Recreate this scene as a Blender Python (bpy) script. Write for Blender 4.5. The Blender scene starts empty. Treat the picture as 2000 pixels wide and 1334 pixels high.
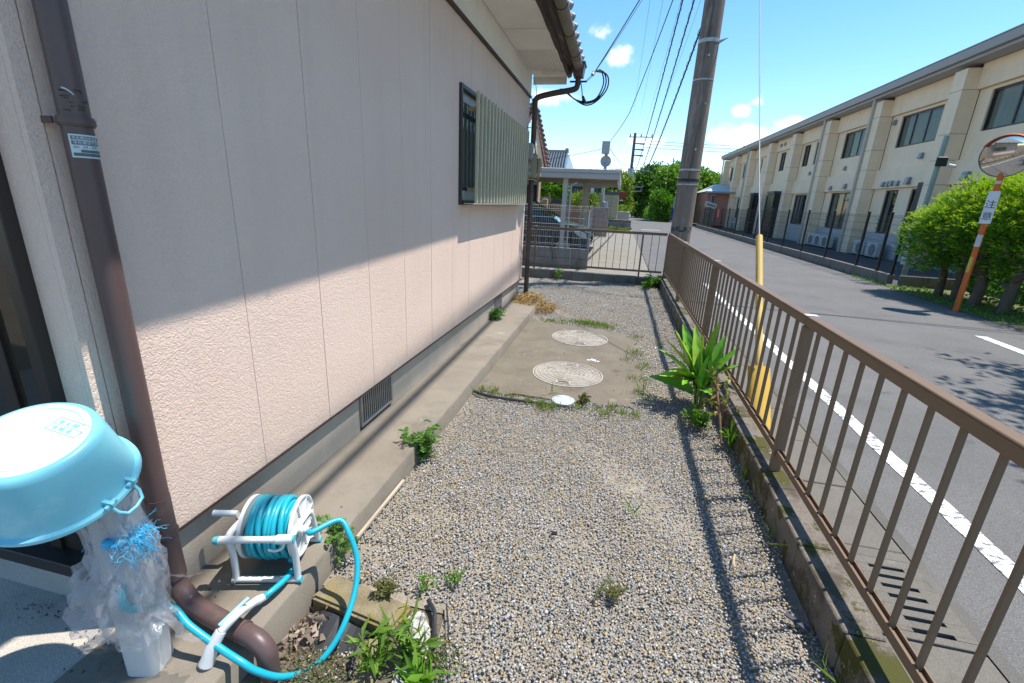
import bpy, bmesh, math, random
import numpy as np
from mathutils import Vector, Matrix
rad = math.radians
random.seed(7)
RNG = np.random.default_rng(7)
scene = bpy.context.scene
COL = scene.collection

# ---------------------------------------------------------------- camera
CAM_H = 1.4
YAW, PITCH, ROLL, FPX = -0.212383, 0.299292, -0.045009, 894.87
_cy, _sy, _cp, _sp, _cr, _sr = math.cos(YAW), math.sin(YAW), math.cos(PITCH), math.sin(PITCH), math.cos(ROLL), math.sin(ROLL)
FWD = Vector((_sy*_cp, _cy*_cp, -_sp)); _r0 = Vector((_cy, -_sy, 0)); _d0 = FWD.cross(_r0)
RIGHT = _cr*_r0 + _sr*_d0; DOWN = -_sr*_r0 + _cr*_d0
cd = bpy.data.cameras.new('camera'); cam = bpy.data.objects.new('camera', cd); COL.objects.link(cam)
cd.sensor_width = 36; cd.lens = FPX*36/2000; cd.clip_end = 3000; cd.clip_start = 0.02
cam.matrix_world = Matrix(((RIGHT.x, -DOWN.x, -FWD.x, 0), (RIGHT.y, -DOWN.y, -FWD.y, 0), (RIGHT.z, -DOWN.z, -FWD.z, CAM_H), (0, 0, 0, 1)))
scene.camera = cam
def ray(x, y): return RIGHT*((x-1000)/FPX) + DOWN*((y-667)/FPX) + FWD
def onz(x, y, z=0.0):
    d = ray(x, y); t = (z-CAM_H)/d.z; return Vector((d.x*t, d.y*t, z))
def onx(x, y, X):
    d = ray(x, y); t = X/d.x; return Vector((X, d.y*t, CAM_H+d.z*t))
def ony(x, y, Y):
    d = ray(x, y); t = Y/d.y; return Vector((d.x*t, Y, CAM_H+d.z*t))

# ---------------------------------------------------------------- sky, sun, exposure
SUN = Vector((0.364, 0.149, 1.0)).normalized()
SUN_EL = math.asin(SUN.z); SUN_AZ = math.atan2(SUN.x, SUN.y)
world = bpy.data.worlds.new('World'); scene.world = world; world.use_nodes = True
nt = world.node_tree; nt.nodes.clear()
def N(t, **k):
    n = nt.nodes.new(t)
    for a, b in k.items(): setattr(n, a, b)
    return n
sky = N('ShaderNodeTexSky', sky_type='NISHITA', sun_disc=False, sun_elevation=SUN_EL, sun_rotation=SUN_AZ,
        altitude=50, air_density=1.0, dust_density=0.1, ozone_density=1.0)
SKY_STR = 0.15
tc = N('ShaderNodeTexCoord')
noise = N('ShaderNodeTexNoise'); noise.inputs['Scale'].default_value = 16; noise.inputs['Detail'].default_value = 9; noise.inputs['Roughness'].default_value = 0.66
nt.links.new(tc.outputs['Generated'], noise.inputs['Vector'])
acc = None
for (px, py, rx, rz, amp) in [(1212, 112, .034, .020, 1), (1170, 66, .034, .02, .72), (1434, 270, .085, .026, 1.1), (1262, 278, .05, .02, .95), (1448, 217, .022, .014, .85), (1480, 198, .018, .012, .7),
                              (1556, 238, .04, .013, .95), (1085, 186, .075, .016, .9), (1372, 300, .03, .012, .7), (2300, 200, .2, .05, 1), (600, 100, .3, .06, 1), (3000, 100, .3, .07, 1)]:
    d = ray(px, py).normalized()
    sub = N('ShaderNodeVectorMath', operation='SUBTRACT'); sub.inputs[1].default_value = d
    nt.links.new(tc.outputs['Generated'], sub.inputs[0])
    mul = N('ShaderNodeVectorMath', operation='MULTIPLY'); mul.inputs[1].default_value = (1/rx, 1/rx, 1/rz)
    nt.links.new(sub.outputs[0], mul.inputs[0])
    ln = N('ShaderNodeVectorMath', operation='LENGTH'); nt.links.new(mul.outputs[0], ln.inputs[0])
    mr = N('ShaderNodeMapRange'); mr.inputs['From Min'].default_value = 1.5; mr.inputs['From Max'].default_value = 0.0; mr.inputs['To Max'].default_value = amp
    nt.links.new(ln.outputs['Value'], mr.inputs['Value'])
    if acc is None: acc = mr.outputs[0]
    else:
        mx = N('ShaderNodeMath', operation='MAXIMUM'); nt.links.new(acc, mx.inputs[0]); nt.links.new(mr.outputs[0], mx.inputs[1]); acc = mx.outputs[0]
ns = N('ShaderNodeMath', operation='MULTIPLY_ADD'); ns.inputs[1].default_value = 1.9; ns.inputs[2].default_value = -0.95
nt.links.new(noise.outputs['Fac'], ns.inputs[0])
ad = N('ShaderNodeMath', operation='ADD'); nt.links.new(acc, ad.inputs[0]); nt.links.new(ns.outputs[0], ad.inputs[1])
cm = N('ShaderNodeMapRange', interpolation_type='SMOOTHSTEP'); cm.inputs['From Min'].default_value = .38; cm.inputs['From Max'].default_value = .95; cm.inputs['To Max'].default_value = .92
nt.links.new(ad.outputs[0], cm.inputs['Value'])
mixc = N('ShaderNodeMix', data_type='RGBA'); nt.links.new(cm.outputs[0], mixc.inputs['Factor'])
hs_ = N('ShaderNodeHueSaturation'); hs_.inputs['Hue'].default_value = .494; hs_.inputs['Saturation'].default_value = 1.27; hs_.inputs['Value'].default_value = .90; nt.links.new(sky.outputs[0], hs_.inputs['Color']); nt.links.new(hs_.outputs[0], mixc.inputs['A']); mixc.inputs['B'].default_value = (5.9, 6.0, 6.2, 1)
bg = N('ShaderNodeBackground'); bg.inputs['Strength'].default_value = SKY_STR
nt.links.new(mixc.outputs['Result'], bg.inputs['Color'])
wo = N('ShaderNodeOutputWorld'); nt.links.new(bg.outputs[0], wo.inputs[0])
sl = bpy.data.lights.new('sun', 'SUN'); sl.energy = 3.9; sl.angle = rad(0.53); sl.color = (1.0, 0.955, 0.88)
so = bpy.data.objects.new('sun', sl); COL.objects.link(so); so.location = (10, 5, 30)
so.rotation_euler = (-SUN).to_track_quat('-Z', 'Y').to_euler()
scene.view_settings.view_transform = 'Standard'; scene.view_settings.look = 'None'
scene.view_settings.exposure = 0.86; scene.view_settings.gamma = 1

# ---------------------------------------------------------------- materials
MATS = {}
def mat(name, col, rough=.65, var=.14, sc=6.0, bump=0.0, bsc=60.0, metal=0.0, spec=.4, stain=None, grain=0.0, gsc=250.0, bdist=.004, coat=0.0, island=0.0, stretch=None, cracks=False):
    """procedural surface: base colour, cloudy variation, optional stains (colour, scale, threshold), grain and relief"""
    if name in MATS: return MATS[name]
    m = bpy.data.materials.new(name); m.use_nodes = True; t = m.node_tree; b = t.nodes['Principled BSDF']
    def nn(ty, **k):
        n = t.nodes.new(ty)
        for a, v in k.items(): setattr(n, a, v)
        return n
    L = t.links.new
    geo = nn('ShaderNodeNewGeometry'); pos = geo.outputs['Position']
    if stretch:
        vm = nn('ShaderNodeVectorMath', operation='MULTIPLY'); vm.inputs[1].default_value = stretch; L(pos, vm.inputs[0]); pos_s = vm.outputs[0]
    else: pos_s = pos
    n1 = nn('ShaderNodeTexNoise'); n1.inputs['Scale'].default_value = sc; n1.inputs['Detail'].default_value = 6; n1.inputs['Roughness'].default_value = .62; L(pos_s, n1.inputs['Vector'])
    mr = nn('ShaderNodeMapRange'); mr.inputs['From Min'].default_value = .25; mr.inputs['From Max'].default_value = .75
    mr.inputs['To Min'].default_value = 1-var; mr.inputs['To Max'].default_value = 1+var; L(n1.outputs['Fac'], mr.inputs['Value'])
    val = mr.outputs[0]
    if grain:
        n2 = nn('ShaderNodeTexNoise'); n2.inputs['Scale'].default_value = gsc; n2.inputs['Detail'].default_value = 2; L(pos, n2.inputs['Vector'])
        m2 = nn('ShaderNodeMapRange'); m2.inputs['From Min'].default_value = .3; m2.inputs['From Max'].default_value = .7; m2.inputs['To Min'].default_value = 1-grain; m2.inputs['To Max'].default_value = 1+grain
        L(n2.outputs['Fac'], m2.inputs['Value']); mm = nn('ShaderNodeMath', operation='MULTIPLY'); L(val, mm.inputs[0]); L(m2.outputs[0], mm.inputs[1]); val = mm.outputs[0]
    if island:
        m3 = nn('ShaderNodeMapRange'); m3.inputs['To Min'].default_value = 1-island; m3.inputs['To Max'].default_value = 1+island
        L(geo.outputs['Random Per Island'], m3.inputs['Value']); mm = nn('ShaderNodeMath', operation='MULTIPLY'); L(val, mm.inputs[0]); L(m3.outputs[0], mm.inputs[1]); val = mm.outputs[0]
    cs = nn('ShaderNodeVectorMath', operation='SCALE'); cs.inputs[0].default_value = col[:3]; L(val, cs.inputs['Scale'])
    cur = cs.outputs[0]
    for st in (stain or []):
        sc_, ssc, th, soft = st[0], st[1], st[2], st[3]
        n4 = nn('ShaderNodeTexNoise'); n4.inputs['Scale'].default_value = ssc; n4.inputs['Detail'].default_value = 8; n4.inputs['Roughness'].default_value = .7
        if len(st) > 4:
            v4 = nn('ShaderNodeVectorMath', operation='MULTIPLY_ADD'); v4.inputs[1].default_value = st[4]; v4.inputs[2].default_value = (3.1, 1.7, .4); L(pos, v4.inputs[0]); L(v4.outputs[0], n4.inputs['Vector'])
        else: L(pos, n4.inputs['Vector'])
        m4 = nn('ShaderNodeMapRange', interpolation_type='SMOOTHSTEP'); m4.inputs['From Min'].default_value = th; m4.inputs['From Max'].default_value = th+soft
        L(n4.outputs['Fac'], m4.inputs['Value'])
        mx = nn('ShaderNodeMix', data_type='RGBA'); L(m4.outputs[0], mx.inputs['Factor']); L(cur, mx.inputs['A']); mx.inputs['B'].default_value = (*sc_, 1); cur = mx.outputs['Result']
    L(cur, b.inputs['Base Color'])
    b.inputs['Roughness'].default_value = rough; b.inputs['Metallic'].default_value = metal; b.inputs['Specular IOR Level'].default_value = spec
    b.inputs['Coat Weight'].default_value = coat
    if bump:
        nb = nn('ShaderNodeTexNoise'); nb.inputs['Scale'].default_value = bsc; nb.inputs['Detail'].default_value = 5; L(pos_s if stretch else pos, nb.inputs['Vector'])
        bp = nn('ShaderNodeBump'); bp.inputs['Strength'].default_value = bump; bp.inputs['Distance'].default_value = bdist; L(nb.outputs['Fac'], bp.inputs['Height']); L(bp.outputs[0], b.inputs['Normal'])
    MATS[name] = m
    return m
def leafmat(name, c0, c1, rough=.5, trans=.35):
    if name in MATS: return MATS[name]
    m = bpy.data.materials.new(name); m.use_nodes = True; t = m.node_tree; b = t.nodes['Principled BSDF']; L = t.links.new
    geo = t.nodes.new('ShaderNodeNewGeometry')
    rp = t.nodes.new('ShaderNodeValToRGB'); rp.color_ramp.elements[0].color = (*c0, 1); rp.color_ramp.elements[1].color = (*c1, 1)
    L(geo.outputs['Random Per Island'], rp.inputs['Fac'])
    L(rp.outputs[0], b.inputs['Base Color']); b.inputs['Roughness'].default_value = rough; b.inputs['Specular IOR Level'].default_value = .3
    tr = t.nodes.new('ShaderNodeBsdfTranslucent')
    hs = t.nodes.new('ShaderNodeHueSaturation'); hs.inputs['Value'].default_value = 1.5; hs.inputs['Saturation'].default_value = 1.1; L(rp.outputs[0], hs.inputs['Color']); L(hs.outputs[0], tr.inputs['Color'])
    mx = t.nodes.new('ShaderNodeMixShader'); mx.inputs[0].default_value = trans
    L(b.outputs[0], mx.inputs[1]); L(tr.outputs[0], mx.inputs[2]); L(mx.outputs[0], t.nodes['Material Output'].inputs[0])
    MATS[name] = m
    return m
def glassmat(name, tint, clear=.55, rough=.03):
    if name in MATS: return MATS[name]
    m = bpy.data.materials.new(name); m.use_nodes = True; t = m.node_tree; b = t.nodes['Principled BSDF']; L = t.links.new
    b.inputs['Base Color'].default_value = (*tint, 1); b.inputs['Roughness'].default_value = rough; b.inputs['Specular IOR Level'].default_value = .8
    tr = t.nodes.new('ShaderNodeBsdfTransparent'); mx = t.nodes.new('ShaderNodeMixShader'); mx.inputs[0].default_value = clear
    L(b.outputs[0], mx.inputs[1]); L(tr.outputs[0], mx.inputs[2]); L(mx.outputs[0], t.nodes['Material Output'].inputs[0])
    MATS[name] = m
    return m
def filmmat(name, tint, clear=.4):
    """thin crinkled plastic film: translucent, part clear, glossy"""
    m = bpy.data.materials.new(name); m.use_nodes = True; t = m.node_tree; b = t.nodes['Principled BSDF']; L = t.links.new
    b.inputs['Base Color'].default_value = (*tint, 1); b.inputs['Roughness'].default_value = .14; b.inputs['Specular IOR Level'].default_value = .9
    tl = t.nodes.new('ShaderNodeBsdfTranslucent'); tl.inputs['Color'].default_value = (*tint, 1)
    m1 = t.nodes.new('ShaderNodeMixShader'); m1.inputs[0].default_value = .4; L(b.outputs[0], m1.inputs[1]); L(tl.outputs[0], m1.inputs[2])
    tr = t.nodes.new('ShaderNodeBsdfTransparent'); m2 = t.nodes.new('ShaderNodeMixShader'); m2.inputs[0].default_value = clear
    L(m1.outputs[0], m2.inputs[1]); L(tr.outputs[0], m2.inputs[2]); L(m2.outputs[0], t.nodes['Material Output'].inputs[0])
    geo = t.nodes.new('ShaderNodeNewGeometry'); n = t.nodes.new('ShaderNodeTexNoise'); n.inputs['Scale'].default_value = 45; n.inputs['Detail'].default_value = 6; L(geo.outputs['Position'], n.inputs['Vector'])
    bp = t.nodes.new('ShaderNodeBump'); bp.inputs['Strength'].default_value = .8; bp.inputs['Distance'].default_value = .006; L(n.outputs['Fac'], bp.inputs['Height']); L(bp.outputs[0], b.inputs['Normal'])
    return m

# ---------------------------------------------------------------- geometry helpers
class MB:
    def __init__(s): s.v = []; s.f = []
    def add(s, vs, fs):
        o = len(s.v); s.v += [tuple(p) for p in vs]; s.f += [tuple(i+o for i in f) for f in fs]; return s
    def box(s, x0, x1, y0, y1, z0, z1):
        return s.add([(x0, y0, z0), (x1, y0, z0), (x1, y1, z0), (x0, y1, z0), (x0, y0, z1), (x1, y0, z1), (x1, y1, z1), (x0, y1, z1)],
                     [(0, 3, 2, 1), (4, 5, 6, 7), (0, 1, 5, 4), (1, 2, 6, 5), (2, 3, 7, 6), (3, 0, 4, 7)])
    def bar(s, a, b, w, h, up=(0, 0, 1)):
        a, b = Vector(a), Vector(b); d = (b-a).normalized(); u = Vector(up); r = d.cross(u)
        if r.length < 1e-4: r = d.cross(Vector((0, 1, 0)))
        r.normalize(); u = r.cross(d).normalized(); r = r*(w/2); u = u*(h/2)
        vs = [a-r-u, a+r-u, a+r+u, a-r+u, b-r-u, b+r-u, b+r+u, b-r+u]
        return s.add(vs, [(0, 1, 2, 3), (4, 7, 6, 5), (0, 4, 5, 1), (1, 5, 6, 2), (2, 6, 7, 3), (3, 7, 4, 0)])
    def tube(s, pts, r, n=8, caps=True):
        pts = [Vector(p) for p in pts]; m = len(pts)
        rs = r if isinstance(r, (list, tuple)) else [r]*m
        t0 = (pts[1]-pts[0]).normalized(); u = t0.orthogonal().normalized(); rings = []
        for i, p in enumerate(pts):
            t = ((pts[i+1]-p) if i == 0 else (p-pts[i-1]) if i == m-1 else (pts[i+1]-pts[i-1])).normalized()
            u = (u - t*u.dot(t)).normalized(); w = t.cross(u)
            rings.append([p + (u*math.cos(2*math.pi*k/n) + w*math.sin(2*math.pi*k/n))*rs[i] for k in range(n)])
        vs = [q for g in rings for q in g]; fs = []
        for i in range(m-1):
            for k in range(n): fs.append((i*n+k, i*n+(k+1) % n, (i+1)*n+(k+1) % n, (i+1)*n+k))
        if caps: fs += [tuple(range(n-1, -1, -1)), tuple((m-1)*n+k for k in range(n))]
        return s.add(vs, fs)
    def cyl(s, a, b, r0, r1=None, n=16, caps=True): return s.tube([a, b], [r0, r0 if r1 is None else r1], n, caps)
    def lathe(s, prof, n=32, mx=Matrix(), a0=0, a1=2*math.pi):
        full = abs(a1-a0-2*math.pi) < 1e-6; k = n if full else n+1; vs = []
        for (r, z) in prof:
            for i in range(k):
                a = a0+(a1-a0)*i/n; vs.append(mx @ Vector((r*math.cos(a), r*math.sin(a), z)))
        fs = []
        for j in range(len(prof)-1):
            for i in range(n):
                i2 = (i+1) % k; fs.append((j*k+i, j*k+i2, (j+1)*k+i2, (j+1)*k+i))
        return s.add(vs, fs)
    def prism(s, poly, d):
        poly = [Vector(p) for p in poly]; d = Vector(d); n = len(poly)
        fs = [tuple(range(n-1, -1, -1)), tuple(range(n, 2*n))] + [(i, (i+1) % n, n+(i+1) % n, n+i) for i in range(n)]
        return s.add(poly+[p+d for p in poly], fs)
    def poly(s, pts): return s.add(pts, [tuple(range(len(pts)))])
    def mesh(s, name, bev=0, seg=1, smooth=None):
        me = bpy.data.meshes.new(name); me.from_pydata(s.v, [], s.f); me.validate()
        bm = bmesh.new(); bm.from_mesh(me)
        bmesh.ops.recalc_face_normals(bm, faces=bm.faces)
        if bev: bmesh.ops.bevel(bm, geom=bm.edges[:], offset=bev, segments=seg, affect='EDGES', clamp_overlap=True)
        bm.to_mesh(me); bm.free()
        if smooth:
            me.polygons.foreach_set('use_smooth', [True]*len(me.polygons)); me.set_sharp_from_angle(angle=rad(smooth))
        return me
WM = {}
def link(name, data, m=None, parent=None, world=None, label=None, cat=None, group=None, kind=None):
    o = bpy.data.objects.new(name, data); COL.objects.link(o); w = world or Matrix(); o.matrix_basis = w; WM[o.name] = w
    if m is not None and data is not None and len(data.materials) == 0: data.materials.append(m)
    if parent is not None: o.parent = parent; o.matrix_parent_inverse = WM[parent.name].inverted()
    if label: o['label'] = label
    if cat: o['category'] = cat
    if group: o['group'] = group
    if kind: o['kind'] = kind
    return o
def ob(name, mb, m, parent=None, bev=0, seg=1, smooth=None, **k): return link(name, mb.mesh(name, bev, seg, smooth), m, parent, **k)
def thing(name, loc, label, cat, group=None): return link(name, None, None, None, Matrix.Translation(Vector(loc)), label, cat, group)
def npmesh(name, V, F, smooth=False):
    V = np.asarray(V, np.float32); F = np.asarray(F, np.int32); k = F.shape[1]
    me = bpy.data.meshes.new(name); me.vertices.add(len(V)); me.vertices.foreach_set('co', V.ravel())
    me.loops.add(F.size); me.loops.foreach_set('vertex_index', F.ravel()); me.polygons.add(len(F))
    me.polygons.foreach_set('loop_start', np.arange(0, F.size, k, dtype=np.int32)); me.polygons.foreach_set('loop_total', np.full(len(F), k, np.int32))
    if smooth: me.polygons.foreach_set('use_smooth', np.ones(len(F), bool))
    me.update(calc_edges=True); return me
def unit(a): return a/np.maximum(np.linalg.norm(a, axis=-1, keepdims=True), 1e-9)
def leaves_np(P, D, L, W, rng, curl=.15, side=None):
    """leaf blades: base P, direction D, length L, width W -> folded rhombus of two quads"""
    n = len(P); D = unit(D); S = unit(np.cross(D, unit(rng.normal(size=(n, 3))))) if side is None else unit(side)
    U = np.cross(S, D); L = np.broadcast_to(L, n)[:, None]; W = np.broadcast_to(W, n)[:, None]
    mid = P + D*L*.45; tip = P + D*L - U*L*curl
    V = np.stack([P, mid+S*W*.5+U*W*.18, tip, mid-S*W*.5+U*W*.18, mid], 1)
    base = (np.arange(n)*5)[:, None]
    F = np.concatenate([base+np.array([0, 4, 2, 1]), base+np.array([0, 3, 2, 4])], 0)
    return V.reshape(-1, 3), F
def join_np(parts):
    Vs, Fs, o = [], [], 0
    for V, F in parts: Vs.append(V); Fs.append(F+o); o += len(V)
    return np.concatenate(Vs), np.concatenate(Fs)
def catmull(pts, k=8):
    pts = [Vector(p) for p in pts]; P = [pts[0]*2-pts[1]]+pts+[pts[-1]*2-pts[-2]]; out = []
    for i in range(1, len(P)-2):
        for j in range(k):
            t = j/k; a, b, c, d = P[i-1], P[i], P[i+1], P[i+2]
            out.append(.5*((2*b)+(c-a)*t+(2*a-5*b+4*c-d)*t*t+(3*b-a-3*c+d)*t**3))
    out.append(pts[-1]); return out

# ---------------------------------------------------------------- setting: ground, road, yard
m_asph = mat('asphalt', (.128, .122, .117), .88, .16, 1.1, bump=.6, bsc=170, grain=.42, gsc=210, bdist=.004, stain=[((.104, .099, .095), .8, .54, .14), ((.158, .152, .144), 2.3, .62, .16), ((.06, .057, .054), 5.5, .69, .012, (1, .35, 1))])
m_soil = mat('soil', (.13, .105, .075), .95, .3, 4, bump=.6, bsc=50, grain=.3, bdist=.01)
m_conc = mat('concrete', (.205, .175, .138), .85, .16, 3, bump=.35, bsc=170, grain=.16, gsc=420, bdist=.0025, stain=[((.135, .116, .09), 1.6, .50, .2), ((.29, .27, .235), 3.0, .6, .14), ((.34, .23, .05), 26, .69, .05)])
m_slab = mat('slab_concrete', (.155, .132, .10), .9, .24, 4, bump=.3, bsc=220, grain=.2, gsc=380, bdist=.002, stain=[((.27, .235, .175), 2.4, .60, .13), ((.095, .078, .058), 2.0, .55, .15)])
m_drive = mat('driveway_concrete', (.22, .20, .165), .9, .15, 2, bump=.2, bsc=60, grain=.1, stain=[((.15, .13, .105), 3, .52, .2, (.3, 2.5, 1))])
m_kerbtop = mat('kerb_concrete', (.165, .138, .115), .9, .2, 6, bump=.6, bsc=110, grain=.3, gsc=240, bdist=.005,
                stain=[((.075, .06, .042), 4.5, .47, .12), ((.058, .055, .008), 6, .52, .05), ((.42, .40, .38), 24, .645, .03)])
m_gutter = mat('gutter_concrete', (.145, .13, .11), .9, .16, 3, bump=.4, bsc=210, grain=.28, gsc=330, stain=[((.09, .078, .062), 3, .52, .2), ((.20, .18, .15), 5, .62, .1)])
m_white = mat('road_paint', (.74, .74, .72), .7, .07, 8, bump=.3, bsc=200, stain=[((.15, .145, .14), 22, .525, .05, (.8, 1.7, 1)), ((.17, .165, .16), 60, .57, .05)])
m_block = mat('concrete_block', (.165, .15, .132), .92, .2, 5, bump=.5, bsc=160, grain=.25, gsc=260, stain=[((.085, .078, .07), 2.6, .52, .14, (1, 1, .35)), ((.26, .245, .22), 6, .63, .1)])

g = MB(); g.poly([(-900, -900, -.16), (900, -900, -.16), (900, 1500, -.16), (-900, 1500, -.16)])
ob('ground', g, m_soil, kind='structure')
rd = MB(); rd.poly([(1.40, -12, -.006), (5.66, -12, -.006), (5.66, 46, -.006), (4.6, 50, -.006), (3.0, 62, -.006), (2.6, 110, -.006), (.4, 110, -.006), (.75, 46, -.006), (.78, 9.6, -.006), (1.40, 9.0, -.006)])
road = ob('road', rd, m_asph, kind='structure')
pv = MB(); pv.poly([(5.66, -12, -.008), (9, -12, -.008), (9, 8.35, -.008), (5.66, 7.75, -.008)])
# painted lines as thin raised sheets with slightly uneven edges
def stripe(a, b, w, n, seed):
    r = random.Random(seed); a, b = Vector(a), Vector(b); d = (b-a).normalized(); s = Vector((-d.y, d.x, 0)); m_ = MB(); L_, R_ = [], []
    for i in range(n+1):
        p = a+(b-a)*i/n; L_.append(p+s*(w/2+r.uniform(-.004, .004))); R_.append(p-s*(w/2+r.uniform(-.004, .004)))
    for i in range(n): m_.poly([L_[i], R_[i], R_[i+1], L_[i+1]])
    return m_
ob('edge_line', stripe((1.772, -6, -.002), (1.755, 9.6, -.002), .10, 160, 1), m_white, road)
ob('stop_line', stripe((4.56, 4.5, -.002), (4.64, 6.82, -.002), .13, 24, 2), m_white, road)
ob('edge_line', stripe((1.35, 30.2, -.002), (2.5, 30.6, -.002), .25, 12, 3), m_white, road)
bld_yard = MB(); bld_yard.poly([(5.8, 11.3, -.14), (40, 11.3, -.14), (40, 60, -.14), (5.8, 60, -.14)])
ob('car_park_ground', bld_yard, mat('lot_asphalt', (.06, .06, .065), .9, .2, 2, bump=.3, bsc=200, grain=.3), kind='structure')
verge = MB(); verge.poly([(5.5, 3.0, .0), (12, 3.0, .0), (12, 11.25, .0), (5.62, 11.25, .0), (5.5, 8.9, .0)])
ob('verge_ground', verge, mat('verge_soil', (.13, .105, .07), .95, .3, 5, bump=.6, bsc=40, grain=.3, stain=[((.10, .17, .025), 3, .48, .1)]), kind='structure')
dv = MB(); dv.poly([(-4.6, 8.98, -.004), (.76, 8.98, -.004), (.76, 29, -.004), (-4.6, 29, -.004)])
ob('driveway', dv, m_drive, kind='structure')
gv = MB(); gv.poly([(-.345, .3, -.018), (.826, .3, -.018), (.826, 1.2, -.018), (-.46, 1.2, -.018)]); gv.poly([(-1.30, 1.2, -.018), (.826, 1.2, -.018), (.826, 8.74, -.018), (-1.9, 8.74, -.018), (-1.9, 6.45, -.018), (-1.30, 6.45, -.018)])
ob('yard_ground', gv, mat('yard_dirt', (.24, .205, .16), .95, .3, 9, bump=.6, bsc=90, grain=.35, gsc=200), kind='structure')

# concrete apron / step running along the house and round its near corner
def wobble_strip(x0, x1, y0, y1, z0, z1, n, amp, seed):
    r = random.Random(seed); m_ = MB(); prof = []
    for i in range(n+1):
        y = y0+(y1-y0)*i/n; e = r.uniform(-amp, amp); f = r.uniform(-amp, amp)
        prof.append([(x0, y, z1), (x1+e-.006, y, z1+f*.4), (x1+e, y, z1-.007), (x1+e*.6, y, z0)])
    vs = [q for p in prof for q in p]; fs = []
    for i in range(n):
        for k in range(3): fs.append((i*4+k, i*4+k+1, i*4+5+k, i*4+4+k))
    fs += [(0, 1, 2, 3), (n*4, n*4+3, n*4+2, n*4+1)]
    return m_.add(vs, fs)
ob('concrete_step', wobble_strip(-1.36, -.948, .2, 6.15, -.16, .10, 90, .0035, 3), m_conc, kind='structure', smooth=50)
tr = MB(); tr.box(-4.0, -1.362, -.6, .86, -.16, .097); 
ob('terrace', tr, mat('terrace_concrete', (.46, .41, .36), .9, .2, 4, bump=.6, bsc=150, grain=.35, gsc=300, bdist=.004, stain=[((.29, .27, .245), 2.5, .5, .2)]), kind='structure')

# septic-tank slab with irregular edge
sr = random.Random(5); sp = []
for a, b, n in (((-.946, 3.10), (.22, 3.18), 16), ((.22, 3.18), (.33, 3.6), 5), ((.33, 3.6), (.30, 4.9), 14), ((.30, 4.9), (.08, 5.22), 5), ((.08, 5.22), (-.946, 5.40), 14)):
    for i in range(n):
        t = i/n; sp.append((a[0]+(b[0]-a[0])*t+(sr.uniform(-.022, .022) if sp else 0), a[1]+(b[1]-a[1])*t+sr.uniform(-.02, .02)))
sp.append((-.946, 5.40)); sp[0] = (-.946, 3.1)
SLAB = sp
sm = MB(); sm.prism([(x, y, -.05) for x, y in sp], (0, 0, .052)); ob('tank_slab', sm, m_slab, kind='structure', bev=.004)
def in_slab(X, Y):
    inside = np.zeros(len(X), bool); j = len(SLAB)-1
    for i in range(len(SLAB)):
        xi, yi = SLAB[i]; xj, yj = SLAB[j]
        c = ((yi > Y) != (yj > Y)) & (X < (xj-xi)*(Y-yi)/(yj-yi+1e-12)+xi); inside ^= c; j = i
    return inside

# gravel: tens of thousands of broken stones, one uncountable mass
def stone_templates(k, seed):
    r = np.random.default_rng(seed); out = []
    for _ in range(k):
        bm = bmesh.new(); n = r.integers(8, 11)
        pts = unit(r.normal(size=(n, 3)))*r.uniform(.7, 1.0, (n, 1))*np.array([1, r.uniform(.62, .95), r.uniform(.45, .7)])
        for p in pts: bm.verts.new(p)
        bmesh.ops.convex_hull(bm, input=bm.verts[:]); bmesh.ops.delete(bm, geom=[v for v in bm.verts if not v.link_faces], context='VERTS')
        bmesh.ops.triangulate(bm, faces=bm.faces[:]); bm.verts.index_update()
        out.append((np.array([v.co[:] for v in bm.verts]), np.array([[v.index for v in f.verts] for f in bm.faces]))); bm.free()
    return out
def rot_np(n, rng):
    q = unit(rng.normal(size=(n, 4))); w, x, y, z = q.T
    return np.stack([np.stack([1-2*(y*y+z*z), 2*(x*y-z*w), 2*(x*z+y*w)], -1), np.stack([2*(x*y+z*w), 1-2*(x*x+z*z), 2*(y*z-x*w)], -1), np.stack([2*(x*z-y*w), 2*(y*z+x*w), 1-2*(x*x+y*y)], -1)], 1)
def scatter_stones(XYZ, S, seed):
    r = np.random.default_rng(seed); T = stone_templates(14, seed); which = r.integers(0, len(T), len(XYZ)); parts = []
    for k, (V, F) in enumerate(T):
        idx = np.where(which == k)[0]
        if len(idx) == 0: continue
        R = rot_np(len(idx), r); P = np.einsum('nij,vj->nvi', R, V)*S[idx][:, None, None]*np.array([1, 1, .7])+XYZ[idx][:, None, :]
        parts.append((P.reshape(-1, 3), (F[None]+(np.arange(len(idx))*len(V))[:, None, None]).reshape(-1, 3)))
    return join_np(parts)
m_grav = bpy.data.materials.new('gravel_stone'); m_grav.use_nodes = True
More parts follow.
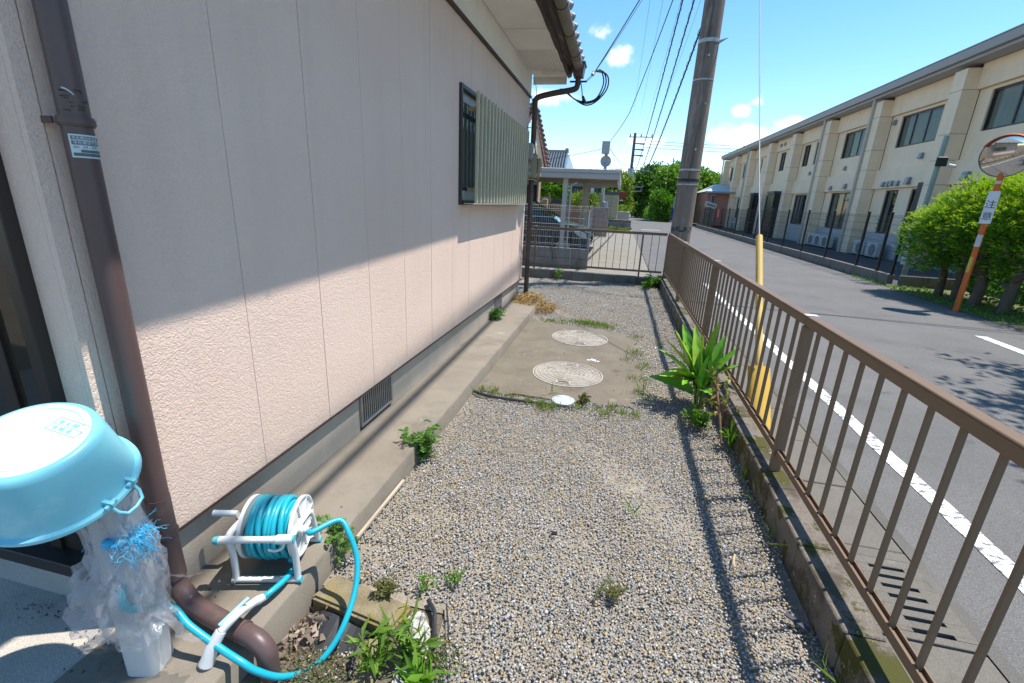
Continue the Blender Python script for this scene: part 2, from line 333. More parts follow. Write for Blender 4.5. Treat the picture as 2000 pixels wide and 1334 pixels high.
def _grav():
    t = m_grav.node_tree; b = t.nodes['Principled BSDF']; L = t.links.new; geo = t.nodes.new('ShaderNodeNewGeometry')
    rp = t.nodes.new('ShaderNodeValToRGB'); rp.color_ramp.interpolation = 'CONSTANT'; e = rp.color_ramp.elements
    cols = [(.36, .355, .345), (.28, .285, .295), (.42, .31, .165), (.43, .415, .39), (.21, .215, .22), (.38, .385, .39), (.43, .345, .22), (.36, .33, .285), (.31, .32, .33), (.49, .48, .46)]
    pos = [0, .15, .30, .40, .52, .60, .72, .80, .88, .96]
    e[0].color = (*cols[0], 1); e[1].position = pos[1]; e[1].color = (*cols[1], 1)
    for p, c in zip(pos[2:], cols[2:]):
        q = e.new(p); q.color = (*c, 1)
    L(geo.outputs['Random Per Island'], rp.inputs['Fac'])
    n = t.nodes.new('ShaderNodeTexNoise'); n.inputs['Scale'].default_value = 130; n.inputs['Detail'].default_value = 3; L(geo.outputs['Position'], n.inputs['Vector'])
    mr = t.nodes.new('ShaderNodeMapRange'); mr.inputs['From Min'].default_value = .3; mr.inputs['From Max'].default_value = .7; mr.inputs['To Min'].default_value = .78; mr.inputs['To Max'].default_value = 1.2; L(n.outputs['Fac'], mr.inputs['Value'])
    n2 = t.nodes.new('ShaderNodeTexNoise'); n2.inputs['Scale'].default_value = 1.6; n2.inputs['Detail'].default_value = 4; L(geo.outputs['Position'], n2.inputs['Vector'])
    m2 = t.nodes.new('ShaderNodeMapRange'); m2.inputs['From Min'].default_value = .52; m2.inputs['From Max'].default_value = .72; m2.inputs['To Max'].default_value = .5; L(n2.outputs['Fac'], m2.inputs['Value'])
    sc_ = t.nodes.new('ShaderNodeVectorMath'); sc_.operation = 'SCALE'; L(rp.outputs[0], sc_.inputs[0]); L(mr.outputs[0], sc_.inputs['Scale'])
    mx = t.nodes.new('ShaderNodeMix'); mx.data_type = 'RGBA'; L(m2.outputs[0], mx.inputs['Factor']); L(sc_.outputs[0], mx.inputs['A']); mx.inputs['B'].default_value = (.42, .35, .25, 1)
    L(mx.outputs['Result'], b.inputs['Base Color']); b.inputs['Roughness'].default_value = .82; b.inputs['Specular IOR Level'].default_value = .25
_grav()
def jgrid(x0, x1, y0, y1, s, rng):
    X, Y = np.meshgrid(np.arange(x0, x1, s), np.arange(y0, y1, s)); X = X.ravel(); Y = Y.ravel()
    return X+rng.uniform(-.55, .55, len(X))*s, Y+rng.uniform(-.55, .55, len(X))*s
gx, gy = [], []
for (x0, x1, y0, y1, s) in ((-.95, .83, .45, 3.3, .0106), (-.95, .83, 3.3, 5.4, .0140), (-1.32, .83, 5.4, 8.75, .0165)):
    a, b = jgrid(x0, x1, y0, y1, s, RNG); gx.append(a); gy.append(b)
gx = np.concatenate(gx); gy = np.concatenate(gy)
SLABIN = in_slab(gx, gy)
hsh = np.sin(gx*23+gy*11)*np.sin(gy*31-gx*9)
edge = RNG.random(len(gx)) < .006
keep = (~SLABIN | edge) & (gx < .822) & ((gx > -.94) | (gy > 6.2)) & ~((gx < -.33-.21*(gy-.6)) & (gy < 1.24)) & ~((gx > .78) & (np.abs(gy-1.62) < .16) & (RNG.random(len(gx)) < .8))
pat = np.sin(gx*4.1+1.3)*np.sin(gy*2.9+.7)+.6*np.sin(gx*9.7-gy*6.1)+.4*np.sin(gy*13.3+gx*3.7); keep &= ~((pat > 1.25) & (RNG.random(len(gx)) < .35)); keep &= ~((gx > .70) & (RNG.random(len(gx)) < (gx-.70)*2.2)); keep &= ~((gx < -.86) & (gy < 3.1) & (RNG.random(len(gx)) < .35))
gx, gy = gx[keep], gy[keep]
und = .010*np.sin(gx*3.1+1)*np.sin(gy*2.3)+.006*np.sin(gx*9+gy*7)
S = RNG.uniform(.0056, .0110, len(gx))*np.where(gy > 3.3, 1.2, 1.0)*np.where(gy > 5.4, 1.12, 1.0); S = S*np.where(RNG.random(len(gx)) < .05, 1.45, 1)
gz = und-.004+RNG.uniform(-.006, .007, len(gx))+np.where(in_slab(gx, gy), .012, 0)
V, F = scatter_stones(np.stack([gx, gy, gz], 1), S, 11)
gobj = link('gravel', npmesh('gravel', V, F), m_grav, label='grey and tan crushed stone gravel covering the yard', cat='gravel', kind='stuff')

# ---------------------------------------------------------------- house
m_sid = bpy.data.materials.new('stucco_siding'); m_sid.use_nodes = True
def _sid():
    t = m_sid.node_tree; b = t.nodes['Principled BSDF']; L = t.links.new; geo = t.nodes.new('ShaderNodeNewGeometry')
    n = t.nodes.new('ShaderNodeTexNoise'); n.inputs['Scale'].default_value = 1.3; n.inputs['Detail'].default_value = 5; L(geo.outputs['Position'], n.inputs['Vector'])
    rp = t.nodes.new('ShaderNodeValToRGB'); rp.color_ramp.elements[0].position = .3; rp.color_ramp.elements[1].position = .7
    rp.color_ramp.elements[0].color = (.76, .565, .465, 1); rp.color_ramp.elements[1].color = (.805, .62, .52, 1); L(n.outputs['Fac'], rp.inputs['Fac'])
    st = t.nodes.new('ShaderNodeVectorMath'); st.operation = 'MULTIPLY'; st.inputs[1].default_value = (9, 9, .55); L(geo.outputs['Position'], st.inputs[0])
    ns_ = t.nodes.new('ShaderNodeTexNoise'); ns_.inputs['Scale'].default_value = 1; ns_.inputs['Detail'].default_value = 6; L(st.outputs[0], ns_.inputs['Vector'])
    ms_ = t.nodes.new('ShaderNodeMapRange'); ms_.inputs['From Min'].default_value = .53; ms_.inputs['From Max'].default_value = .78; ms_.inputs['To Max'].default_value = .14; L(ns_.outputs['Fac'], ms_.inputs['Value'])
    mxs = t.nodes.new('ShaderNodeMix'); mxs.data_type = 'RGBA'; L(ms_.outputs[0], mxs.inputs['Factor']); L(rp.outputs[0], mxs.inputs['A']); mxs.inputs['B'].default_value = (.50, .40, .33, 1)
    sz = t.nodes.new('ShaderNodeSeparateXYZ'); L(geo.outputs['Position'], sz.inputs[0]); nd = t.nodes.new('ShaderNodeTexNoise'); nd.inputs['Scale'].default_value = 14; nd.inputs['Detail'].default_value = 6; L(geo.outputs['Position'], nd.inputs['Vector'])
    hz = t.nodes.new('ShaderNodeMapRange'); hz.inputs['From Min'].default_value = .62; hz.inputs['From Max'].default_value = .33; hz.inputs['To Max'].default_value = .55; L(sz.outputs['Z'], hz.inputs['Value'])
    md = t.nodes.new('ShaderNodeMath'); md.operation = 'MULTIPLY'; L(hz.outputs[0], md.inputs[0]); L(nd.outputs['Fac'], md.inputs[1])
    mxd = t.nodes.new('ShaderNodeMix'); mxd.data_type = 'RGBA'; L(md.outputs[0], mxd.inputs['Factor']); L(mxs.outputs['Result'], mxd.inputs['A']); mxd.inputs['B'].default_value = (.42, .34, .27, 1)
    L(mxd.outputs['Result'], b.inputs['Base Color']); b.inputs['Roughness'].default_value = .62; b.inputs['Specular IOR Level'].default_value = .25
    # dragged-roller relief: raised ridges that break up, plus fine grain
    w = t.nodes.new('ShaderNodeTexNoise'); w.inputs['Scale'].default_value = 84; w.inputs['Detail'].default_value = 2.5; w.inputs['Distortion'].default_value = 1.4; L(geo.outputs['Position'], w.inputs['Vector'])
    r1 = t.nodes.new('ShaderNodeValToRGB'); r1.color_ramp.elements[0].position = .40; r1.color_ramp.elements[1].position = .56; L(w.outputs['Fac'], r1.inputs['Fac'])
    w2 = t.nodes.new('ShaderNodeTexNoise'); w2.inputs['Scale'].default_value = 260; w2.inputs['Detail'].default_value = 2; L(geo.outputs['Position'], w2.inputs['Vector'])
    ma = t.nodes.new('ShaderNodeMath'); ma.operation = 'MULTIPLY_ADD'; ma.inputs[1].default_value = .18; L(w2.outputs['Fac'], ma.inputs[0]); L(r1.outputs[0], ma.inputs[2])
    bp = t.nodes.new('ShaderNodeBump'); bp.inputs['Strength'].default_value = .55; bp.inputs['Distance'].default_value = .0024; L(ma.outputs[0], bp.inputs['Height']); L(bp.outputs[0], b.inputs['Normal'])
_sid()
m_found = mat('foundation_mortar', (.46, .39, .31), .9, .14, 5, bump=.5, bsc=210, grain=.14, gsc=420, stretch=(1, 1, .5), bdist=.003)
m_brown = mat('brown_trim', (.055, .036, .03), .55, .12, 4, spec=.35)
m_pipe = mat('brown_pvc', (.105, .066, .063), .42, .12, 3, bump=.08, bsc=60, spec=.45, stain=[((.125, .09, .075), 4, .58, .1), ((.15, .12, .10), 40, .68, .05)])
m_frame = mat('dark_bronze', (.035, .026, .022), .4, .1, 3, spec=.4)
m_soff = mat('soffit_board', (.80, .77, .71), .8, .09, 2, stain=[((.42, .38, .31), 2.4, .62, .12), ((.20, .15, .09), 16, .735, .02)])
m_fascia = mat('rotten_fascia', (.075, .058, .045), .9, .4, 9, bump=.9, bsc=40, bdist=.012, stretch=(1, .12, 1.5), stain=[((.20, .17, .13), 12, .55, .1, (1, .1, 2)), ((.10, .16, .02), 5, .70, .03)])
m_gut = mat('old_gutter', (.19, .165, .125), .6, .3, 6, bump=.2, bsc=30, stretch=(1, .3, 1), stain=[((.07, .055, .05), 5, .55, .08), ((.28, .25, .14), 4, .58, .1)])
m_tile = mat('roof_tile', (.21, .22, .235), .5, .2, 8, bump=.3, bsc=60, spec=.5, island=.12)
m_glass = glassmat('window_glass', (.05, .08, .09), .35, .02)
m_dark = mat('dark_interior', (.02, .02, .02), .9, .1)
house = thing('house', (-2.5, 3.6, .1), 'beige stucco house wall with tiled eave, barred window and brown drainpipes', 'house')
XW = -1.29
ys = [.83, .868, .9405]+[1.375+.4345*k for k in range(12)]
ys = [y for y in ys if y < 6.2]+[6.42]
for a, b in zip(ys[:-1], ys[1:]):
    jx = random.uniform(-.0006, .0006); z1 = 2.655
    holes = (a < 5.98 and b > 3.69); parts_ = []
    g0, g1 = a+.0015, b-.0015
    if not holes: parts_.append((g0, g1, .335, z1))
    else:
        parts_ += [(g0, g1, .335, 1.345), (g0, g1, 2.232, z1)]
        if a < 3.69: parts_.append((g0, 3.69, 1.3455, 2.2315))
        if b > 5.98: parts_.append((5.98, g1, 1.3455, 2.2315))
    for (u0, u1, w0, w1) in parts_:
        p = MB(); p.box(XW-.018, XW+jx, u0, u1, w0, w1); ob('siding_panel', p, m_sid, house)
# near face beside the sliding window
p = MB(); p.box(-1.385, XW-.0185, .831, .85, .335, 2.9); ob('siding_panel', p, m_sid, house)
p = MB(); p.box(-4.0, -1.386, .831, .85, 2.3, 2.9); ob('siding_panel', p, m_sid, house)
# carcass behind the panels
p = MB(); p.box(-6, -1.312, 1.0, 3.66, .34, 3.0); p.box(-6, -1.312, 6.0, 6.40, .34, 3.0); p.box(-6, -1.312, 3.66, 6.0, .34, 1.33); p.box(-6, -1.312, 3.66, 6.0, 2.245, 3.0); p.box(-6, -1.9, 3.66, 6.0, 1.33, 2.245)
p.box(-1.38, -1.312, .86, 1.0, .34, 3.0)
ob('wall_core', p, mat('groove_tan', (.42, .32, .26), .9, .1), house)  # darker tan core showing through the panel joints
p = MB(); p.box(-6, -1.32, .862, 2.115, -.1, .345); p.box(-6, -1.32, 2.49, 5.04, -.1, .345); p.box(-6, -1.32, 5.41, 6.40, -.1, .345); p.box(-6, -1.345, 2.115, 2.49, -.1, .12); p.box(-6, -1.345, 5.04, 5.41, -.1, .16); p.box(-6, -1.42, 2.115, 2.49, .12, .345); p.box(-6, -1.42, 5.04, 5.41, .16, .345)
ob('foundation', p, m_found, house)
p = MB(); p.box(XW-.03, XW+.004, .84, 6.42, .325, .3345); ob('siding_shade_strip', p, m_brown, house)  # dark strip drawn in for the shade line under the siding
# crawl-space vents
def vent(y0, y1, z0, z1, n):
    f = MB(); x = -1.318
    for (a, b, c, d) in ((y0, y1, z0, z0+.014), (y0, y1, z1-.014, z1), (y0, y0+.016, z0+.014, z1-.014), (y1-.016, y1, z0+.014, z1-.014)): f.box(x-.02, x+.012, a, b, c, d)
    v = ob('foundation_vent', f, mat('vent_steel', (.33, .32, .30), .45, .12, 6, metal=.6), house, bev=.002)
    for i in range(n):
        yy = y0+.026+(y1-y0-.052)*i/(n-1); s = MB(); s.box(x-.006, x+.006, yy-.0045, yy+.0045, z0+.014, z1-.014); ob('slat', s, MATS['vent_steel'], v)
    bk = MB(); bk.box(x-.05, x-.045, y0, y1, z0, z1); ob('backing', bk, m_dark, v)
vent(2.115, 2.49, .122, .318, 15)
f = MB(); f.box(-1.33, -1.312, 5.045, 5.405, .165, .335); v2 = ob('foundation_vent', f, mat('vent_plate', (.28, .28, .29), .5, .15, 5, metal=.5), house, bev=.002)
for i in range(6):
    s = MB(); s.box(-1.312, -1.306, 5.08+.05*i, 5.10+.05*i, .19, .31); ob('louvre', s, MATS['vent_plate'], v2)
# frieze, trim, soffit
p = MB(); p.box(XW-.02, XW+.022, .8, 6.43, 2.656, 2.682); ob('trim_strip', p, m_brown, house)
p = MB(); p.box(XW-.02, XW+.010, .8, 6.43, 2.683, 2.94); ob('frieze_board', p, mat('frieze_paint', (.80, .78, .74), .75, .08, 2, stain=[((.5, .47, .4), 2, .6, .2)]), house)
sy_ = [-.6, .5, 1.4, 2.3, 3.2, 4.12, 4.86, 5.5, 6.28, 6.62]
r_ = random.Random(4)
for i, (a, b) in enumerate(zip(sy_[:-1], sy_[1:])):
    q = MB(); z = 2.94+r_.uniform(-.003, .003); sag = r_.uniform(.004, .016) if i in (4, 5, 6) else .002; n = 6
    for k in range(n):
        x0 = XW+.011+(.45-.011)*k/n; x1 = XW+.011+(.45-.011)*(k+1)/n
        s0 = -sag*(k/n)**2; s1 = -sag*((k+1)/n)**2
        q.add([(x0, a+.004, z+s0), (x1, a+.004, z+s1), (x1, b-.004, z+s1*.2), (x0, b-.004, z+s0*.2), (x0, a+.004, z+s0+.01), (x1, a+.004, z+s1+.01), (x1, b-.004, z+s1*.2+.01), (x0, b-.004, z+s0*.2+.01)],
              [(0, 3, 2, 1), (4, 5, 6, 7), (0, 1, 5, 4), (2, 3, 7, 6), (1, 2, 6, 5), (3, 0, 4, 7)])
    sb = ob('soffit_board', q, m_soff, house)
    if i == 7:
        for k in range(14):
            x = XW+.03+k*.029; s = MB(); s.box(x, x+.007, a+.02, b-.03, z-.0035, z-.0005); ob('vent_bead', s, mat('soffit_bead', (.47, .455, .42), .8, .1), sb)
p = MB(); p.box(XW+.16, XW+.44, 6.30, 6.33, 2.90, 2.937); ob('batten', p, m_soff, house)
p = MB(); p.box(XW-.01, -.86, 6.625, 6.64, 2.86, 3.1); ob('eave_end_board', p, m_soff, house)
# fascia in worn layers, gutter with hooks, tiles
fa = MB(); rr = random.Random(9); n = 70; prof = []
for i in range(n+1):
    y = -.6+7.2*i/n; e = rr.uniform(-.006, .006); g_ = rr.uniform(-.012, .004)
    prof.append([(-.838, y, 2.925+g_), (-.80+e, y, 2.935+e), (-.795+e, y, 2.985), (-.765+e, y, 2.99+e), (-.755, y, 3.08), (-.838, y, 3.08)])
vs = [q for p_ in prof for q in p_]; fs = [(i*6+k, i*6+k+1, i*6+7+k, i*6+6+k) for i in range(n) for k in range(5)]+[(5, 4, 3, 2, 1, 0), tuple(n*6+k for k in range(6))]
fa.add(vs, fs); ob('fascia', fa, m_fascia, house)
def eave_x(y): return -.634+.0125*(6.4-y)
mg = Matrix(((1, 0, -.0125, eave_x(-.6)-.055), (0, 0, 1, -.6), (0, 1, 0, 2.985), (0, 0, 0, 1))); gu = MB()
gu.lathe([(.055, 0), (.055, 7.0), (.050, 7.0), (.050, 0)], 14, mg, math.pi, 2*math.pi); gut = ob('gutter', gu, m_gut, house, smooth=50)
for k in range(10):
    y = -.2+.66*k; t_ = MB(); gc = eave_x(y)-.055; t_.tube([(gc+.059*math.cos(a), y, 2.985+.059*math.sin(a)) for a in [math.pi+math.pi*i/10 for i in range(11)]], .0032, 6)
    t_.tube([(gc-.059, y, 2.985), (gc-.07, y, 3.03), (-.80, y-.01, 3.0)], .003, 5); ob('gutter_hook', t_, m_frame, gut)
bx_ = MB(); bx_.add([(-.745, 6.28, 2.88), (-.63, 6.28, 2.88), (-.63, 6.46, 2.88), (-.745, 6.46, 2.88), (-.76, 6.26, 3.02), (-.612, 6.26, 3.02), (-.612, 6.48, 3.02), (-.76, 6.48, 3.02)], [(0, 3, 2, 1), (4, 5, 6, 7), (0, 1, 5, 4), (1, 2, 6, 5), (2, 3, 7, 6), (3, 0, 4, 7)])
bx_.box(-.77, -.602, 6.25, 6.49, 3.005, 3.03); ob('gutter_outlet', bx_, m_pipe, house, bev=.005)
def tile_mesh():
    m_ = MB(); n = 10; pr = []
    for i in range(n+1):
        u = i/n; y = -.135+.27*u; z = .030*math.sin(u*math.pi*2-.4)+(.02 if u > .92 else 0); pr.append((y, z))
    rows = []
    for (x, dz) in ((-.16, .072), (.0, 0.0)):
        rows.append([(x, y, z+dz) for y, z in pr])
    vs = rows[0]+rows[1]+[(x, y, z-.02) for x, y, z in rows[0]]+[(x+.004, y, z-.034) for x, y, z in rows[1]]; k = n+1; fs = []
    for i in range(n):
        fs += [(i, i+1, k+i+1, k+i), (2*k+i, 3*k+i, 3*k+i+1, 2*k+i+1), (k+i, k+i+1, 3*k+i+1, 3*k+i), (i, 2*k+i, 2*k+i+1, i+1)]
    fs += [(0, k, 3*k, 2*k), (n, 2*k+n, 3*k+n, k+n)]
    # round end knob of the eave tile
    m_.add(vs, fs); m_.tube([(-.10, .072, .072), (.0, .072, .026), (.012, .072, .020)], [.032, .036, .030], 12)
    return m_.mesh('roof_tile', smooth=45)
tm = tile_mesh()
for k in range(27):
    for j in range(3):
        link('roof_tile', tm, m_tile, house, Matrix.Translation((eave_x(-.5+.265*k)-.03-.152*j, -.5+.265*k, 3.085+.068*j)) @ Matrix.Rotation(rr.uniform(-.03, .03), 4, 'Z'))
p = MB(); p.add([(-.66, -.7, 3.06), (-.66, 6.66, 3.06), (-6, 6.66, 5.45), (-6, -.7, 5.45), (-.66, -.7, 3.09), (-.66, 6.66, 3.09), (-6, 6.66, 5.49), (-6, -.7, 5.49)], [(0, 1, 2, 3), (4, 7, 6, 5), (0, 4, 5, 1), (1, 5, 6, 2), (2, 6, 7, 3), (3, 7, 4, 0)])
ob('roof_deck', p, m_tile, house)
# side window with upright lattice bars
f = MB(); x0, x1 = XW-.06, XW+.022
f.box(x0, x1, 3.682, 3.715, 1.345, 2.232); f.box(x0, x1, 5.945, 5.978, 1.345, 2.232); f.box(x0, x1, 3.7155, 5.9445, 2.20, 2.232); f.box(x0, x1+.012, 3.7155, 5.9445, 1.345, 1.378)
win = ob('window', f, m_frame, house, bev=.003)
q = MB()
for (a, b) in ((3.716, 4.84), (4.82, 5.944)):
    xx = XW-.04 if a < 4 else XW-.062
    q.box(xx, xx+.02, a, a+.035, 1.379, 2.199); q.box(xx, xx+.02, b-.035, b, 1.379, 2.199); q.box(xx, xx+.02, a+.0355, b-.0355, 1.379, 1.46); q.box(xx, xx+.02, a+.0355, b-.0355, 2.13, 2.199)
ob('sash', q, mat('sash_pale', (.42, .43, .40), .5, .08), win, bev=.002)
for (a, b, xx) in ((3.752, 4.804, XW-.031), (4.856, 5.908, XW-.053)):
    q = MB(); q.box(xx, xx+.003, a, b, 1.461, 2.129); ob('pane', q, m_glass, win)
q = MB(); q.box(-1.56, -1.55, 3.68, 5.98, 1.345, 2.24); ob('curtain', q, mat('curtain_blue', (.10, .15, .165), .9, .25, 12, stretch=(1, 3, .2)), win)
m_slat = mat('lattice_bar', (.52, .475, .345), .5, .08, 4, bump=.05, bsc=100, spec=.35)
sl_m = MB(); sl_m.box(-.012, .012, -.0165, .0165, 0, .845); sl_me = sl_m.mesh('slat', bev=.004, seg=2, smooth=40)
for k in range(20):
    link('slat', sl_me, m_slat, win, Matrix.Translation((XW+.098, 3.855+.109*k, 1.362+random.uniform(-.002, .002))))
for z in (1.47, 2.09):
    q = MB(); q.box(XW+.066, XW+.085, 3.88, 5.96, z-.018, z+.018)
    for yy in (3.93, 4.9, 5.9): q.box(XW-.0, XW+.066, yy-.02, yy+.02, z-.014, z+.014)
    ob('lattice_rail', q, mat('rail_tan', (.42, .34, .20), .5, .1), win)
q = MB(); q.box(XW+.022, XW+.115, 3.72, 5.96, 1.352, 1.36); ob('sill', q, mat('sill_pale', (.38, .40, .38), .4, .1), win)
# large sliding window on the near face
f = MB(); f.box(-1.424, -1.3855, .80, .87, .29, 2.3); f.box(-3.4, -1.4245, .80, .87, 2.26, 2.3); f.box(-3.4, -1.4245, .79, .87, .262, .305)
f.box(-1.64, -1.425, .795, .80, .262, .28)
w2_ = ob('window', f, m_frame, house, bev=.003)
f = MB(); f.box(-1.462, -1.425, .835, .86, .306, 2.259); f.box(-1.62, -1.575, .835, .86, .306, 2.259); ob('sash', f, m_frame, w2_, bev=.002)
f = MB(); f.box(-3.4, -1.4625, .846, .85, .306, 2.26); ob('pane', f, glassmat('brown_glass', (.045, .034, .024), .12, .04), w2_)
f = MB(); f.box(-3.4, -1.386, .98, .99, .27, 2.3); ob('blind', f, mat('inner_blind', (.09, .07, .05), .9, .2, 3), w2_)
p = MB(); p.box(-4, -1.3205, .845, .8615, -.1, .262); ob('foundation', p, mat('foundation_grey', (.33, .325, .315), .9, .12, 5, bump=.5, bsc=200, grain=.15), house)

# near downpipe with elbow that drains into the pit
dp = MB(); PX, PY = -1.240, .899
path = [(PX, PY, 2.9), (PX, PY, 1.2), (PX, PY, .245)]
dp.tube(path, .0295, 24); dpo = ob('downpipe', dp, m_pipe, house, smooth=40)
q = MB(); q.tube([(PX, PY, .52), (PX, PY, .30), (PX, PY, .235)], [.0312, .0325, .034], 24); ob('socket', q, m_pipe, dpo, smooth=40)
bend = [(PX, PY, .25), (PX+.006, PY-.001, .205), (PX+.03, PY-.003, .172), (PX+.07, PY-.010, .146), (-1.05, .868, .138), (-.95, .853, .136), (-.908, .847, .130), (-.880, .843, .105), (-.875, .842, .06), (-.875, .842, -.06)]
q = MB(); q.tube(catmull(bend, 6), .029, 24); ob('drain_elbow', q, m_pipe, dpo, smooth=40)
q = MB(); q.tube([(-.965, .856, .1365), (-.958, .855, .1365)], .0315, 24); ob('joint_ring', q, m_pipe, dpo, smooth=40)
def clamp(z):
    q = MB(); q.tube([(PX, PY, z-.010), (PX, PY, z+.010)], .0335, 24); q.tube([(PX, PY, z-.006), (PX, PY, z+.006)], .036, 24)
    q.box(PX-.05, PX-.02, PY-.036, PY-.031, z-.007, z+.007); ob('pipe_clamp', q, m_pipe, dpo, smooth=40)
clamp(1.528); clamp(.395)
# torn old sticker residue above the clamp
q = MB(); rr = random.Random(3)
for k in range(16):
    a = rad(rr.uniform(-75, 5)); z = 1.548+rr.uniform(0, .045); w = rr.uniform(.003, .016); h = rr.uniform(.0008, .004)
    q.add([(PX+.0307*math.cos(a+da), PY+.0307*math.sin(a+da), z+dz) for da, dz in ((0, 0), (w/.031, rr.uniform(-.003, .003)), (w/.031, h), (0, h))], [(0, 1, 2, 3)])
ob('torn_tape', q, mat('torn_tape', (.06, .045, .042), .9, .3), dpo)
q = MB(); q.add([(PX+.0311*math.cos(rad(a)), PY+.0311*math.sin(rad(a)), z) for a, z in ((-60, 1.592), (-48, 1.59), (-36, 1.586), (-24, 1.580), (-24, 1.583), (-36, 1.590), (-48, 1.594), (-60, 1.595))], [(0, 1, 6, 7), (1, 2, 5, 6), (2, 3, 4, 5)]); ob('torn_paper', q, mat('torn_paper', (.5, .55, .58), .8, .1), dpo)
# registration sticker: curved label with printed rows
def on_pipe(u, v, r): a = rad(-74)+u/.0297; return (PX+r*math.cos(a), PY+r*math.sin(a), 1.500-v)
def patch(u0, u1, v0, v1, r, n=10):
    q = MB(); vs = [on_pipe(u0+(u1-u0)*i/n, v, r) for v in (v0, v1) for i in range(n+1)]; q.add(vs, [(i, i+1, n+2+i, n+1+i) for i in range(n)]); return q
stk = ob('sticker', patch(0, .066, 0, .050, .0303), mat('sticker_silver', (.50, .60, .63), .35, .06, 20, spec=.5), dpo)
m_ink = mat('sticker_ink', (.09, .12, .13), .5, .1)
for (u0, u1, v0, v1) in ((.004, .064, .0035, .0115), (.004, .064, .0135, .0225), (.018, .064, .0325, .0385), (.004, .064, .0395, .0465)):
    ob('printed_band', patch(u0, u1, v0, v1, .0306), m_ink, stk)
def text_mesh(s, size):
    c = bpy.data.curves.new('txt', 'FONT'); c.body = s; c.size = size; c.resolution_u = 2
    o = bpy.data.objects.new('txt', c); COL.objects.link(o); bpy.context.view_layer.update()
    me = bpy.data.meshes.new_from_object(o.evaluated_get(bpy.context.evaluated_depsgraph_get())); bpy.data.objects.remove(o); return me
m_lite = mat('sticker_letters', (.62, .70, .72), .5, .05)
for (s, u, v, size, m_) in (('浄化槽保守点検', .007, .0205, .0078, m_lite), ('39 - 9号', .022, .0305, .0088, m_ink), ('浄化槽協会会員', .006, .0102, .0070, m_lite), ('登録', .006, .0295, .0052, m_ink)):
    me = text_mesh(s, size)
    for vv in me.vertices: vv.co = Vector(on_pipe(u+vv.co.x, v-vv.co.y, .0309))
    link('lettering', me, m_, stk)
# far downpipe from the gutter outlet, meter boxes on the far corner
q = MB(); q.tube(catmull([(-.69, 6.37, 2.9), (-.69, 6.37, 2.80), (-.73, 6.36, 2.745), (-.95, 6.33, 2.70), (-1.14, 6.31, 2.655), (-1.195, 6.305, 2.61), (-1.20, 6.31, 2.5), (-1.20, 6.34, 1.2), (-1.20, 6.36, .05)], 5), .034, 16)
fdp = ob('downpipe', q, mat('dark_pvc', (.06, .042, .038), .45, .12, 3, spec=.4), house, smooth=40)
for z in (2.30, 1.25, .62):
    q = MB(); q.tube([(-1.20, 6.335, z-.012), (-1.20, 6.335, z+.012)], .038, 16); q.bar((-1.30, 6.335, z), (-1.20, 6.335, z), .008, .008); ob('pipe_clamp', q, MATS['dark_pvc'], fdp)
m_box = mat('meter_grey', (.36, .35, .32), .5, .1, 4); m_box2 = mat('meter_beige', (.34, .29, .21), .5, .1, 4)
for (y0, y1, xo, z0, z1, m_) in ((6.06, 6.26, .13, 1.90, 2.09, m_box), (6.05, 6.19, .10, 1.70, 1.84, m_box), (6.20, 6.31, .17, 1.69, 1.98, m_box2), (6.33, 6.43, .20, 1.70, 1.94, m_box2)):
    q = MB(); q.box(XW+.003, XW+xo, y0, y1, z0, z1); bxo = ob('meter_box', q, m_, house, bev=.014, seg=2)
    q = MB(); q.box(XW+xo, XW+xo+.006, y0+.03, y1-.03, z0+.06, z1-.05); ob('meter_window', q, m_glass, bxo, bev=.002)
q = MB(); q.tube(catmull([(-1.24, 6.08, 1.70), (-1.20, 6.14, 1.665), (-1.17, 6.24, 1.67), (-1.14, 6.36, 1.66), (-1.12, 6.40, 1.70)], 5), .008, 6); ob('meter_cable', q, m_box2, house)
q = MB(); q.tube(catmull([(-1.27, 6.43, 2.90), (-1.22, 6.40, 2.80), (-1.2, 6.36, 2.66), (-1.235, 6.33, 2.55), (-1.27, 6.36, 2.58)], 5), .004, 5); ob('loose_cable', q, m_box, house)

# ---------------------------------------------------------------- yard kerbs (rows of blocks)
def block_mesh(L, w, h, name='block', bev=.005):
    m_ = MB(); m_.box(-w/2, w/2, -L/2, L/2, -h, 0); return m_.mesh(name, bev=bev)
kb = thing('kerb_wall', (.886, 4.8, 0), 'low mossy concrete block kerb carrying the long roadside fence', 'kerb')
bm_ = block_mesh(.3945, .12, .34)
y = .528; rr = random.Random(12)
while y < 8.9:
    link('block', bm_, m_kerbtop, kb, Matrix.Translation((.886+rr.uniform(-.002, .002), y+.199, .150+rr.uniform(-.003, .002)))); y += .3985
kb2 = thing('kerb_wall', (-.55, 8.79, 0), 'short dark block kerb closing the far end of the gravel', 'kerb')
bm2 = block_mesh(.3945, .12, .34, 'block')
x = .415
while x > -2.4:
    link('block', bm2, m_block, kb2, Matrix.Translation((x-.2, 8.79, .148+rr.uniform(-.003, .002))) @ Matrix.Rotation(rad(90), 4, 'Z')); x -= .3985
q = MB(); q.box(.416, .824, 8.76, 8.86, -.1, .13); ob('mortar_end', q, m_gutter, kb2, bev=.01)
q = MB(); q.box(-2.4, .82, 8.852, 9.05, -.1, .12); ob('concrete_backing', q, m_gutter, kb2, bev=.01)

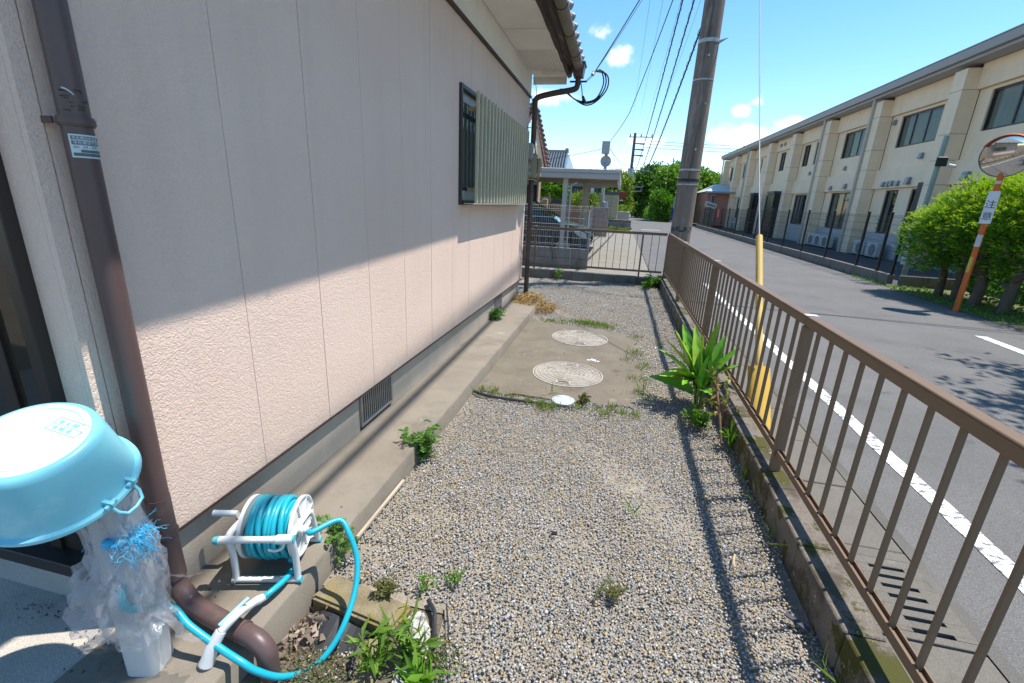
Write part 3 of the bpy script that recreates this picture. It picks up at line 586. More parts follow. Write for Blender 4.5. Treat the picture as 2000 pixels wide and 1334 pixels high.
# ---------------------------------------------------------------- brown aluminium fences
m_alu = mat('bronze_aluminium', (.185, .122, .078), .5, .08, 3, metal=.1, spec=.35, stain=[((.23, .165, .12), 5, .58, .15)])
m_cap = mat('fence_cap', (.55, .55, .54), .4, .08, 5)
def fence(root, A, B, nposts, posts_at, nbal, ztop, zbot, zbase, spacing, skip=()):
    """rails, posts and square balusters between A and B (ground points)"""
    A, B = Vector(A), Vector(B); d = (B-A).normalized(); ang = math.atan2(d.y, d.x)
    R = Matrix.Rotation(ang, 4, 'Z')
    Lr = (B-A).length
    prev = 0.0
    cuts = [p for p in posts_at]
    segs = [(a, b) for a, b in zip(cuts[:-1], cuts[1:])]
    for a, b in segs:
        q = MB(); q.box(a+.001, b-.001, -.016, .016, ztop-.044, ztop-.004); q.box(a+.001, b-.001, -.021, .021, ztop-.0039, ztop+.004); me = q.mesh('top_rail', bev=.0025); link('top_rail', me, m_alu, root, Matrix.Translation(A) @ R)
        q = MB(); q.box(a+.017, b-.017, -.015, -.010, zbot, zbot+.034); q.box(a+.017, b-.017, .010, .015, zbot, zbot+.034); q.box(a+.017, b-.017, -.0099, .0099, zbot+.010, zbot+.020); me = q.mesh('bottom_rail'); link('bottom_rail', me, m_alu, root, Matrix.Translation(A) @ R)
    pm_ = MB(); pm_.box(-.0145, .0145, -.024, .024, zbase-.03, ztop-.0445); pme = pm_.mesh('post', bev=.003)
    cp = MB(); cp.box(-.018, .018, -.026, .026, ztop+.0045, ztop+.0085); cpe = cp.mesh('post_cap', bev=.0015)
    for s in posts_at:
        if s in skip: continue
        W_ = Matrix.Translation(A+d*s) @ R; po = link('post', pme, m_alu, root, W_); link('post_cap', cpe, m_cap, po, W_)
    bm__ = MB(); bm__.box(-.005, .005, -.0085, .0085, zbot+.0205, ztop-.0442); bme = bm__.mesh('baluster', bev=.0015)
    s = spacing
    while s < Lr-.03:
        if min(abs(s-p) for p in posts_at) > .045:
            link('baluster', bme, m_alu, root, Matrix.Translation(A+d*s) @ R)
        s += spacing
SF = thing('metal_fence', (.896, 4.7, .15), 'long brown bar fence standing on the mossy kerb beside the road', 'fence')
fence(SF, (.896, .10, 0), (.896, 8.88, 0), 5, [0.0, 2.19, 4.37, 6.55, 8.76], 0, .95, .235, .15, .1293)
FF = thing('metal_fence', (-.7, 8.85, .12), 'short brown bar fence across the far end of the gravel yard', 'fence')
fence(FF, (.862, 8.86, 0), (-2.2, 8.86, 0), 3, [0.0, .42, 2.40, 3.05], 0, .945, .225, .12, .1295, skip=(0.0,))

# ---------------------------------------------------------------- roadside gutter: cover slabs, slotted grate, asphalt edge
ch = MB(); ch.box(.95, 1.046, -3, 9.3, -.2, -.003); ob('mortar_strip', ch, m_gutter, kind='structure')
gs = thing('drain_covers', (1.2, 3, -.01), 'row of concrete gutter covers between the fence and the asphalt', 'drain cover')
rr = random.Random(6); yy = -.5
while yy < 8.9:
    y1 = yy+.50
    if not (yy < 1.93 and y1 > 1.51):
        q = MB(); q.box(1.048, 1.368, yy+.003, y1-.003, -.09, -.003+rr.uniform(-.002, .002)); ob('cover_slab', q, m_gutter, gs, bev=.004)
    yy = y1
for a, b in ((1.0, 1.512), (1.934, 2.0)):
    q = MB(); q.box(1.048, 1.368, a+.003, b-.002, -.09, -.004); ob('cover_slab', q, m_gutter, gs, bev=.004)
gr = thing('drain_grate', (1.2, 1.72, -.01), 'concrete drain grate with two columns of slots below the near fence bay', 'drain grate')
q = MB(); Y0, Y1 = 1.515, 1.931; sy0 = [1.548+.0525*k for k in range(7)]; xs_ = (1.048, 1.072, 1.128, 1.170, 1.300, 1.368)
q.box(1.048, 1.368, Y0, sy0[0]-.0005, -.07, .001); ob('grate_frame', q, m_gutter, gr, bev=.002); q = MB(); q.box(1.048, 1.368, sy0[-1]+.0195, Y1, -.07, .001); ob('grate_frame', q, m_gutter, gr, bev=.002)
for k in range(7):
    y0 = sy0[k]; q = MB(); q.box(1.048, 1.0715, y0, y0+.019, -.07, .0008); q.box(1.1285, 1.1695, y0, y0+.019, -.07, .0008); q.box(1.3005, 1.368, y0, y0+.019, -.07, .0008)
    if k < 6: q.box(1.048, 1.368, y0+.0195, sy0[k+1]-.0005, -.07, .0011)
    ob('grate_bar', q, m_gutter, gr)
q = MB(); q.poly([(1.04, 1.5, -.12), (1.38, 1.5, -.12), (1.38, 1.95, -.12), (1.04, 1.95, -.12)]); ob('drain_floor', q, m_dark, gr)
q = MB(); q.add([(1.372, -3, -.0045), (1.425, -3, -.0045), (1.425, 9.2, -.0045), (1.372, 9.2, -.0045)], [(0, 1, 2, 3)]); ob('asphalt_edge', q, mat('edge_asphalt', (.12, .112, .10), .95, .25, 3, bump=.4, bsc=180, grain=.3, stain=[((.04, .038, .035), 20, .63, .03, (1, .12, 1))]), road)

# ---------------------------------------------------------------- manhole covers
m_iron = mat('worn_cover', (.30, .265, .22), .65, .2, 14, bump=.4, bsc=120, grain=.2, gsc=300, stain=[((.19, .155, .115), 7, .52, .10), ((.60, .59, .56), 6, .63, .06)])
m_rib = mat('worn_rib', (.40, .37, .33), .6, .18, 10, stain=[((.36, .30, .23), 9, .54, .1)])
def cover(name, c, r, label, rot):
    root = thing(name, (c[0], c[1], 0), label, 'manhole cover', 'tank covers'); T = Matrix.Translation((c[0], c[1], .002)) @ Matrix.Rotation(rad(rot), 4, 'Z')
    q = MB(); q.lathe([(r, -.01), (r, .006), (r-.010, .007), (r-.012, -.004)], 56, T); ob('rim_ring', q, m_rib, root, smooth=40)
    q = MB(); n = 56; vs = [T @ Vector((0, 0, .006))]+[T @ Vector((rr_*math.cos(2*math.pi*i/n), rr_*math.sin(2*math.pi*i/n), .0055)) for rr_ in (r*.5, r-.016) for i in range(n)]
    fs = [(0, 1+i, 1+(i+1) % n) for i in range(n)]+[(1+i, 1+n+i, 1+n+(i+1) % n, 1+(i+1) % n) for i in range(n)]; q.add(vs, fs); ob('cover_plate', q, m_iron, root)
    for k, rk in enumerate((.90, .78, .66, .53, .40, .28, .16)):
        q = MB(); a0 = .35*k
        for s in range(4 if k % 2 else 3):
            w = (2*math.pi)/(4 if k % 2 else 3); q.lathe([(rk*r-.004, .005), (rk*r-.003, .0092), (rk*r+.003, .0092), (rk*r+.004, .005)], 18, T, a0+s*w+.06, a0+(s+1)*w-.06)
        ob('raised_ring', q, m_rib, root)
    q = MB()
    for k in range(12):
        a = 2*math.pi*k/12; r0, r1 = (.05 if k % 3 == 0 else .55)*r, (.5 if k % 3 == 0 else .88)*r
        q.bar(T @ Vector((r0*math.cos(a), r0*math.sin(a), .007)), T @ Vector((r1*math.cos(a), r1*math.sin(a), .007)), .005, .0045)
    ob('raised_spoke', q, m_rib, root)
    for s in (-1, 1):
        yc = s*r*.74; h = MB(); 
        for (x0, x1, y0, y1) in ((-.058, .058, .016, .026), (-.058, .058, -.026, -.016), (-.058, -.046, -.0155, .0155), (.046, .058, -.0155, .0155)):
            h.prism([T @ Vector((a, yc+b, .0062)) for a, b in ((x0, y0), (x1, y0), (x1, y1), (x0, y1))], (0, 0, .006))
        ho = ob('lifting_slot', h, m_rib, root)
        h = MB(); h.poly([T @ Vector((a, yc+b, .0068)) for a, b in ((-.046, -.0155), (.046, -.0155), (.046, .0155), (-.046, .0155))]); ob('slot_hole', h, mat('slot_dirt', (.10, .06, .035), .95, .3), ho)
cover('manhole_cover', (-.298, 3.685), .298, 'nearer of the two large round tank covers on the slab', -3)
cover('manhole_cover', (-.290, 4.815), .300, 'farther of the two large round tank covers, next to the grass strip', 4)
c0 = onz(1100, 781, .006); q = MB(); q.lathe([(.085, -.02), (.085, .003), (.078, .007), (.0, .0075)], 28, Matrix.Translation((c0.x, c0.y, .004)))
ob('inspection_cap', q, mat('grey_cap', (.42, .46, .49), .5, .12, 20), smooth=40, label='small plain grey round inspection cap at the near slab edge', cat='drain cap')
q = MB(); rr = random.Random(2)
for k in range(7):
    p = onz(1150+3.2*k, 703+rr.uniform(-2, 2)-(1.5 if k < 3 else -1), .0035); w = rr.uniform(.008, .02)
    q.poly([(p.x+w*math.cos(a)*rr.uniform(.7, 1.3), p.y+w*math.sin(a)*rr.uniform(.5, 1.4), .0045) for a in [i*math.pi/3 for i in range(6)]])
ob('paint_splash', q, mat('splash_white', (.7, .7, .7), .7, .1), label='white paint splash on the slab right of the covers', cat='paint mark')

# ---------------------------------------------------------------- near pit: edging blocks, mat, dead leaves
m_moss = mat('mossy_block', (.20, .165, .10), .95, .3, 14, bump=.7, bsc=110, bdist=.005, grain=.3, gsc=300, stain=[((.24, .17, .05), 9, .52, .1), ((.09, .08, .05), 6, .56, .1)])
m_pale = mat('pale_edging', (.40, .39, .37), .9, .25, 20, bump=.7, bsc=160, grain=.3, gsc=200, stain=[((.18, .17, .16), 16, .52, .06)])
def slabstone(name, poly, z0, z1, m_, label, cat='edging stone'):
    q = MB(); q.prism([(x, y, z0) for x, y in poly], (0, 0, z1-z0)); return ob(name, q, m_, bev=.010, seg=2, smooth=30, label=label, cat=cat)
slabstone('edging_stone', [(-.944, 1.125), (-.60, 1.075), (-.575, 1.185), (-.915, 1.245)], -.17, .006, m_moss, 'mossy brown edging stone lying across the end of the gravel by the step')
slabstone('edging_stone', [(-.675, 1.045), (-.60, 1.055), (-.50, .60), (-.60, .58)], -.17, -.008, m_moss, 'brown edging stone behind the leafy weed, right of the pit')
slabstone('edging_stone', [(-.575, 1.16), (-.535, 1.185), (-.475, 1.115), (-.355, .62), (-.45, .59)], -.17, .004, m_pale, 'pale speckled edging stone along the near gravel edge')
def pit_z(y): return -.062+.060*min(1.0, max(0.0, (1.02-y)/.16))
q = MB(); yr = [.3+.94*i/24 for i in range(25)]; rp_ = random.Random(17)
g_ = [[(-.95+.33*k/8, y, pit_z(y)+rp_.uniform(-.008, .008)) for k in range(9)] for y in yr]; q.add([p for row in g_ for p in row], [(a*9+b, a*9+b+1, a*9+b+10, a*9+b+9) for a in range(24) for b in range(8)])
ob('pit_floor', q, m_soil, kind='structure'); q = MB(); q.poly([(-.62, .3, -.024), (-.30, .3, -.024), (-.40, 1.24, -.024), (-.62, 1.24, -.024)]); ob('edging_soil', q, m_soil, kind='structure')
q = MB(); n = 8
for i in range(n):
    a, b = i/n, (i+1)/n
    def P_(u, v): return (-.885+.20*u, 1.105-.028*u-.15*v, -.022-.045*v**1.3+.008*math.sin(u*6))
    for j in range(5): q.poly([P_(a, j/5), P_(b, j/5), P_(b, (j+1)/5), P_(a, (j+1)/5)])
ob('black_sheet', q, mat('black_rubber', (.028, .03, .036), .42, .2, 8, bump=.2, bsc=40), label='black rubber sheet tucked under the mossy edging stone', cat='sheet', smooth=40)
q = MB(); q.tube(catmull([(-.685, 1.06, -.01), (-.68, .98, -.015), (-.655, .90, -.02), (-.635, .82, -.02), (-.63, .72, -.03)], 5), .006, 6); ob('black_strip', q, MATS['black_rubber'], label='thin black plastic strip beside the pit', cat='strip')
q = MB(); q.tube(catmull([(-.53, 1.22, .004), (-.49, 1.18, .006), (-.47, 1.13, .0), (-.44, 1.06, .0)], 5), [.008]*16, 6); q.tube(catmull([(-.46, 1.22, .008), (-.42, 1.13, .010), (-.405, 1.09, .008)], 4), .003, 5); ob('black_hose_piece', q, MATS['black_rubber'], label='short black hose end at the pale edging stone', cat='hose')
q = MB(); q.tube(catmull([onz(920, 762, .006), onz(950, 772, .012), onz(990, 779, .01), onz(1045, 786, .006), onz(1120, 797, .0)], 6), .011, 8); ob('drain_hose', q, MATS['black_rubber'], smooth=40, label='black hose lying along the near edge of the tank slab', cat='hose')
q = MB(); q.tube(catmull([(-.93, .72, -.06), (-.87, .83, -.045), (-.80, .92, -.06)], 6), .022, 12); ob('drain_pipe', q, MATS['black_rubber'], smooth=40, label='grey corrugated drain pipe end under the brown elbow', cat='pipe')
def deadleaves(n, c, sp, seed, zb):
    r = np.random.default_rng(seed); P = np.stack([r.normal(c[0], sp[0], n), r.normal(c[1], sp[1], n), zb+np.abs(r.normal(0, sp[2], n))], 1)
    return leaves_np(P, r.normal(size=(n, 3))*np.array([1, 1, .35]), r.uniform(.02, .05, n), r.uniform(.014, .03, n), r, .4)
V, F = deadleaves(240, (-.885, 1.0), (.026, .055, .022), 4, -.06)
link('dead_leaves', npmesh('dead_leaves', V, F), leafmat('dead_leaf', (.17, .13, .10), (.40, .32, .25), .8, .1), label='heap of curled brown dead leaves in the pit beside the step', cat='leaves', kind='stuff')
ps = np.stack([RNG.uniform(-.84, -.66, 240), RNG.uniform(.72, 1.04, 240), RNG.uniform(.0, .012, 240)], 1); ps[:, 2] += np.array([pit_z(v) for v in ps[:, 1]])
V, F = scatter_stones(ps, RNG.uniform(.007, .012, 240), 5); link('pit_gravel', npmesh('pit_gravel', V, F), m_grav, label='loose gravel lying in the pit beside the black sheet', cat='gravel', kind='stuff')
bp_ = [onz(RNG.uniform(110, 330), RNG.uniform(1130, 1320), .102) for _ in range(60)]+[onz(RNG.uniform(20, 200), RNG.uniform(1170, 1200)+10, .102) for _ in range(40)]+[onz(x, y, .102) for x, y in ((667, 990), (425, 1155), (420, 1165), (410, 1150), (560, 1045), (725, 900), (770, 790), (862, 770), (868, 785), (885, 795))]
V, F = scatter_stones(np.array([list(p) for p in bp_]), RNG.uniform(.003, .008, len(bp_)), 9); link('scattered_pebbles', npmesh('pebbles', V, F), mat('dark_pebble', (.055, .06, .07), .8, .3, 40), label='small dark pebbles scattered on the concrete step and terrace', cat='pebbles', kind='stuff')

# ---------------------------------------------------------------- tap post, plastic bag, blue tub
m_pvc = mat('white_pvc', (.52, .53, .535), .45, .05, 5, stain=[((.42, .36, .28), 9, .64, .06)])
tp = MB(); cpx, cpy = -1.165, .735; prof = []
for i in range(24):
    a = 2*math.pi*i/24; e = 2.0/5; c_, s_ = math.cos(a), math.sin(a); prof.append((math.copysign(abs(c_)**e, c_)*.043, math.copysign(abs(s_)**e, s_)*.043))
Rz = Matrix.Rotation(rad(14), 2); prof = [Rz @ Vector(p) for p in prof]
tp.prism([(cpx+p.x, cpy+p.y, .095) for p in prof], (0, 0, .56)); ob('tap_post', tp, m_pvc, smooth=35, label='square white water tap post standing on the terrace under the tub', cat='tap post')
from mathutils import noise as mnoise
def crumple(seed, rings, n, jit):
    """gathered bag skin: long folds running from the tie, creases, ragged hem"""
    vs = []; fs = []; K_ = 7; o = Vector((seed*3.7, seed*1.3, 0)); RR = []
    for a_, b_ in zip(rings[:-1], rings[1:]):
        for j_ in range(K_): RR.append([a_[c]+(b_[c]-a_[c])*j_/K_ for c in range(5)])
    RR.append(list(rings[-1])); m = len(RR); z_hi, z_lo = RR[0][2], RR[-1][2]
    for k, (cx, cy, cz, ra, rb) in enumerate(RR):
        for i in range(n):
            a = 2*math.pi*i/n; p = Vector((math.cos(a), math.sin(a), cz*6)); low = (k/m)
            fold = mnoise.noise(Vector((math.cos(a)*2.6, math.sin(a)*2.6, cz*5))+o); fine = abs(mnoise.noise(Vector((math.cos(a)*5, math.sin(a)*5, cz*22))+o)); cre = abs(mnoise.noise(Vector((math.cos(a)*3+cz*9, math.sin(a)*3-cz*7, cz*14))+o))
            f = .92+jit*(.85*fold-.55*fine+.35*cre); hem = (.035*mnoise.noise(Vector((math.cos(a)*2.2, math.sin(a)*2.2, 5))+o)*low**3)
            vs.append((cx+ra*f*math.cos(a), cy+rb*f*math.sin(a), cz+hem))
    for k in range(m-1):
        for i in range(n): fs.append((k*n+i, k*n+(i+1) % n, (k+1)*n+(i+1) % n, (k+1)*n+i))
    m_ = MB(); m_.add(vs, fs); return m_
m_film = filmmat('clear_bag', (.56, .57, .61), .66)
bag = thing('plastic_bag', (cpx, cpy, .25), 'crumpled translucent plastic bags tied round the tap post below the tub', 'plastic bag')
ob('bag_skin', crumple(3, [(cpx-.015, cpy-.02, .70, .06, .055), (cpx+.005, cpy-.01, .56, .066, .06), (cpx+.01, cpy-.005, .50, .075, .07), (cpx+.02, cpy-.01, .455, .07, .065), (cpx+.005, cpy-.01, .425, .10, .085), (cpx-.0, cpy-.015, .385, .112, .09), (cpx+.0, cpy-.015, .345, .108, .085), (cpx+.01, cpy-.02, .315, .10, .08), (cpx+.015, cpy-.02, .285, .112, .088)], 130, .62), m_film, bag, smooth=28)
ob('bag_skin', crumple(8, [(cpx-.03, cpy+.01, .47, .05, .05), (cpx-.05, cpy+.0, .43, .085, .07), (cpx-.05, cpy+.0, .38, .095, .075), (cpx-.045, cpy-.01, .34, .075, .06), (cpx-.04, cpy-.01, .30, .095, .065)], 110, .75), m_film, bag, smooth=28)
def flap(pts, w, seed):
    r = random.Random(seed); m_ = MB(); C_ = catmull(pts, 5); L_, R_ = [], []
    for i, p in enumerate(C_):
        ww = w*(1-.55*i/len(C_))*r.uniform(.7, 1.25); o = Vector((r.uniform(-1, 1), r.uniform(-1, 1), r.uniform(-.5, 1))).normalized()*ww*.5
        L_.append(p+Vector((.3, -.7, .6)).normalized()*ww+o*.4); R_.append(p-Vector((.3, -.7, .6)).normalized()*ww+o*.4)
    for i in range(len(C_)-1): m_.poly([L_[i], R_[i], R_[i+1], L_[i+1]])
    return m_
ob('bag_flap', flap([(cpx+.06, cpy-.03, .36), (cpx+.11, cpy-.01, .30), (cpx+.16, cpy-.01, .255), (cpx+.19, cpy+.0, .235)], .035, 3), m_film, bag)
ob('bag_flap', flap([(cpx-.05, cpy-.05, .34), (cpx+.0, cpy-.08, .30), (cpx+.05, cpy-.085, .285), (cpx+.085, cpy-.07, .255)], .022, 5), m_film, bag)
ob('bag_flap', flap([(cpx+.07, cpy+.03, .40), (cpx+.12, cpy+.05, .385), (cpx+.16, cpy+.06, .40)], .030, 6), m_film, bag)
q = MB(); rr = random.Random(15)
for k in range(130):
    p_ = Vector((cpx+.055+rr.gauss(0, .018), cpy-.012+rr.gauss(0, .018), .545+rr.gauss(0, .02))); d = Vector((rr.uniform(.0, 1), rr.uniform(-.7, .7), rr.uniform(-.6, .5))).normalized(); pts = [p_]
    for _ in range(rr.randint(5, 9)):
        d = (d+Vector((rr.uniform(-1, 1), rr.uniform(-1, 1), rr.uniform(-1, .8)))*.75).normalized(); pts.append(pts[-1]+d*.009)
    q.tube(pts, .0007, 3, caps=False)
q.tube(catmull([(cpx+.02, cpy-.05, .555), (cpx+.05, cpy-.035, .55), (cpx+.062, cpy, .545), (cpx+.05, cpy+.03, .55)], 4), .011, 8)
ob('string_bundle', q, mat('cyan_string', (.05, .42, .68), .5, .15, 30), label='frayed bright blue plastic string tied under the tub', cat='string')
m_tub = mat('aqua_plastic', (.19, .54, .64), .38, .05, 3, bump=.05, bsc=300, spec=.5, stain=[((.44, .72, .78), 2.4, .52, .25), ((.62, .78, .80), 30, .66, .05, (1, .15, 1))])
TUB_C = Vector((-1.21, .67, .722)); tax = Vector((.214, -.30, 1)).normalized()
zt = tax; xt = Vector((1, 0, 0)); xt = (xt-zt*xt.dot(zt)).normalized(); yt = zt.cross(xt)
MT = Matrix(((xt.x, yt.x, zt.x, TUB_C.x), (xt.y, yt.y, zt.y, TUB_C.y), (xt.z, yt.z, zt.z, TUB_C.z), (0, 0, 0, 1)))
tub = thing('wash_tub', TUB_C, 'upturned aqua blue plastic wash tub set over the tap post', 'tub')
def tubR(a):  # slightly oval
    return 1.0
q = MB(); RT = .142; HT = .158; RB = .114
q.lathe([(RT+.010, -.006), (RT+.013, 0), (RT+.011, .006), (RT+.001, .008), (RT-.005, .030), (RB+.006, HT-.020), (RB+.002, HT-.008), (RB-.004, HT-.002), (RB-.010, HT+.000), (RB-.012, HT+.0002)], 72, MT)
q.lathe([(RT+.010, -.006), (RT-.002, -.004), (RT-.009, .028), (RB+.002, HT-.022), (RB-.008, HT-.006), (.0001, HT-.005)], 72, MT)
ob('basin', q, m_tub, tub, smooth=35)
q = MB(); q.lathe([(RB-.012, HT+.0004), (RB-.024, HT+.001), (RB-.026, HT-.0025), (RB-.029, HT+.0005), (.06, HT+.0005), (.0001, HT+.0005)], 72, MT); ob('tub_base', q, mat('sunlit_aqua', (.60, .79, .83), .5, .05, 8, stain=[((.48, .72, .78), 5, .55, .15), ((.72, .80, .80), 40, .66, .05)]), tub, smooth=35)  # near-white colour paints in the sun glare on the upturned base
hr = Matrix.Rotation(rad(8), 4, 'Z')
def tl(x, y, z): return MT @ (hr @ Vector((x, y, z)))
q = MB(); q.tube([tl(RT+.004, -.032, .0), tl(RT+.016, -.031, -.018), tl(RT+.026, -.022, -.032), tl(RT+.028, .0, -.036), tl(RT+.026, .022, -.032), tl(RT+.016, .031, -.018), tl(RT+.004, .032, .0)], .0042, 8); ob('handle', q, m_tub, tub, smooth=50)
for s in (-.032, .032):
    q = MB(); q.prism([tl(RT-.012, s-.004, .012), tl(RT+.018, s-.004, .010), tl(RT+.018, s+.004, .010), tl(RT-.012, s+.004, .012)], tax*.010); q.prism([tl(RT+.004, s-.014, .008), tl(RT+.012, s-.014, .008), tl(RT+.012, s+.014, .008), tl(RT+.004, s+.014, .008)], tax*.008); ob('handle_lug', q, m_tub, tub)
q = MB()
for (x0, x1, y0, y1) in ((.0, .075, .03, .032), (.0, .075, .066, .068), (.0, .002, .032, .066), (.073, .075, .032, .066), (.0, .075, .048, .0495)): q.prism([MT @ Vector((a, b, HT+.0006)) for a, b in ((x0, y0), (x1, y0), (x1, y1), (x0, y1))], tax*.0004)
for (x, y, w) in ((.012, .036, .008), (.026, .036, .012), (.045, .036, .010), (.010, .052, .010), (.028, .052, .006), (.042, .053, .014)): q.prism([MT @ Vector((a, b, HT+.0006)) for a, b in ((x, y), (x+w, y), (x+w, y+.009), (x, y+.009))], tax*.0003)
ob('moulded_mark', q, m_tub, tub)

# ---------------------------------------------------------------- hose reel
m_rw = mat('reel_white', (.66, .67, .66), .4, .04, 5, spec=.45); m_hose = mat('hose_teal', (.012, .36, .46), .34, .06, 6, spec=.5, bump=.15, bsc=400, bdist=.001)
m_hcap = mat('reel_aqua', (.10, .45, .52), .4, .05)
RO = Vector((-1.085, 1.165, .10)); ru = Vector((.962, .272, 0)); rv = Vector((-.272, .962, 0))
def rl(u, v, z): return RO+(ru*u+rv*v+Vector((0, 0, z)))*.95
reel = thing('hose_reel', RO, 'white garden hose reel wound with teal hose on the concrete step', 'hose reel')
HW = .108
for s in (-1, 1):
    q = MB(); u = s*HW
    q.tube(catmull([rl(u, -.112, .010), rl(u, -.108, .05), rl(u, -.110, .12), rl(u, -.120, .180), rl(u, -.115, .205), rl(u, -.085, .208), rl(u, -.03, .200), rl(u, .03, .190), rl(u, .060, .150), rl(u, .075, .09), rl(u, .088, .05), rl(u, .095, .010)], 5), .0112, 10)
    q.tube([rl(u, -.02, .155), rl(u, .02, .155)], .012, 8); q.bar(rl(u, -.055, .165), rl(u, .065, .165), .012, .022)
    ob('side_frame', q, m_rw, reel, smooth=50)
for (v, z, r) in ((-.112, .012, .0105), (.095, .012, .0105)):
    q = MB(); q.tube([rl(-HW-.004, v, z), rl(HW+.004, v, z)], r, 12); b_ = ob('base_bar', q, m_rw, reel, smooth=50)
    for s in (-1, 1):
        q = MB(); q.tube([rl(s*(HW+.002), v, z), rl(s*(HW+.014), v, z)], [.0135, .0115], 12); ob('foot_cap', q, m_hcap if s > 0 else m_rw, b_, smooth=50)
q = MB(); q.tube([rl(-HW-.030, -.128, .196), rl(-HW-.010, -.128, .198), rl(.0, -.128, .199), rl(.062, -.128, .200)], [.0125, .0135, .0105, .012], 14); q.tube([rl(.06, -.128, .200), rl(HW+.006, -.126, .202)], .0155, 14); hb = ob('carry_handle', q, m_rw, reel, smooth=40)
q = MB(); q.tube([rl(-HW-.045, -.128, .196), rl(-HW-.026, -.128, .196)], [.012, .0155], 14); ob('handle_cap', q, m_hcap, hb, smooth=40); q = MB(); q.tube([rl(HW+.004, -.126, .202), rl(HW+.012, -.126, .202)], .0125, 14); ob('handle_cap', q, m_hcap, hb, smooth=40)
DR = .1064; DZ = .150; axm = Matrix(((rv.x, 0, ru.x, 0), (rv.y, 0, ru.y, 0), (0, 1, 0, 0), (0, 0, 0, 1)))
for s in (-1, 1):
    T = Matrix.Translation(rl(s*.088, .006, DZ)) @ axm @ Matrix.Scale(s, 4, (0, 0, 1))
    q = MB(); q.lathe([(.040, -.004), (DR-.010, -.004), (DR, -.006), (DR+.001, .006), (DR-.005, .007), (DR-.009, .0), (.045, .0), (.040, .006), (.0005, .006)], 48, T); q.lathe([(.0005, -.008), (.040, -.008), (.040, -.004)], 48, T)
    fl = ob('flange', q, m_rw, reel, smooth=35)
    for k in range(8):
        a = 2*math.pi*k/8+.2; q = MB(); q.bar(T @ Vector((.042*math.cos(a), .042*math.sin(a), .003)), T @ Vector((.106*math.cos(a), .106*math.sin(a), .003)), .004, .008, up=ru); ob('rib', q, m_rw, fl)
    q = MB(); q.lathe([(.036, .006), (.034, .010), (.0005, .011)], 28, T); ob('hub_cap', q, m_hcap, fl, smooth=35)
# wound hose: layered helix with slack loops that hang below
hp = []; turns = 9; rr = random.Random(21)
for lay, (r0, n_t, u0, u1) in enumerate(((.068, 8, -.072, .074), (.086, 8, .074, -.070), (.103, 7, -.070, .062))):
    st = 28*n_t
    for i in range(st):
        a = 2*math.pi*i/28; f = i/st; tn = int(i/28)
        sl = (.016*(max(0, -math.sin(a)))**1.5*((tn*7 % 5)/4) if lay == 2 else 0)
        wob = .006*math.sin(a+tn*1.7) if lay == 2 else 0
        hp.append(rl(u0+(u1-u0)*f+wob, .006+(r0)*math.cos(a), DZ+(r0+sl)*math.sin(a)))
q = MB(); q.tube(hp, .0098, 8); ob('wound_hose', q, m_hose, reel, smooth=60)
q = MB(); q.tube([rl(-.088, .006, DZ), rl(-HW-.012, .006, DZ)], .012, 12); q.bar(rl(-HW-.014, .006, DZ), rl(-HW-.016, -.030, DZ+.082), .018, .010, up=ru); q.tube([rl(-HW-.010, -.030, DZ+.082), rl(-HW-.030, -.030, DZ+.082)], .010, 10); ck = ob('crank_arm', q, m_rw, reel, smooth=40)
q = MB(); L_ = [rl(-HW-.028-.006*i, -.030, DZ+.082) for i in range(12)]; q.tube(L_, [.0115 if i % 2 else .0102 for i in range(12)], 12); ob('crank_grip', q, mat('grip_grey', (.50, .58, .64), .5, .05), ck, smooth=60)
q = MB(); q.tube(catmull([rl(.085, -.125, .185), rl(.075, -.132, .165), rl(.05, -.136, .158), rl(.032, -.138, .166)], 5), .0045, 8); ob('nozzle_hook', q, m_rw, reel, smooth=50)
q = MB(); q.tube([rl(HW+.005, -.07, .195), rl(HW+.022, -.072, .195), rl(HW+.026, -.073, .195), rl(HW+.042, -.076, .194)], [.016, .015, .010, .010], 14); ob('connector', q, m_rw, reel, smooth=40)
h0 = rl(HW+.040, -.076, .194)
# supply hose from the tap under the bag round to the reel
hpts = [(cpx+.035, cpy-.05, .42), (cpx+.045, cpy-.05, .36), onz(330, 1183, .255), onz(370, 1222, .205), onz(430, 1266, .155), onz(470, 1292, .13), onz(502, 1311, .092), onz(548, 1322, .035), onz(600, 1310, -.02), onz(640, 1275, .0), onz(672, 1220, .05), onz(694, 1150, .11), onz(697, 1090, .18), onz(682, 1043, .25), onz(662, 1016, .288), h0+Vector((.018, -.004, .002)), h0]
q = MB(); q.tube(catmull(hpts, 8), .0098, 10); ob('supply_hose', q, m_hose, smooth=60, label='teal hose looping from the tap post over the ground to the reel', cat='hose')
q = MB(); n0 = onz(512, 1168, .135); q.tube(catmull([rl(.078, -.085, .075), onz(580, 1100, .13), onz(558, 1130, .135), onz(530, 1155, .14), n0], 6), .0098, 10); ob('nozzle_hose', q, m_hose, smooth=60, label='short teal hose running from the reel to the white spray nozzle', cat='hose')
ng = thing('spray_nozzle', onz(440, 1230, .1), 'white spray nozzle with pale blue trigger lying across the brown drain pipe', 'nozzle')
n1 = onz(497, 1176, .155); n2 = onz(462, 1200, .215); n3 = onz(432, 1232, .19); n4 = onz(415, 1262, .155); n5 = onz(404, 1296, .105)
q = MB(); q.tube([n0, n0+(n1-n0)*.6, n1], [.013, .0145, .0125], 14); ob('screw_collar', q, mat('collar_grey', (.60, .66, .66), .4, .05), ng, smooth=50)
q = MB(); q.tube(catmull([n1, n1+(n2-n1)*.5, n2, n3], 5), .0125, 14); ob('grip', q, m_rw, ng, smooth=50)
q = MB(); q.tube([n3, n4, n4+(n5-n4)*.6, n5], [.015, .0175, .019, .021], 16); ob('spray_head', q, m_rw, ng, smooth=50)
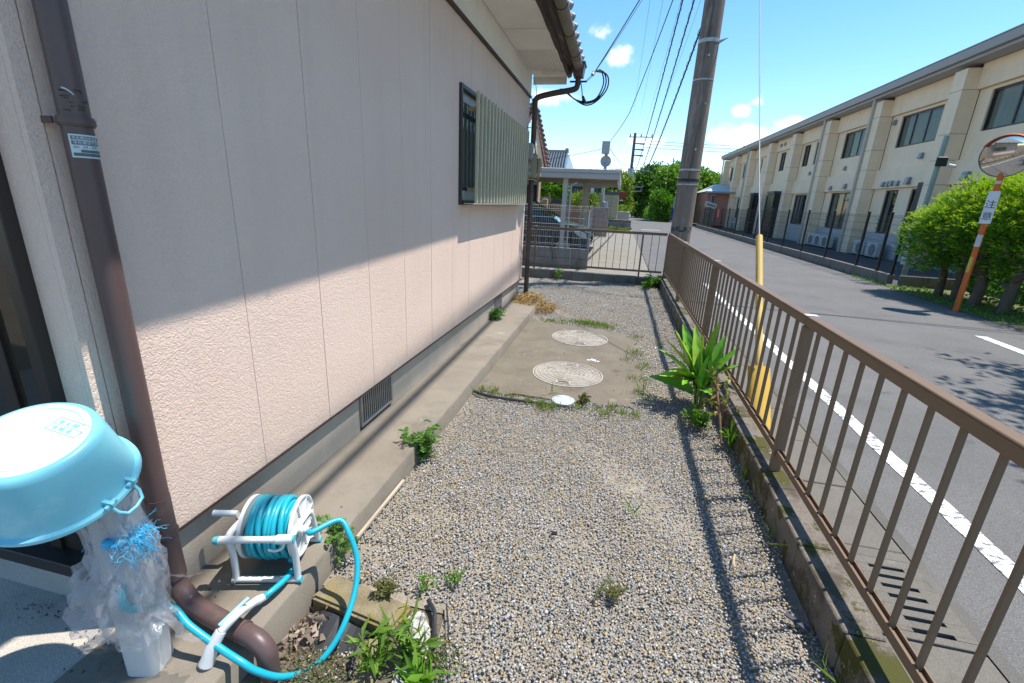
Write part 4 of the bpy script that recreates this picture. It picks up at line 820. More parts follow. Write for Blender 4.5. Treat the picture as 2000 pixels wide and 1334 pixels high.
q = MB(); q.tube([n5, n5+(n5-n4).normalized()*.016], [.0235, .022], 16); ob('head_ring', q, mat('nozzle_dark', (.08, .08, .085), .5, .1), ng, smooth=50)
q = MB(); t0 = onz(485, 1168, .225); q.tube(catmull([n3+Vector((-.004, 0, .018)), n3+(t0-n3)*.5+Vector((0, 0, .012)), t0], 5), .0055, 8); ob('trigger', q, mat('trigger_blue', (.28, .55, .70), .4, .05), ng, smooth=50)

# ---------------------------------------------------------------- street: utility pole, guy, mirror
m_pole = mat('pole_concrete', (.20, .158, .13), .9, .18, 5, bump=.3, bsc=120, grain=.16, gsc=260, stretch=(1, 1, .35),
             stain=[((.28, .24, .20), 4, .55, .10, (1.5, 1.5, .25)), ((.10, .078, .065), 3.2, .53, .10, (2.5, 2.5, .18))])
m_band = mat('pole_band', (.42, .41, .40), .45, .1, 8, metal=.5)
m_wire = mat('cable_black', (.016, .017, .018), .6, .1); m_steel = mat('galvanised', (.36, .37, .38), .45, .12, 6, metal=.6)
PB = Vector((1.098, 9.02, 0))
pole = thing('utility_pole', PB, 'weathered grey concrete utility pole just beyond the fence corner', 'utility pole')
q = MB(); q.tube([PB+Vector((0, 0, z)) for z in (-.2, 2, 4, 6, 8, 10.6)], [.182, .172, .160, .149, .138, .122], 28); ob('shaft', q, m_pole, pole, smooth=50)
def pr(z): return .182-.0057*z
for (z, h, e, m_) in ((2.03, .030, .004, m_band), (1.86, .05, .003, mat('band_dark', (.03, .03, .03), .6, .2)), (1.79, .022, .007, m_band), (3.42, .02, .004, m_band), (3.98, .055, .006, m_band), (1.03, .09, .0015, mat('tape_residue', (.06, .055, .05), .9, .3, 20, stain=[((.2, .18, .165), 18, .5, .04)]))):
    q = MB(); q.tube([PB+Vector((0, 0, z-h/2)), PB+Vector((0, 0, z+h/2))], pr(z)+e, 28); ob('pole_band', q, m_, pole, smooth=50)
for (z, a) in ((2.35, -85), (3.05, -70), (3.75, -88), (4.6, -60), (.62, -80)):
    d = Vector((math.cos(rad(a)), math.sin(rad(a)), 0)); q = MB(); q.tube([PB+d*(pr(z)-.02)+Vector((0, 0, z)), PB+d*(pr(z)+.03)+Vector((0, 0, z))], .010, 8); q.tube([PB+d*(pr(z)+.028)+Vector((0, 0, z)), PB+d*(pr(z)+.036)+Vector((0, 0, z))], .019, 10); ob('step_bolt', q, m_steel, pole)
q = MB(); q.add([(1.24, 8.98, 4.0), (1.38, 8.95, 4.02), (1.24, 8.98, 3.94)], [(0, 1, 2)]); q.tube([(1.22, 8.98, 3.97), (1.37, 8.95, 4.02)], [.03, .004], 8); ob('bracket', q, m_band, pole)
q = MB(); d = Vector((math.cos(rad(-82)), math.sin(rad(-82)), 0)); c_ = PB+d*(pr(.62)+.004)+Vector((.02, 0, .66)); q.tube([c_, c_+d*.006], .035, 20); ob('number_disc', q, mat('disc_white', (.6, .6, .6), .5, .1), pole)
for z in (7.6, 9.6, 10.3):
    q = MB(); q.bar((.3, 9.0, z), (2.3, 9.05, z), .075, .075); ob('cross_arm', q, m_steel, pole)
# second pole far down the road
P2 = Vector((.62, 56, 0)); pole2 = thing('utility_pole', P2, 'distant utility pole with crossarms and transformer above the road', 'utility pole')
q = MB(); q.tube([P2+Vector((0, 0, z)) for z in (-.2, 4.5, 8.95)], [.19, .165, .14], 16); ob('shaft', q, mat('pole_far', (.12, .11, .105), .9, .1), pole2, smooth=50)
for (z, a, b) in ((8.55, -.6, 1.9), (5.15, .1, 2.0), (3.4, .0, 1.5), (2.95, -.9, 1.4)):
    q = MB(); q.bar((P2.x+a, 56, z), (P2.x+b, 56, z), .09, .09); ob('cross_arm', q, m_steel, pole2)
    for k in range(3): q = MB(); x = P2.x+a+.1+(b-a-.2)*k/2; q.tube([(x, 56, z+.04), (x, 56, z+.32)], [.07, .05], 8); ob('insulator', q, mat('insulator_grey', (.10, .10, .11), .4, .1), pole2)
for z in (7.9, 7.3, 6.7):
    q = MB(); q.tube([(P2.x+.1, 56, z), (P2.x+1.1, 56, z-.05)], [.05, .09], 8); ob('insulator', q, MATS['insulator_grey'], pole2)
q = MB(); q.tube([(P2.x-.05, 55.6, 4.3), (P2.x-.05, 55.6, 5.3)], .34, 14); ob('transformer', q, mat('transformer_grey', (.42, .44, .46), .5, .1), pole2, smooth=50)
P3 = Vector((-1.2, 78, 0)); pole3 = thing('utility_pole', P3, 'faint farthest utility pole left of the transformer pole', 'utility pole')
q = MB(); q.tube([P3+Vector((0, 0, z)) for z in (0, 6.2)], [.19, .14], 12); ob('shaft', q, MATS['pole_far'], pole3)
q = MB(); q.bar((-2.2, 78, 5.4), (-.2, 78, 5.4), .12, .12); ob('cross_arm', q, m_steel, pole3)
def sagpts(a, b, sag, n=18):
    a, b = Vector(a), Vector(b); return [a+(b-a)*i/n-Vector((0, 0, 4*sag*(i/n)*(1-i/n))) for i in range(n+1)]
def wire(a, b, sag, r, label, curl=False, n=22):
    q = MB(); pts = sagpts(a, b, sag, n); q.tube(pts, r, 5, caps=False)
    if curl:
        L_ = (Vector(b)-Vector(a)).length; k = int(L_*1.3); sp_ = []
        d = (Vector(b)-Vector(a)).normalized(); s1 = d.cross(Vector((0, 0, 1))).normalized(); s2 = s1.cross(d)
        tot = k*8
        for i in range(tot+1):
            t = i/tot; an = 2*math.pi*i/8; p = Vector(a)+(Vector(b)-Vector(a))*t-Vector((0, 0, 4*sag*t*(1-t)))
            sp_.append(p+(s1*math.cos(an)+s2*math.sin(an))*(r*1.9)-Vector((0, 0, r*.5)))
        q.tube(sp_, r*.28, 3, caps=False)
    return ob('overhead_cable', q, m_wire, label=label, cat='cable', group='overhead cables')
names = ['leftmost thin bare wire running to the distant pole crossarm', 'thin bare wire second from left running to the distant pole', 'thin bare wire third from left running to the distant pole', 'thin bare wire nearest the thick cables running to the distant pole']
for k, (xa, za, xb, zb) in enumerate(((.30, 10.3, .1, 8.85), (.78, 10.3, .7, 8.85), (1.5, 10.3, 1.4, 8.85), (2.2, 10.3, 2.3, 8.8))):
    wire((xa, 9.0, za), (xb, 56, zb), .55, .006, names[k])
wire((1.02, 8.84, 7.5), (1.1, 56, 5.2), .8, .020, 'thick spiral-wrapped cable, left one of the three black bundles', True)
wire((1.22, 8.84, 7.15), (1.6, 56, 5.0), .8, .020, 'thick spiral-wrapped cable, middle one of the three black bundles', True)
wire((1.55, 8.84, 6.75), (1.9, 56, 4.6), .8, .026, 'thickest spiral-wrapped cable, right one of the three black bundles', True)
for k, (x, z, nm) in enumerate(((1.25, 7.3, 'black cable bundle passing overhead toward the street behind the viewer'), (1.9, 9.4, 'upper black cable passing overhead toward the street behind the viewer'))):
    wire((x, 9.0, z), (x+.1, -26, z+.1), .7, .03, nm)
for k, (z, yb, nm) in enumerate(((8.6, 8.15, 'upper cable crossing high over the road from the near pole'), (7.4, 7.4, 'lower cable crossing high over the road from the near pole'))):
    wire((1.1, 8.9, z), (16, yb, z-.4), .25, .016, nm)
for k, (py, nm) in enumerate(((278, 'highest of the three far cables crossing the sky behind the pole'), (284, 'middle of the three far cables crossing the sky behind the pole'), (291, 'lowest of the three far cables crossing the sky behind the pole'))):
    a = ony(1262, py-3, 72); b = ony(1480, py+8, 72); wire(a, b, .1, .028, nm)
# service drop to the house: insulator, coiled slack
sd = thing('service_drop', (-.5, 6.52, 2.95), 'black service cable with coiled slack and white insulator at the gutter corner', 'cable')
ins = Vector((-.52, 6.52, 2.955))
q = MB(); q.tube(sagpts(ins+Vector((.02, 0, .02)), (1.0, 9.0, 6.55), .06), .008, 6); ob('span', q, m_wire, sd)
q = MB(); q.tube(sagpts(ins+Vector((.05, .03, .07)), (1.0, 9.0, 6.50), .10), .0035, 5); ob('messenger', q, m_wire, sd)
q = MB(); dd = (Vector((1.0, 9, 6.55))-ins).normalized(); q.tube([ins-dd*.028, ins-dd*.02, ins-dd*.004, ins+dd*.004, ins+dd*.02, ins+dd*.028], [.014, .024, .020, .020, .024, .014], 12); ob('insulator', q, mat('porcelain', (.62, .62, .60), .3, .08), sd, smooth=50)
q = MB(); q.tube([ins, (-.60, 6.46, 2.86)], .0035, 5); q.tube([ins+Vector((.01, .01, -.01)), (-.595, 6.47, 2.85)], .0035, 5); q.bar((-.80, 6.47, 2.855), (-.59, 6.47, 2.855), .012, .02); ob('bracket', q, m_frame, sd)
i0 = ins+Vector((.03, .0, .025))
for k, (e, dz) in enumerate(((.0, .0), (.03, -.02), (-.03, .015))):
    pts = [i0, i0+Vector((.09+e, .03, .0+dz)), i0+Vector((.135+e, .04, -.10)), i0+Vector((.11+e, .03, -.22)), i0+Vector((.02, .0, -.33+dz)), i0+Vector((-.10, -.02, -.365+dz)), i0+Vector((-.24, -.05, -.32)), i0+Vector((-.36, -.08, -.235+dz*.5)), i0+Vector((-.42, -.10, -.22))]
    q = MB(); q.tube(catmull(pts, 6), .0085, 6); ob('coiled_slack', q, m_wire, sd, smooth=60)
q = MB(); q.tube(catmull([(-.66, 6.46, 2.84), (-.64, 6.45, 2.76), (-.625, 6.46, 2.66), (-.62, 6.47, 2.60)], 5), .0065, 6); q.tube([(-.625, 6.465, 2.69), (-.585, 6.475, 2.61)], [.016, .02], 8); ob('clamp', q, m_wire, sd)
# service cable to the pole with the box
a = ony(1192, 275, 22.0); b = ony(1229, 222, 16.0); c_ = Vector((1.05, 9.05, 6.8))
q = MB(); q.tube(sagpts(a, b, .05, 6)+sagpts(b, c_, .12)[1:], .011, 5); ob('overhead_cable', q, m_wire, label='cable dropping from the near pole to the grey box on the thin pole', cat='cable', group='overhead cables')
a2 = ony(1192, 291, 22.0); q = MB(); q.tube(sagpts(a2, (1.2, 56, 7.0), 1.0), .012, 5); ob('overhead_cable', q, m_wire, label='sagging cable from the grey box pole to the distant pole', cat='cable', group='overhead cables')
a3 = ony(1180, 290, 22.0); b3 = ony(1020, 318, 26.0); q = MB(); q.tube(sagpts(a3, b3, .05), .010, 5); ob('overhead_cable', q, m_wire, label='thin cable from the grey box pole leftward over the carport', cat='cable', group='overhead cables')

# guy wire with yellow guard
gy0 = Vector((1.062, 3.10, 0)); gdir = Vector((.006, 1, 1.375)).normalized()
guy = thing('guy_wire', gy0, 'slanted steel guy wire with yellow guard tube outside the fence', 'guy wire')
q = MB(); q.tube([gy0-gdir*.1, gy0+gdir*9.6], .0055, 6); ob('wire', q, m_steel, guy)
m_yel = mat('guard_yellow', (.66, .46, .15), .45, .08, 3, stain=[((.70, .50, .17), 3, .55, .2)])
q = MB(); q.tube([gy0+gdir*.30, gy0+gdir*1.50], .0245, 16); q.tube([gy0+gdir*1.50, gy0+gdir*1.505], .022, 16); ob('guard_tube', q, m_yel, guy, smooth=50)
gs_ = gdir.cross(Vector((1, 0, 0))).normalized(); gx_ = gs_.cross(gdir).normalized(); q = MB(); vs = []
for t in (-.1, .43):
    for rr_ in (.073, .069):
        for i in range(15):
            a = math.pi*(1.12*i/14-.06); vs.append(gy0+gdir*t+gx_*rr_*math.cos(a)*1.0-gs_*rr_*.62*math.sin(a))
k = 15; fs = []
for i in range(14): fs += [(i, i+1, 2*k+i+1, 2*k+i), (k+i, 3*k+i, 3*k+i+1, k+i+1), (2*k+i, 2*k+i+1, 3*k+i+1, 3*k+i), (i, k+i, k+i+1, i+1)]
fs += [(0, 2*k, 3*k, k), (k-1, 2*k-1, 4*k-1, 3*k-1)]; q.add(vs, fs); ob('guard_shell', q, mat('shell_yellow', (.66, .40, .06), .5, .12, 4, stain=[((.58, .40, .12), 6, .56, .12), ((.40, .27, .08), 30, .66, .04)]), guy, smooth=50)
q = MB(); 
for dx in (-.045, .045): p = gy0+gdir*.40+gx_*dx-gs_*.038; q.tube([p, p-gs_*.006], .006, 8)
ob('bolt', q, m_frame, guy)

# convex traffic mirror
mb_ = onz(1866, 607); MBX, MBY = mb_.x, mb_.y
mir = thing('traffic_mirror', (MBX, MBY, 0), 'round convex traffic mirror on an orange post with a white caution plate', 'traffic mirror')
m_or = mat('orange_paint', (.60, .13, .025), .5, .1, 4, stain=[((.42, .12, .04), 6, .6, .1)])
q = MB(); q.tube([(MBX, MBY, -.2), (MBX, MBY, 2.25)], .038, 18); ob('post', q, m_or, mir, smooth=50)
for (z0, z1, m_) in ((.62, .86, mat('yellow_tape', (.62, .42, .06), .5, .1)), (1.02, 1.20, mat('reflector_tape', (.55, .55, .58), .4, .1)), (1.94, 1.98, MATS['reflector_tape'] if 'reflector_tape' in MATS else None)):
    q = MB(); q.lathe([(.0392, z0), (.0392, z1)], 12, Matrix.Translation((MBX, MBY, 0)), rad(-200), rad(-75) if z0 > .9 else rad(-120)); ob('tape', q, m_, mir, smooth=50)
pn = Vector((-.62, -.78, 0)).normalized(); pside = Vector((.78, -.62, 0)).normalized(); pc = Vector((MBX, MBY, 1.60))+pn*.046
q = MB(); q.prism([pc+pside*a+Vector((0, 0, b)) for a, b in ((-.058, -.235), (.058, -.235), (.066, -.225), (.066, .225), (.058, .235), (-.058, .235), (-.066, .225), (-.066, -.225))], pn*.004); plate = ob('caution_plate', q, mat('plate_white', (.66, .68, .72), .4, .05), mir)
for (s, z) in (('注', .035), ('意', -.135)):
    me = text_mesh(s, .125)
    xs0 = [v.co.x for v in me.vertices]; cx_ = (max(xs0)+min(xs0))/2
    for v in me.vertices: v.co = pc+pn*.0052+pside*(v.co.x-cx_)+Vector((0, 0, z+v.co.y-.035))
    link('lettering', me, mat('black_ink', (.01, .01, .012), .5, .1), plate)
mn = Vector((-.66, -.74, -.20)).normalized(); ms = Vector((mn.y, -mn.x, 0)).normalized()*-1; mu = ms.cross(mn)*-1
if mu.z < 0: mu = -mu
MC = Vector((MBX, MBY, 2.335))+mn*.07
MM = Matrix(((ms.x, mu.x, mn.x, MC.x), (ms.y, mu.y, mn.y, MC.y), (ms.z, mu.z, mn.z, MC.z), (0, 0, 0, 1)))
q = MB(); RM = .285; sag_ = .042; q.lathe([(RM*k/16, sag_*(1-(k/16)**2)) for k in range(16, -1, -1)][:-1]+[(.0005, sag_)], 48, MM)
mm_ = bpy.data.materials.new('mirror_face'); mm_.use_nodes = True; b_ = mm_.node_tree.nodes['Principled BSDF']; b_.inputs['Metallic'].default_value = 1; b_.inputs['Roughness'].default_value = .06; b_.inputs['Base Color'].default_value = (.62, .62, .60, 1)
ob('mirror_face', q, mm_, mir, smooth=80)
q = MB(); q.lathe([(RM, .004), (RM+.004, .010), (RM+.011, .006), (RM+.012, -.006), (RM, -.030), (.06, -.055), (.0005, -.056)], 48, MM); ob('mirror_housing', q, mat('mirror_rim', (.20, .19, .15), .5, .1), mir, smooth=40)
q = MB(); q.lathe([(RM+.0125, -.02), (RM+.0135, .075), (RM+.010, .075), (RM+.0085, .012)], 36, MM, rad(18), rad(152)); ob('hood', q, m_or, mir, smooth=40)
q = MB(); q.bar(MC-mn*.05, (MBX, MBY, 2.30), .06, .06); ob('clamp', q, m_or, mir)

# ---------------------------------------------------------------- fence across the road
m_blk = mat('black_coat', (.013, .013, .015), .45, .1); XF = 5.80
wl = thing('block_wall', (XF-.06, 20, 0), 'long low grey block wall under the black mesh fence across the road', 'wall')
fb = MB(); fb.box(-.06, .06, -.1965, .1965, -.20, 0); fbm = fb.mesh('block', bev=.005); y = 11.40; rr = random.Random(31)
while y < 38.4:
    for (z, o) in ((.22, 0), (.018, .2)):
        link('block', fbm, m_block, wl, Matrix.Translation((XF+.0+rr.uniform(-.002, .002), y+.2+o, z)))
    y += .40
wl2 = thing('block_wall', (6.4, 11.33, 0), 'low dark block wall turning the corner behind the conifer trunks', 'wall'); x = 5.93
while x < 9.0:
    for (z, o) in ((.22, 0), (.018, .2)): link('block', fbm, m_block, wl2, Matrix.Translation((x+.2+o, 11.32, z)) @ Matrix.Rotation(rad(90), 4, 'Z'))
    x += .4
mf = thing('mesh_fence', (XF, 20, .22), 'black steel mesh fence with posts running along the far side of the road', 'fence')
py_ = [11.42, 12.02, 13.02, 14.9, 16.75, 18.6, 20.5, 22.4, 24.3, 26.2, 28.1, 30.0, 32, 34, 36, 38.3]
pm_ = MB(); pm_.box(-.024, .024, -.024, .024, 0, 1.27); pm_.box(-.03, .03, -.03, .03, 1.2701, 1.295); pme = pm_.mesh('post', bev=.004)
for yy in py_: link('post', pme, m_blk, mf, Matrix.Translation((XF, yy, .215)))
def mesh_panel(L, h, nv, rv_, rh, zs):
    q = MB(); 
    for k in range(nv+1):
        yv = .03+(L-.06)*k/nv; q.tube([(0, yv, .03), (0, yv, h-.03)], rv_, 3, caps=False)
    for z in zs: q.tube([(.004, .02, z), (.004, L-.02, z)], rh, 4, caps=False)
    return q
cache = {}
for a, b in zip(py_[:-1], py_[1:]):
    L_ = round(b-a, 2)
    if L_ not in cache: cache[L_] = mesh_panel(L_, 1.24, max(4, int(L_/(.052 if a < 24 else .10))), .0022, .004, (.06, .10, .30, .48, .66, .84, 1.02, 1.17, 1.21)).mesh('mesh_panel')
    link('mesh_panel', cache[L_], m_blk, mf, Matrix.Translation((XF-.02, a, .225)))
mf2 = thing('mesh_fence', (7.4, 11.33, .22), 'short return of black mesh fence behind the conifer hedge', 'fence')
for x in (7.8, 9.6): link('post', pme, m_blk, mf2, Matrix.Translation((x, 11.34, .215)))
for a, b in ((5.83, 7.8), (7.8, 9.6)): link('mesh_panel', mesh_panel(b-a, 1.24, int((b-a)/.055), .0022, .004, (.06, .10, .30, .48, .66, .84, 1.02, 1.17, 1.21)).mesh('mesh_panel'), m_blk, mf2, Matrix.Translation((a, 11.34, .225)) @ Matrix.Rotation(rad(-90), 4, 'Z'))
# camera pole
cpz = thing('camera_pole', (6.25, 11.85, 0), 'grey-green steel pole with a small security camera behind the hedge', 'camera pole')
m_gp = mat('pole_green', (.25, .31, .28), .5, .15, 4); q = MB(); q.tube([(6.25, 11.85, -.1), (6.30, 11.85, 3.03)], .048, 14); ob('pole', q, m_gp, cpz, smooth=50)
q = MB(); q.box(6.20, 6.40, 11.76, 11.80, 2.44, 2.62); ob('camera_box', q, m_blk, cpz, bev=.01)
q = MB(); q.tube([(6.42, 11.74, 2.46), (6.5, 11.66, 2.43)], .035, 10); ob('camera_lens', q, m_pvc, cpz, smooth=40)
for z in (2.46, 2.62): q = MB(); q.tube([(6.29, 11.85, z-.012), (6.29, 11.85, z+.012)], .056, 12); ob('strap', q, m_band, cpz)

# ---------------------------------------------------------------- cream two-storey building
m_cream = mat('cream_panel', (.88, .68, .48), .75, .07, 2.0, bump=.15, bsc=60, grain=.04, stain=[((.78, .57, .39), 1.2, .6, .2, (1, 1, .3))])
m_bgrey = mat('base_render', (.44, .43, .43), .85, .1, 4, bump=.3, bsc=90); m_eave = mat('eave_metal', (.33, .30, .285), .5, .05, 1.5); m_eave2 = mat('eave_soffit', (.42, .41, .41), .7, .05)
m_tan = mat('drain_cream', (.50, .46, .40), .5, .06); m_hood = mat('vent_hood', (.26, .27, .29), .4, .08, 4, metal=.3); m_bglass = glassmat('building_glass', (.02, .028, .033), .66, .02)
m_cur = mat('curtain_green', (.58, .64, .48), .9, .12, 3, stretch=(3, 3, .2)); m_cur2 = mat('curtain_pale', (.50, .56, .62), .9, .15, 3, stretch=(3, 3, .2))
K = .0193
BR = Matrix.Translation((9.6, 16, 0)) @ Matrix.Rotation(math.atan(K), 4, 'Z')  # local: y along the facade, x into the building
bld = thing('apartment_building', (10, 30, -.14), 'long cream two-storey building with projecting pillars and grey eave', 'building')
def bb(name, x0, x1, y0, y1, z0, z1, m_, parent=None, bev=.006):
    q = MB(); q.box(x0, x1, y0-16, y1-16, z0, z1); me = q.mesh(name, bev=bev); return link(name, me, m_, parent or bld, BR)
PY_ = [4.4, 8.9, 13.4, 17.92, 22.42, 26.94, 31.36, 35.66, 40.32, 44.62, 48.6]
PW = .56; Z0 = -.14
bb('wall_core', .62, 9, 4.0, 49.15, Z0, 5.95, m_dark, bev=0)
for i, yp in enumerate(PY_):
    cuts = [Z0, .78, 2.44, 3.17, 3.92, 5.13, 5.72]
    for a, b in zip(cuts[:-1], cuts[1:]): bb('pillar_panel', 0, .46, yp, yp+PW, a+.006, b-.006, m_cream)
    bb('pillar_core', .006, .45, yp+.006, yp+PW-.006, Z0, 5.70, mat('joint_dark', (.20, .155, .10), .9, .1), bev=0)
WIN2 = {3: [(14.3, 17.4)], 4: [(19.42, 21.76)], 5: [(24.2, 26.22)], 6: [(28.9, 29.43), (30.17, 31.02)], 7: [(33.98, 34.9)], 8: [(37.6, 38.0), (38.75, 39.1)], 9: [(43.2, 43.8)], 10: [(47.35, 48.13)], 2: [(10, 12.4)]}
WIN1 = {4: [(19.45, 19.92), (20.7, 21.55)], 5: [(24.3, 26.25)], 6: [(29.2, 30.95)], 8: [(38.6, 39.2)], 9: [(43.3, 44.0)], 10: [(47.4, 48.25)], 3: [(14.6, 15.6), (16.3, 17.2)]}
WX = .47
def window(y0, y1, z0, z1, tall):
    q = MB(); f = .05; x0, x1 = WX+.05, WX+.11; n = 3 if y1-y0 > 1.5 else 2 if y1-y0 > .7 else 1
    q.box(x0, x1, y0-16, y1-16, z0, z0+f); q.box(x0, x1, y0-16, y1-16, z1-f, z1); q.box(x0, x1, y0-16, y0+f-16, z0+f+.0005, z1-f-.0005); q.box(x0, x1, y1-f-16, y1-16, z0+f+.0005, z1-f-.0005)
    for k in range(1, n): yy = y0+(y1-y0)*k/n; q.box(x0+.005, x1-.005, yy-.03-16, yy+.03-16, z0+f+.0005, z1-f-.0005)
    if tall:
        for zz in (.95, 1.12, 1.29): q.box(x0-.12, x0-.10, y0-16, y1-16, zz, zz+.018)
    w_ = link('window', q.mesh('window'), m_frame, bld, BR)
    for k in range(n): a = y0+(y1-y0)*k/n; b = y0+(y1-y0)*(k+1)/n; bb('pane', x0+.02, x0+.024, a+.05, b-.05, z0+f, z1-f, m_bglass, w_, 0)
    # folded curtains
    q = MB(); r = random.Random(int(y0*100+z0*10)); m_c = m_cur if r.random() < .55 else m_cur2; ya = y0+.05; n2 = max(6, int((y1-y0)*(.55 if n > 1 else .9)*16)); yb_ = y0+(y1-y0)*r.choice((.45, .6, 1.0)) if n > 1 else y1-.05
    ya2 = y1-(yb_-y0)
    pts = [(WX+.115+.02*(i % 2)+r.uniform(0, .008), ya2+(y1-.05-ya2)*i/n2-16) for i in range(n2+1)]
    for (xa, a), (xb, b) in zip(pts[:-1], pts[1:]): q.poly([(xa, a, z0+.04), (xb, b, z0+.04), (xb, b, z1-.04), (xa, a, z1-.04)])
    link('curtain', q.mesh('curtain'), m_c, w_, BR)
def bay(i):
    a = PY_[i-1]+PW; b = PY_[i]
    for (wins, zw0, zw1, zb0, zb1, lo) in ((WIN2.get(i, []), 3.92, 5.03, 5.13, 5.82, 3.17), (WIN1.get(i, []), .79, 2.38, 2.45, 3.165, .775)):
        bb('beam_band', .36, .60, a+.002, b-.002, zb0, zb1, m_cream)
        cur = a
        for (w0, w1) in sorted(wins):
            if w0-cur > .02: bb('wall_panel', WX, .61, cur+.004, w0-.003, lo+.004, zb0-.004, m_cream)
            if zw0-lo > .04: bb('wall_panel', WX, .61, w0-.001, w1+.001, lo+.004, zw0-.003, m_cream)
            bb('wall_panel', WX, .61, w0-.001, w1+.001, zw1+.003, zb0-.004, m_cream, bev=.002); window(w0, w1, zw0, zw1, lo < 1); cur = w1
        if b-cur > .02: bb('wall_panel', WX, .61, cur+.003, b-.004, lo+.004, zb0-.004, m_cream)
    bb('base_wall', WX-.03, .61, a+.002, b-.002, Z0, .772, m_bgrey)
for i in range(1, len(PY_)): bay(i)
y = 3.6; rr = random.Random(8)
while y < 49.6:
    L_ = rr.choice((.5, .55, 1.3, 2.9, .6, 3.0)); y2 = min(y+L_, 49.7)
    q = MB(); q.add([(-.26, y-16+.004, 6.15), (-.26, y2-16-.004, 6.15), (-.24, y2-16-.004, 5.92), (-.24, y-16+.004, 5.92), (-.14, y-16+.004, 6.19), (-.14, y2-16-.004, 6.19), (-.12, y2-16-.004, 5.915), (-.12, y-16+.004, 5.915)], [(0, 1, 2, 3), (4, 7, 6, 5), (0, 4, 5, 1), (3, 2, 6, 7), (0, 3, 7, 4), (1, 5, 6, 2)])
    link('fascia_panel', q.mesh('fascia_panel'), m_eave, bld, BR); y = y2
bb('soffit', -.119, .64, 3.6, 49.7, 5.83, 5.91, m_eave2, bev=0); bb('soffit_step', -.1195, .1, 3.6, 49.7, 5.911, 5.96, m_eave, bev=0)
q = MB(); q.add([(-.27, 3.5-16, 6.16), (-.27, 49.75-16, 6.16), (6, 49.75-16, 7.3), (6, 3.5-16, 7.3), (-.27, 3.5-16, 6.19), (-.27, 49.75-16, 6.19), (6, 49.75-16, 7.36), (6, 3.5-16, 7.36)], [(0, 1, 2, 3), (4, 7, 6, 5), (0, 4, 5, 1), (1, 5, 6, 2), (2, 6, 7, 3), (3, 7, 4, 0)]); link('roof', q.mesh('roof'), m_eave, bld, BR)
for yp in (18.0-4.6, 22.98, 27.52, 40.9, 49.3):
    q = MB(); q.tube([(-.06, yp-16, 5.9), (-.06, yp-16, Z0)], .055, 12); d_ = link('downpipe', q.mesh('downpipe', smooth=50), m_tan, bld, BR)
    for z in (5.3, 4.2, 3.1, 2.0, .5): q = MB(); q.tube([(-.06, yp-16, z-.02), (-.06, yp-16, z+.02)], .062, 12); q.bar((-.06, yp-16, z), (.0, yp-16-.06, z), .015, .015); link('pipe_clamp', q.mesh('pipe_clamp'), m_tan, d_, BR)
hm = MB(); hm.add([(-.11, -.08, -.09), (-.11, .08, -.09), (0, .08, -.09), (0, -.08, -.09), (-.07, -.08, .09), (-.07, .08, .09), (0, .08, .09), (0, -.08, .09)], [(0, 3, 2, 1), (4, 5, 6, 7), (0, 1, 5, 4), (1, 2, 6, 5), (2, 3, 7, 6), (3, 0, 4, 7)]); hme = hm.mesh('vent_hood', bev=.006)
for (yv, zv, s, xo) in ((25.41, 3.46, 1, WX), (26.16, 2.61, 1, .36), (24.7, 2.64, 1.2, .36), (21.56, 2.60, 1, .36), (21.26, 2.60, 1, .36), (21.02, 2.62, 1, .36), (20.63, 2.60, 1, .36), (19.98, 2.66, 1.35, .36), (19.85, 3.48, 1.1, WX), (17.13, 2.66, 1.4, .36), (15.49, 2.66, 1.4, .36), (22.12, 4.88, 1, WX), (34.75, 5.47, 1, .36), (34.06, 5.47, 1, .36), (29.45, 3.48, 1, WX), (41.9, 3.2, 1, .36), (48.3, 2.6, 1, .36)):
    link('vent_hood', hme, m_hood, bld, BR @ Matrix.Translation((xo, yv-16, zv)) @ Matrix.Scale(s, 4))
# dark tiled entrance
m_gran = mat('black_granite', (.018, .022, .026), .2, .2, 5, spec=.5)
for (a, b) in ((31.95, 33.1), (36.3, 37.0)):
    pt = bb('entrance_pillar', -.35, .30, a, b, Z0, 2.42, m_gran); bb('entrance_cap', -.42, .34, a-.06, b+.08, 2.425, 2.60, mat('cap_dark', (.045, .05, .06), .4, .1), pt)
bb('entrance_recess', .30, .62, 33.1, 36.3, Z0, 2.42, m_dark); bb('entrance_wall', .2, .60, 31.92, 33.3, Z0, 2.4, m_gran)
bb('louvre_panel', .1, .16, 18.6, 18.95, 1.2, 2.55, m_blk)
# air-conditioner outdoor units
m_ac = mat('ac_white', (.55, .55, .53), .5, .06)
def ac(x, y, z, label):
    r = thing('ac_unit', (x, y, z), label, 'air conditioner', 'outdoor units along the cream building')
    W_ = Matrix.Translation((x, y, z)) @ Matrix.Rotation(math.atan(K), 4, 'Z')
    q = MB(); q.box(0, .28, -.38, .38, .05, .58); link('case', q.mesh('case', bev=.015), m_ac, r, W_)
    q = MB(); T = Matrix(((0, 0, -1, -.004), (1, 0, 0, -.08), (0, 1, 0, .315), (0, 0, 0, 1))); q.lathe([(.21, 0), (.21, .012), (.195, .012), (.195, .002), (.0005, .002)], 24, T); link('fan_ring', q.mesh('fan_ring'), mat('ac_grille', (.16, .17, .17), .6, .1), r, W_)
    for k in range(9): q = MB(); q.box(-.022, -.016, -.29, .13, .12+.048*k, .126+.048*k); link('grille_bar', q.mesh('grille_bar'), m_ac, r, W_)
    for s in (-.3, .3): q = MB(); q.box(.0, .28, s-.04, s+.04, 0, .05); link('foot', q.mesh('foot'), m_dark, r, W_)
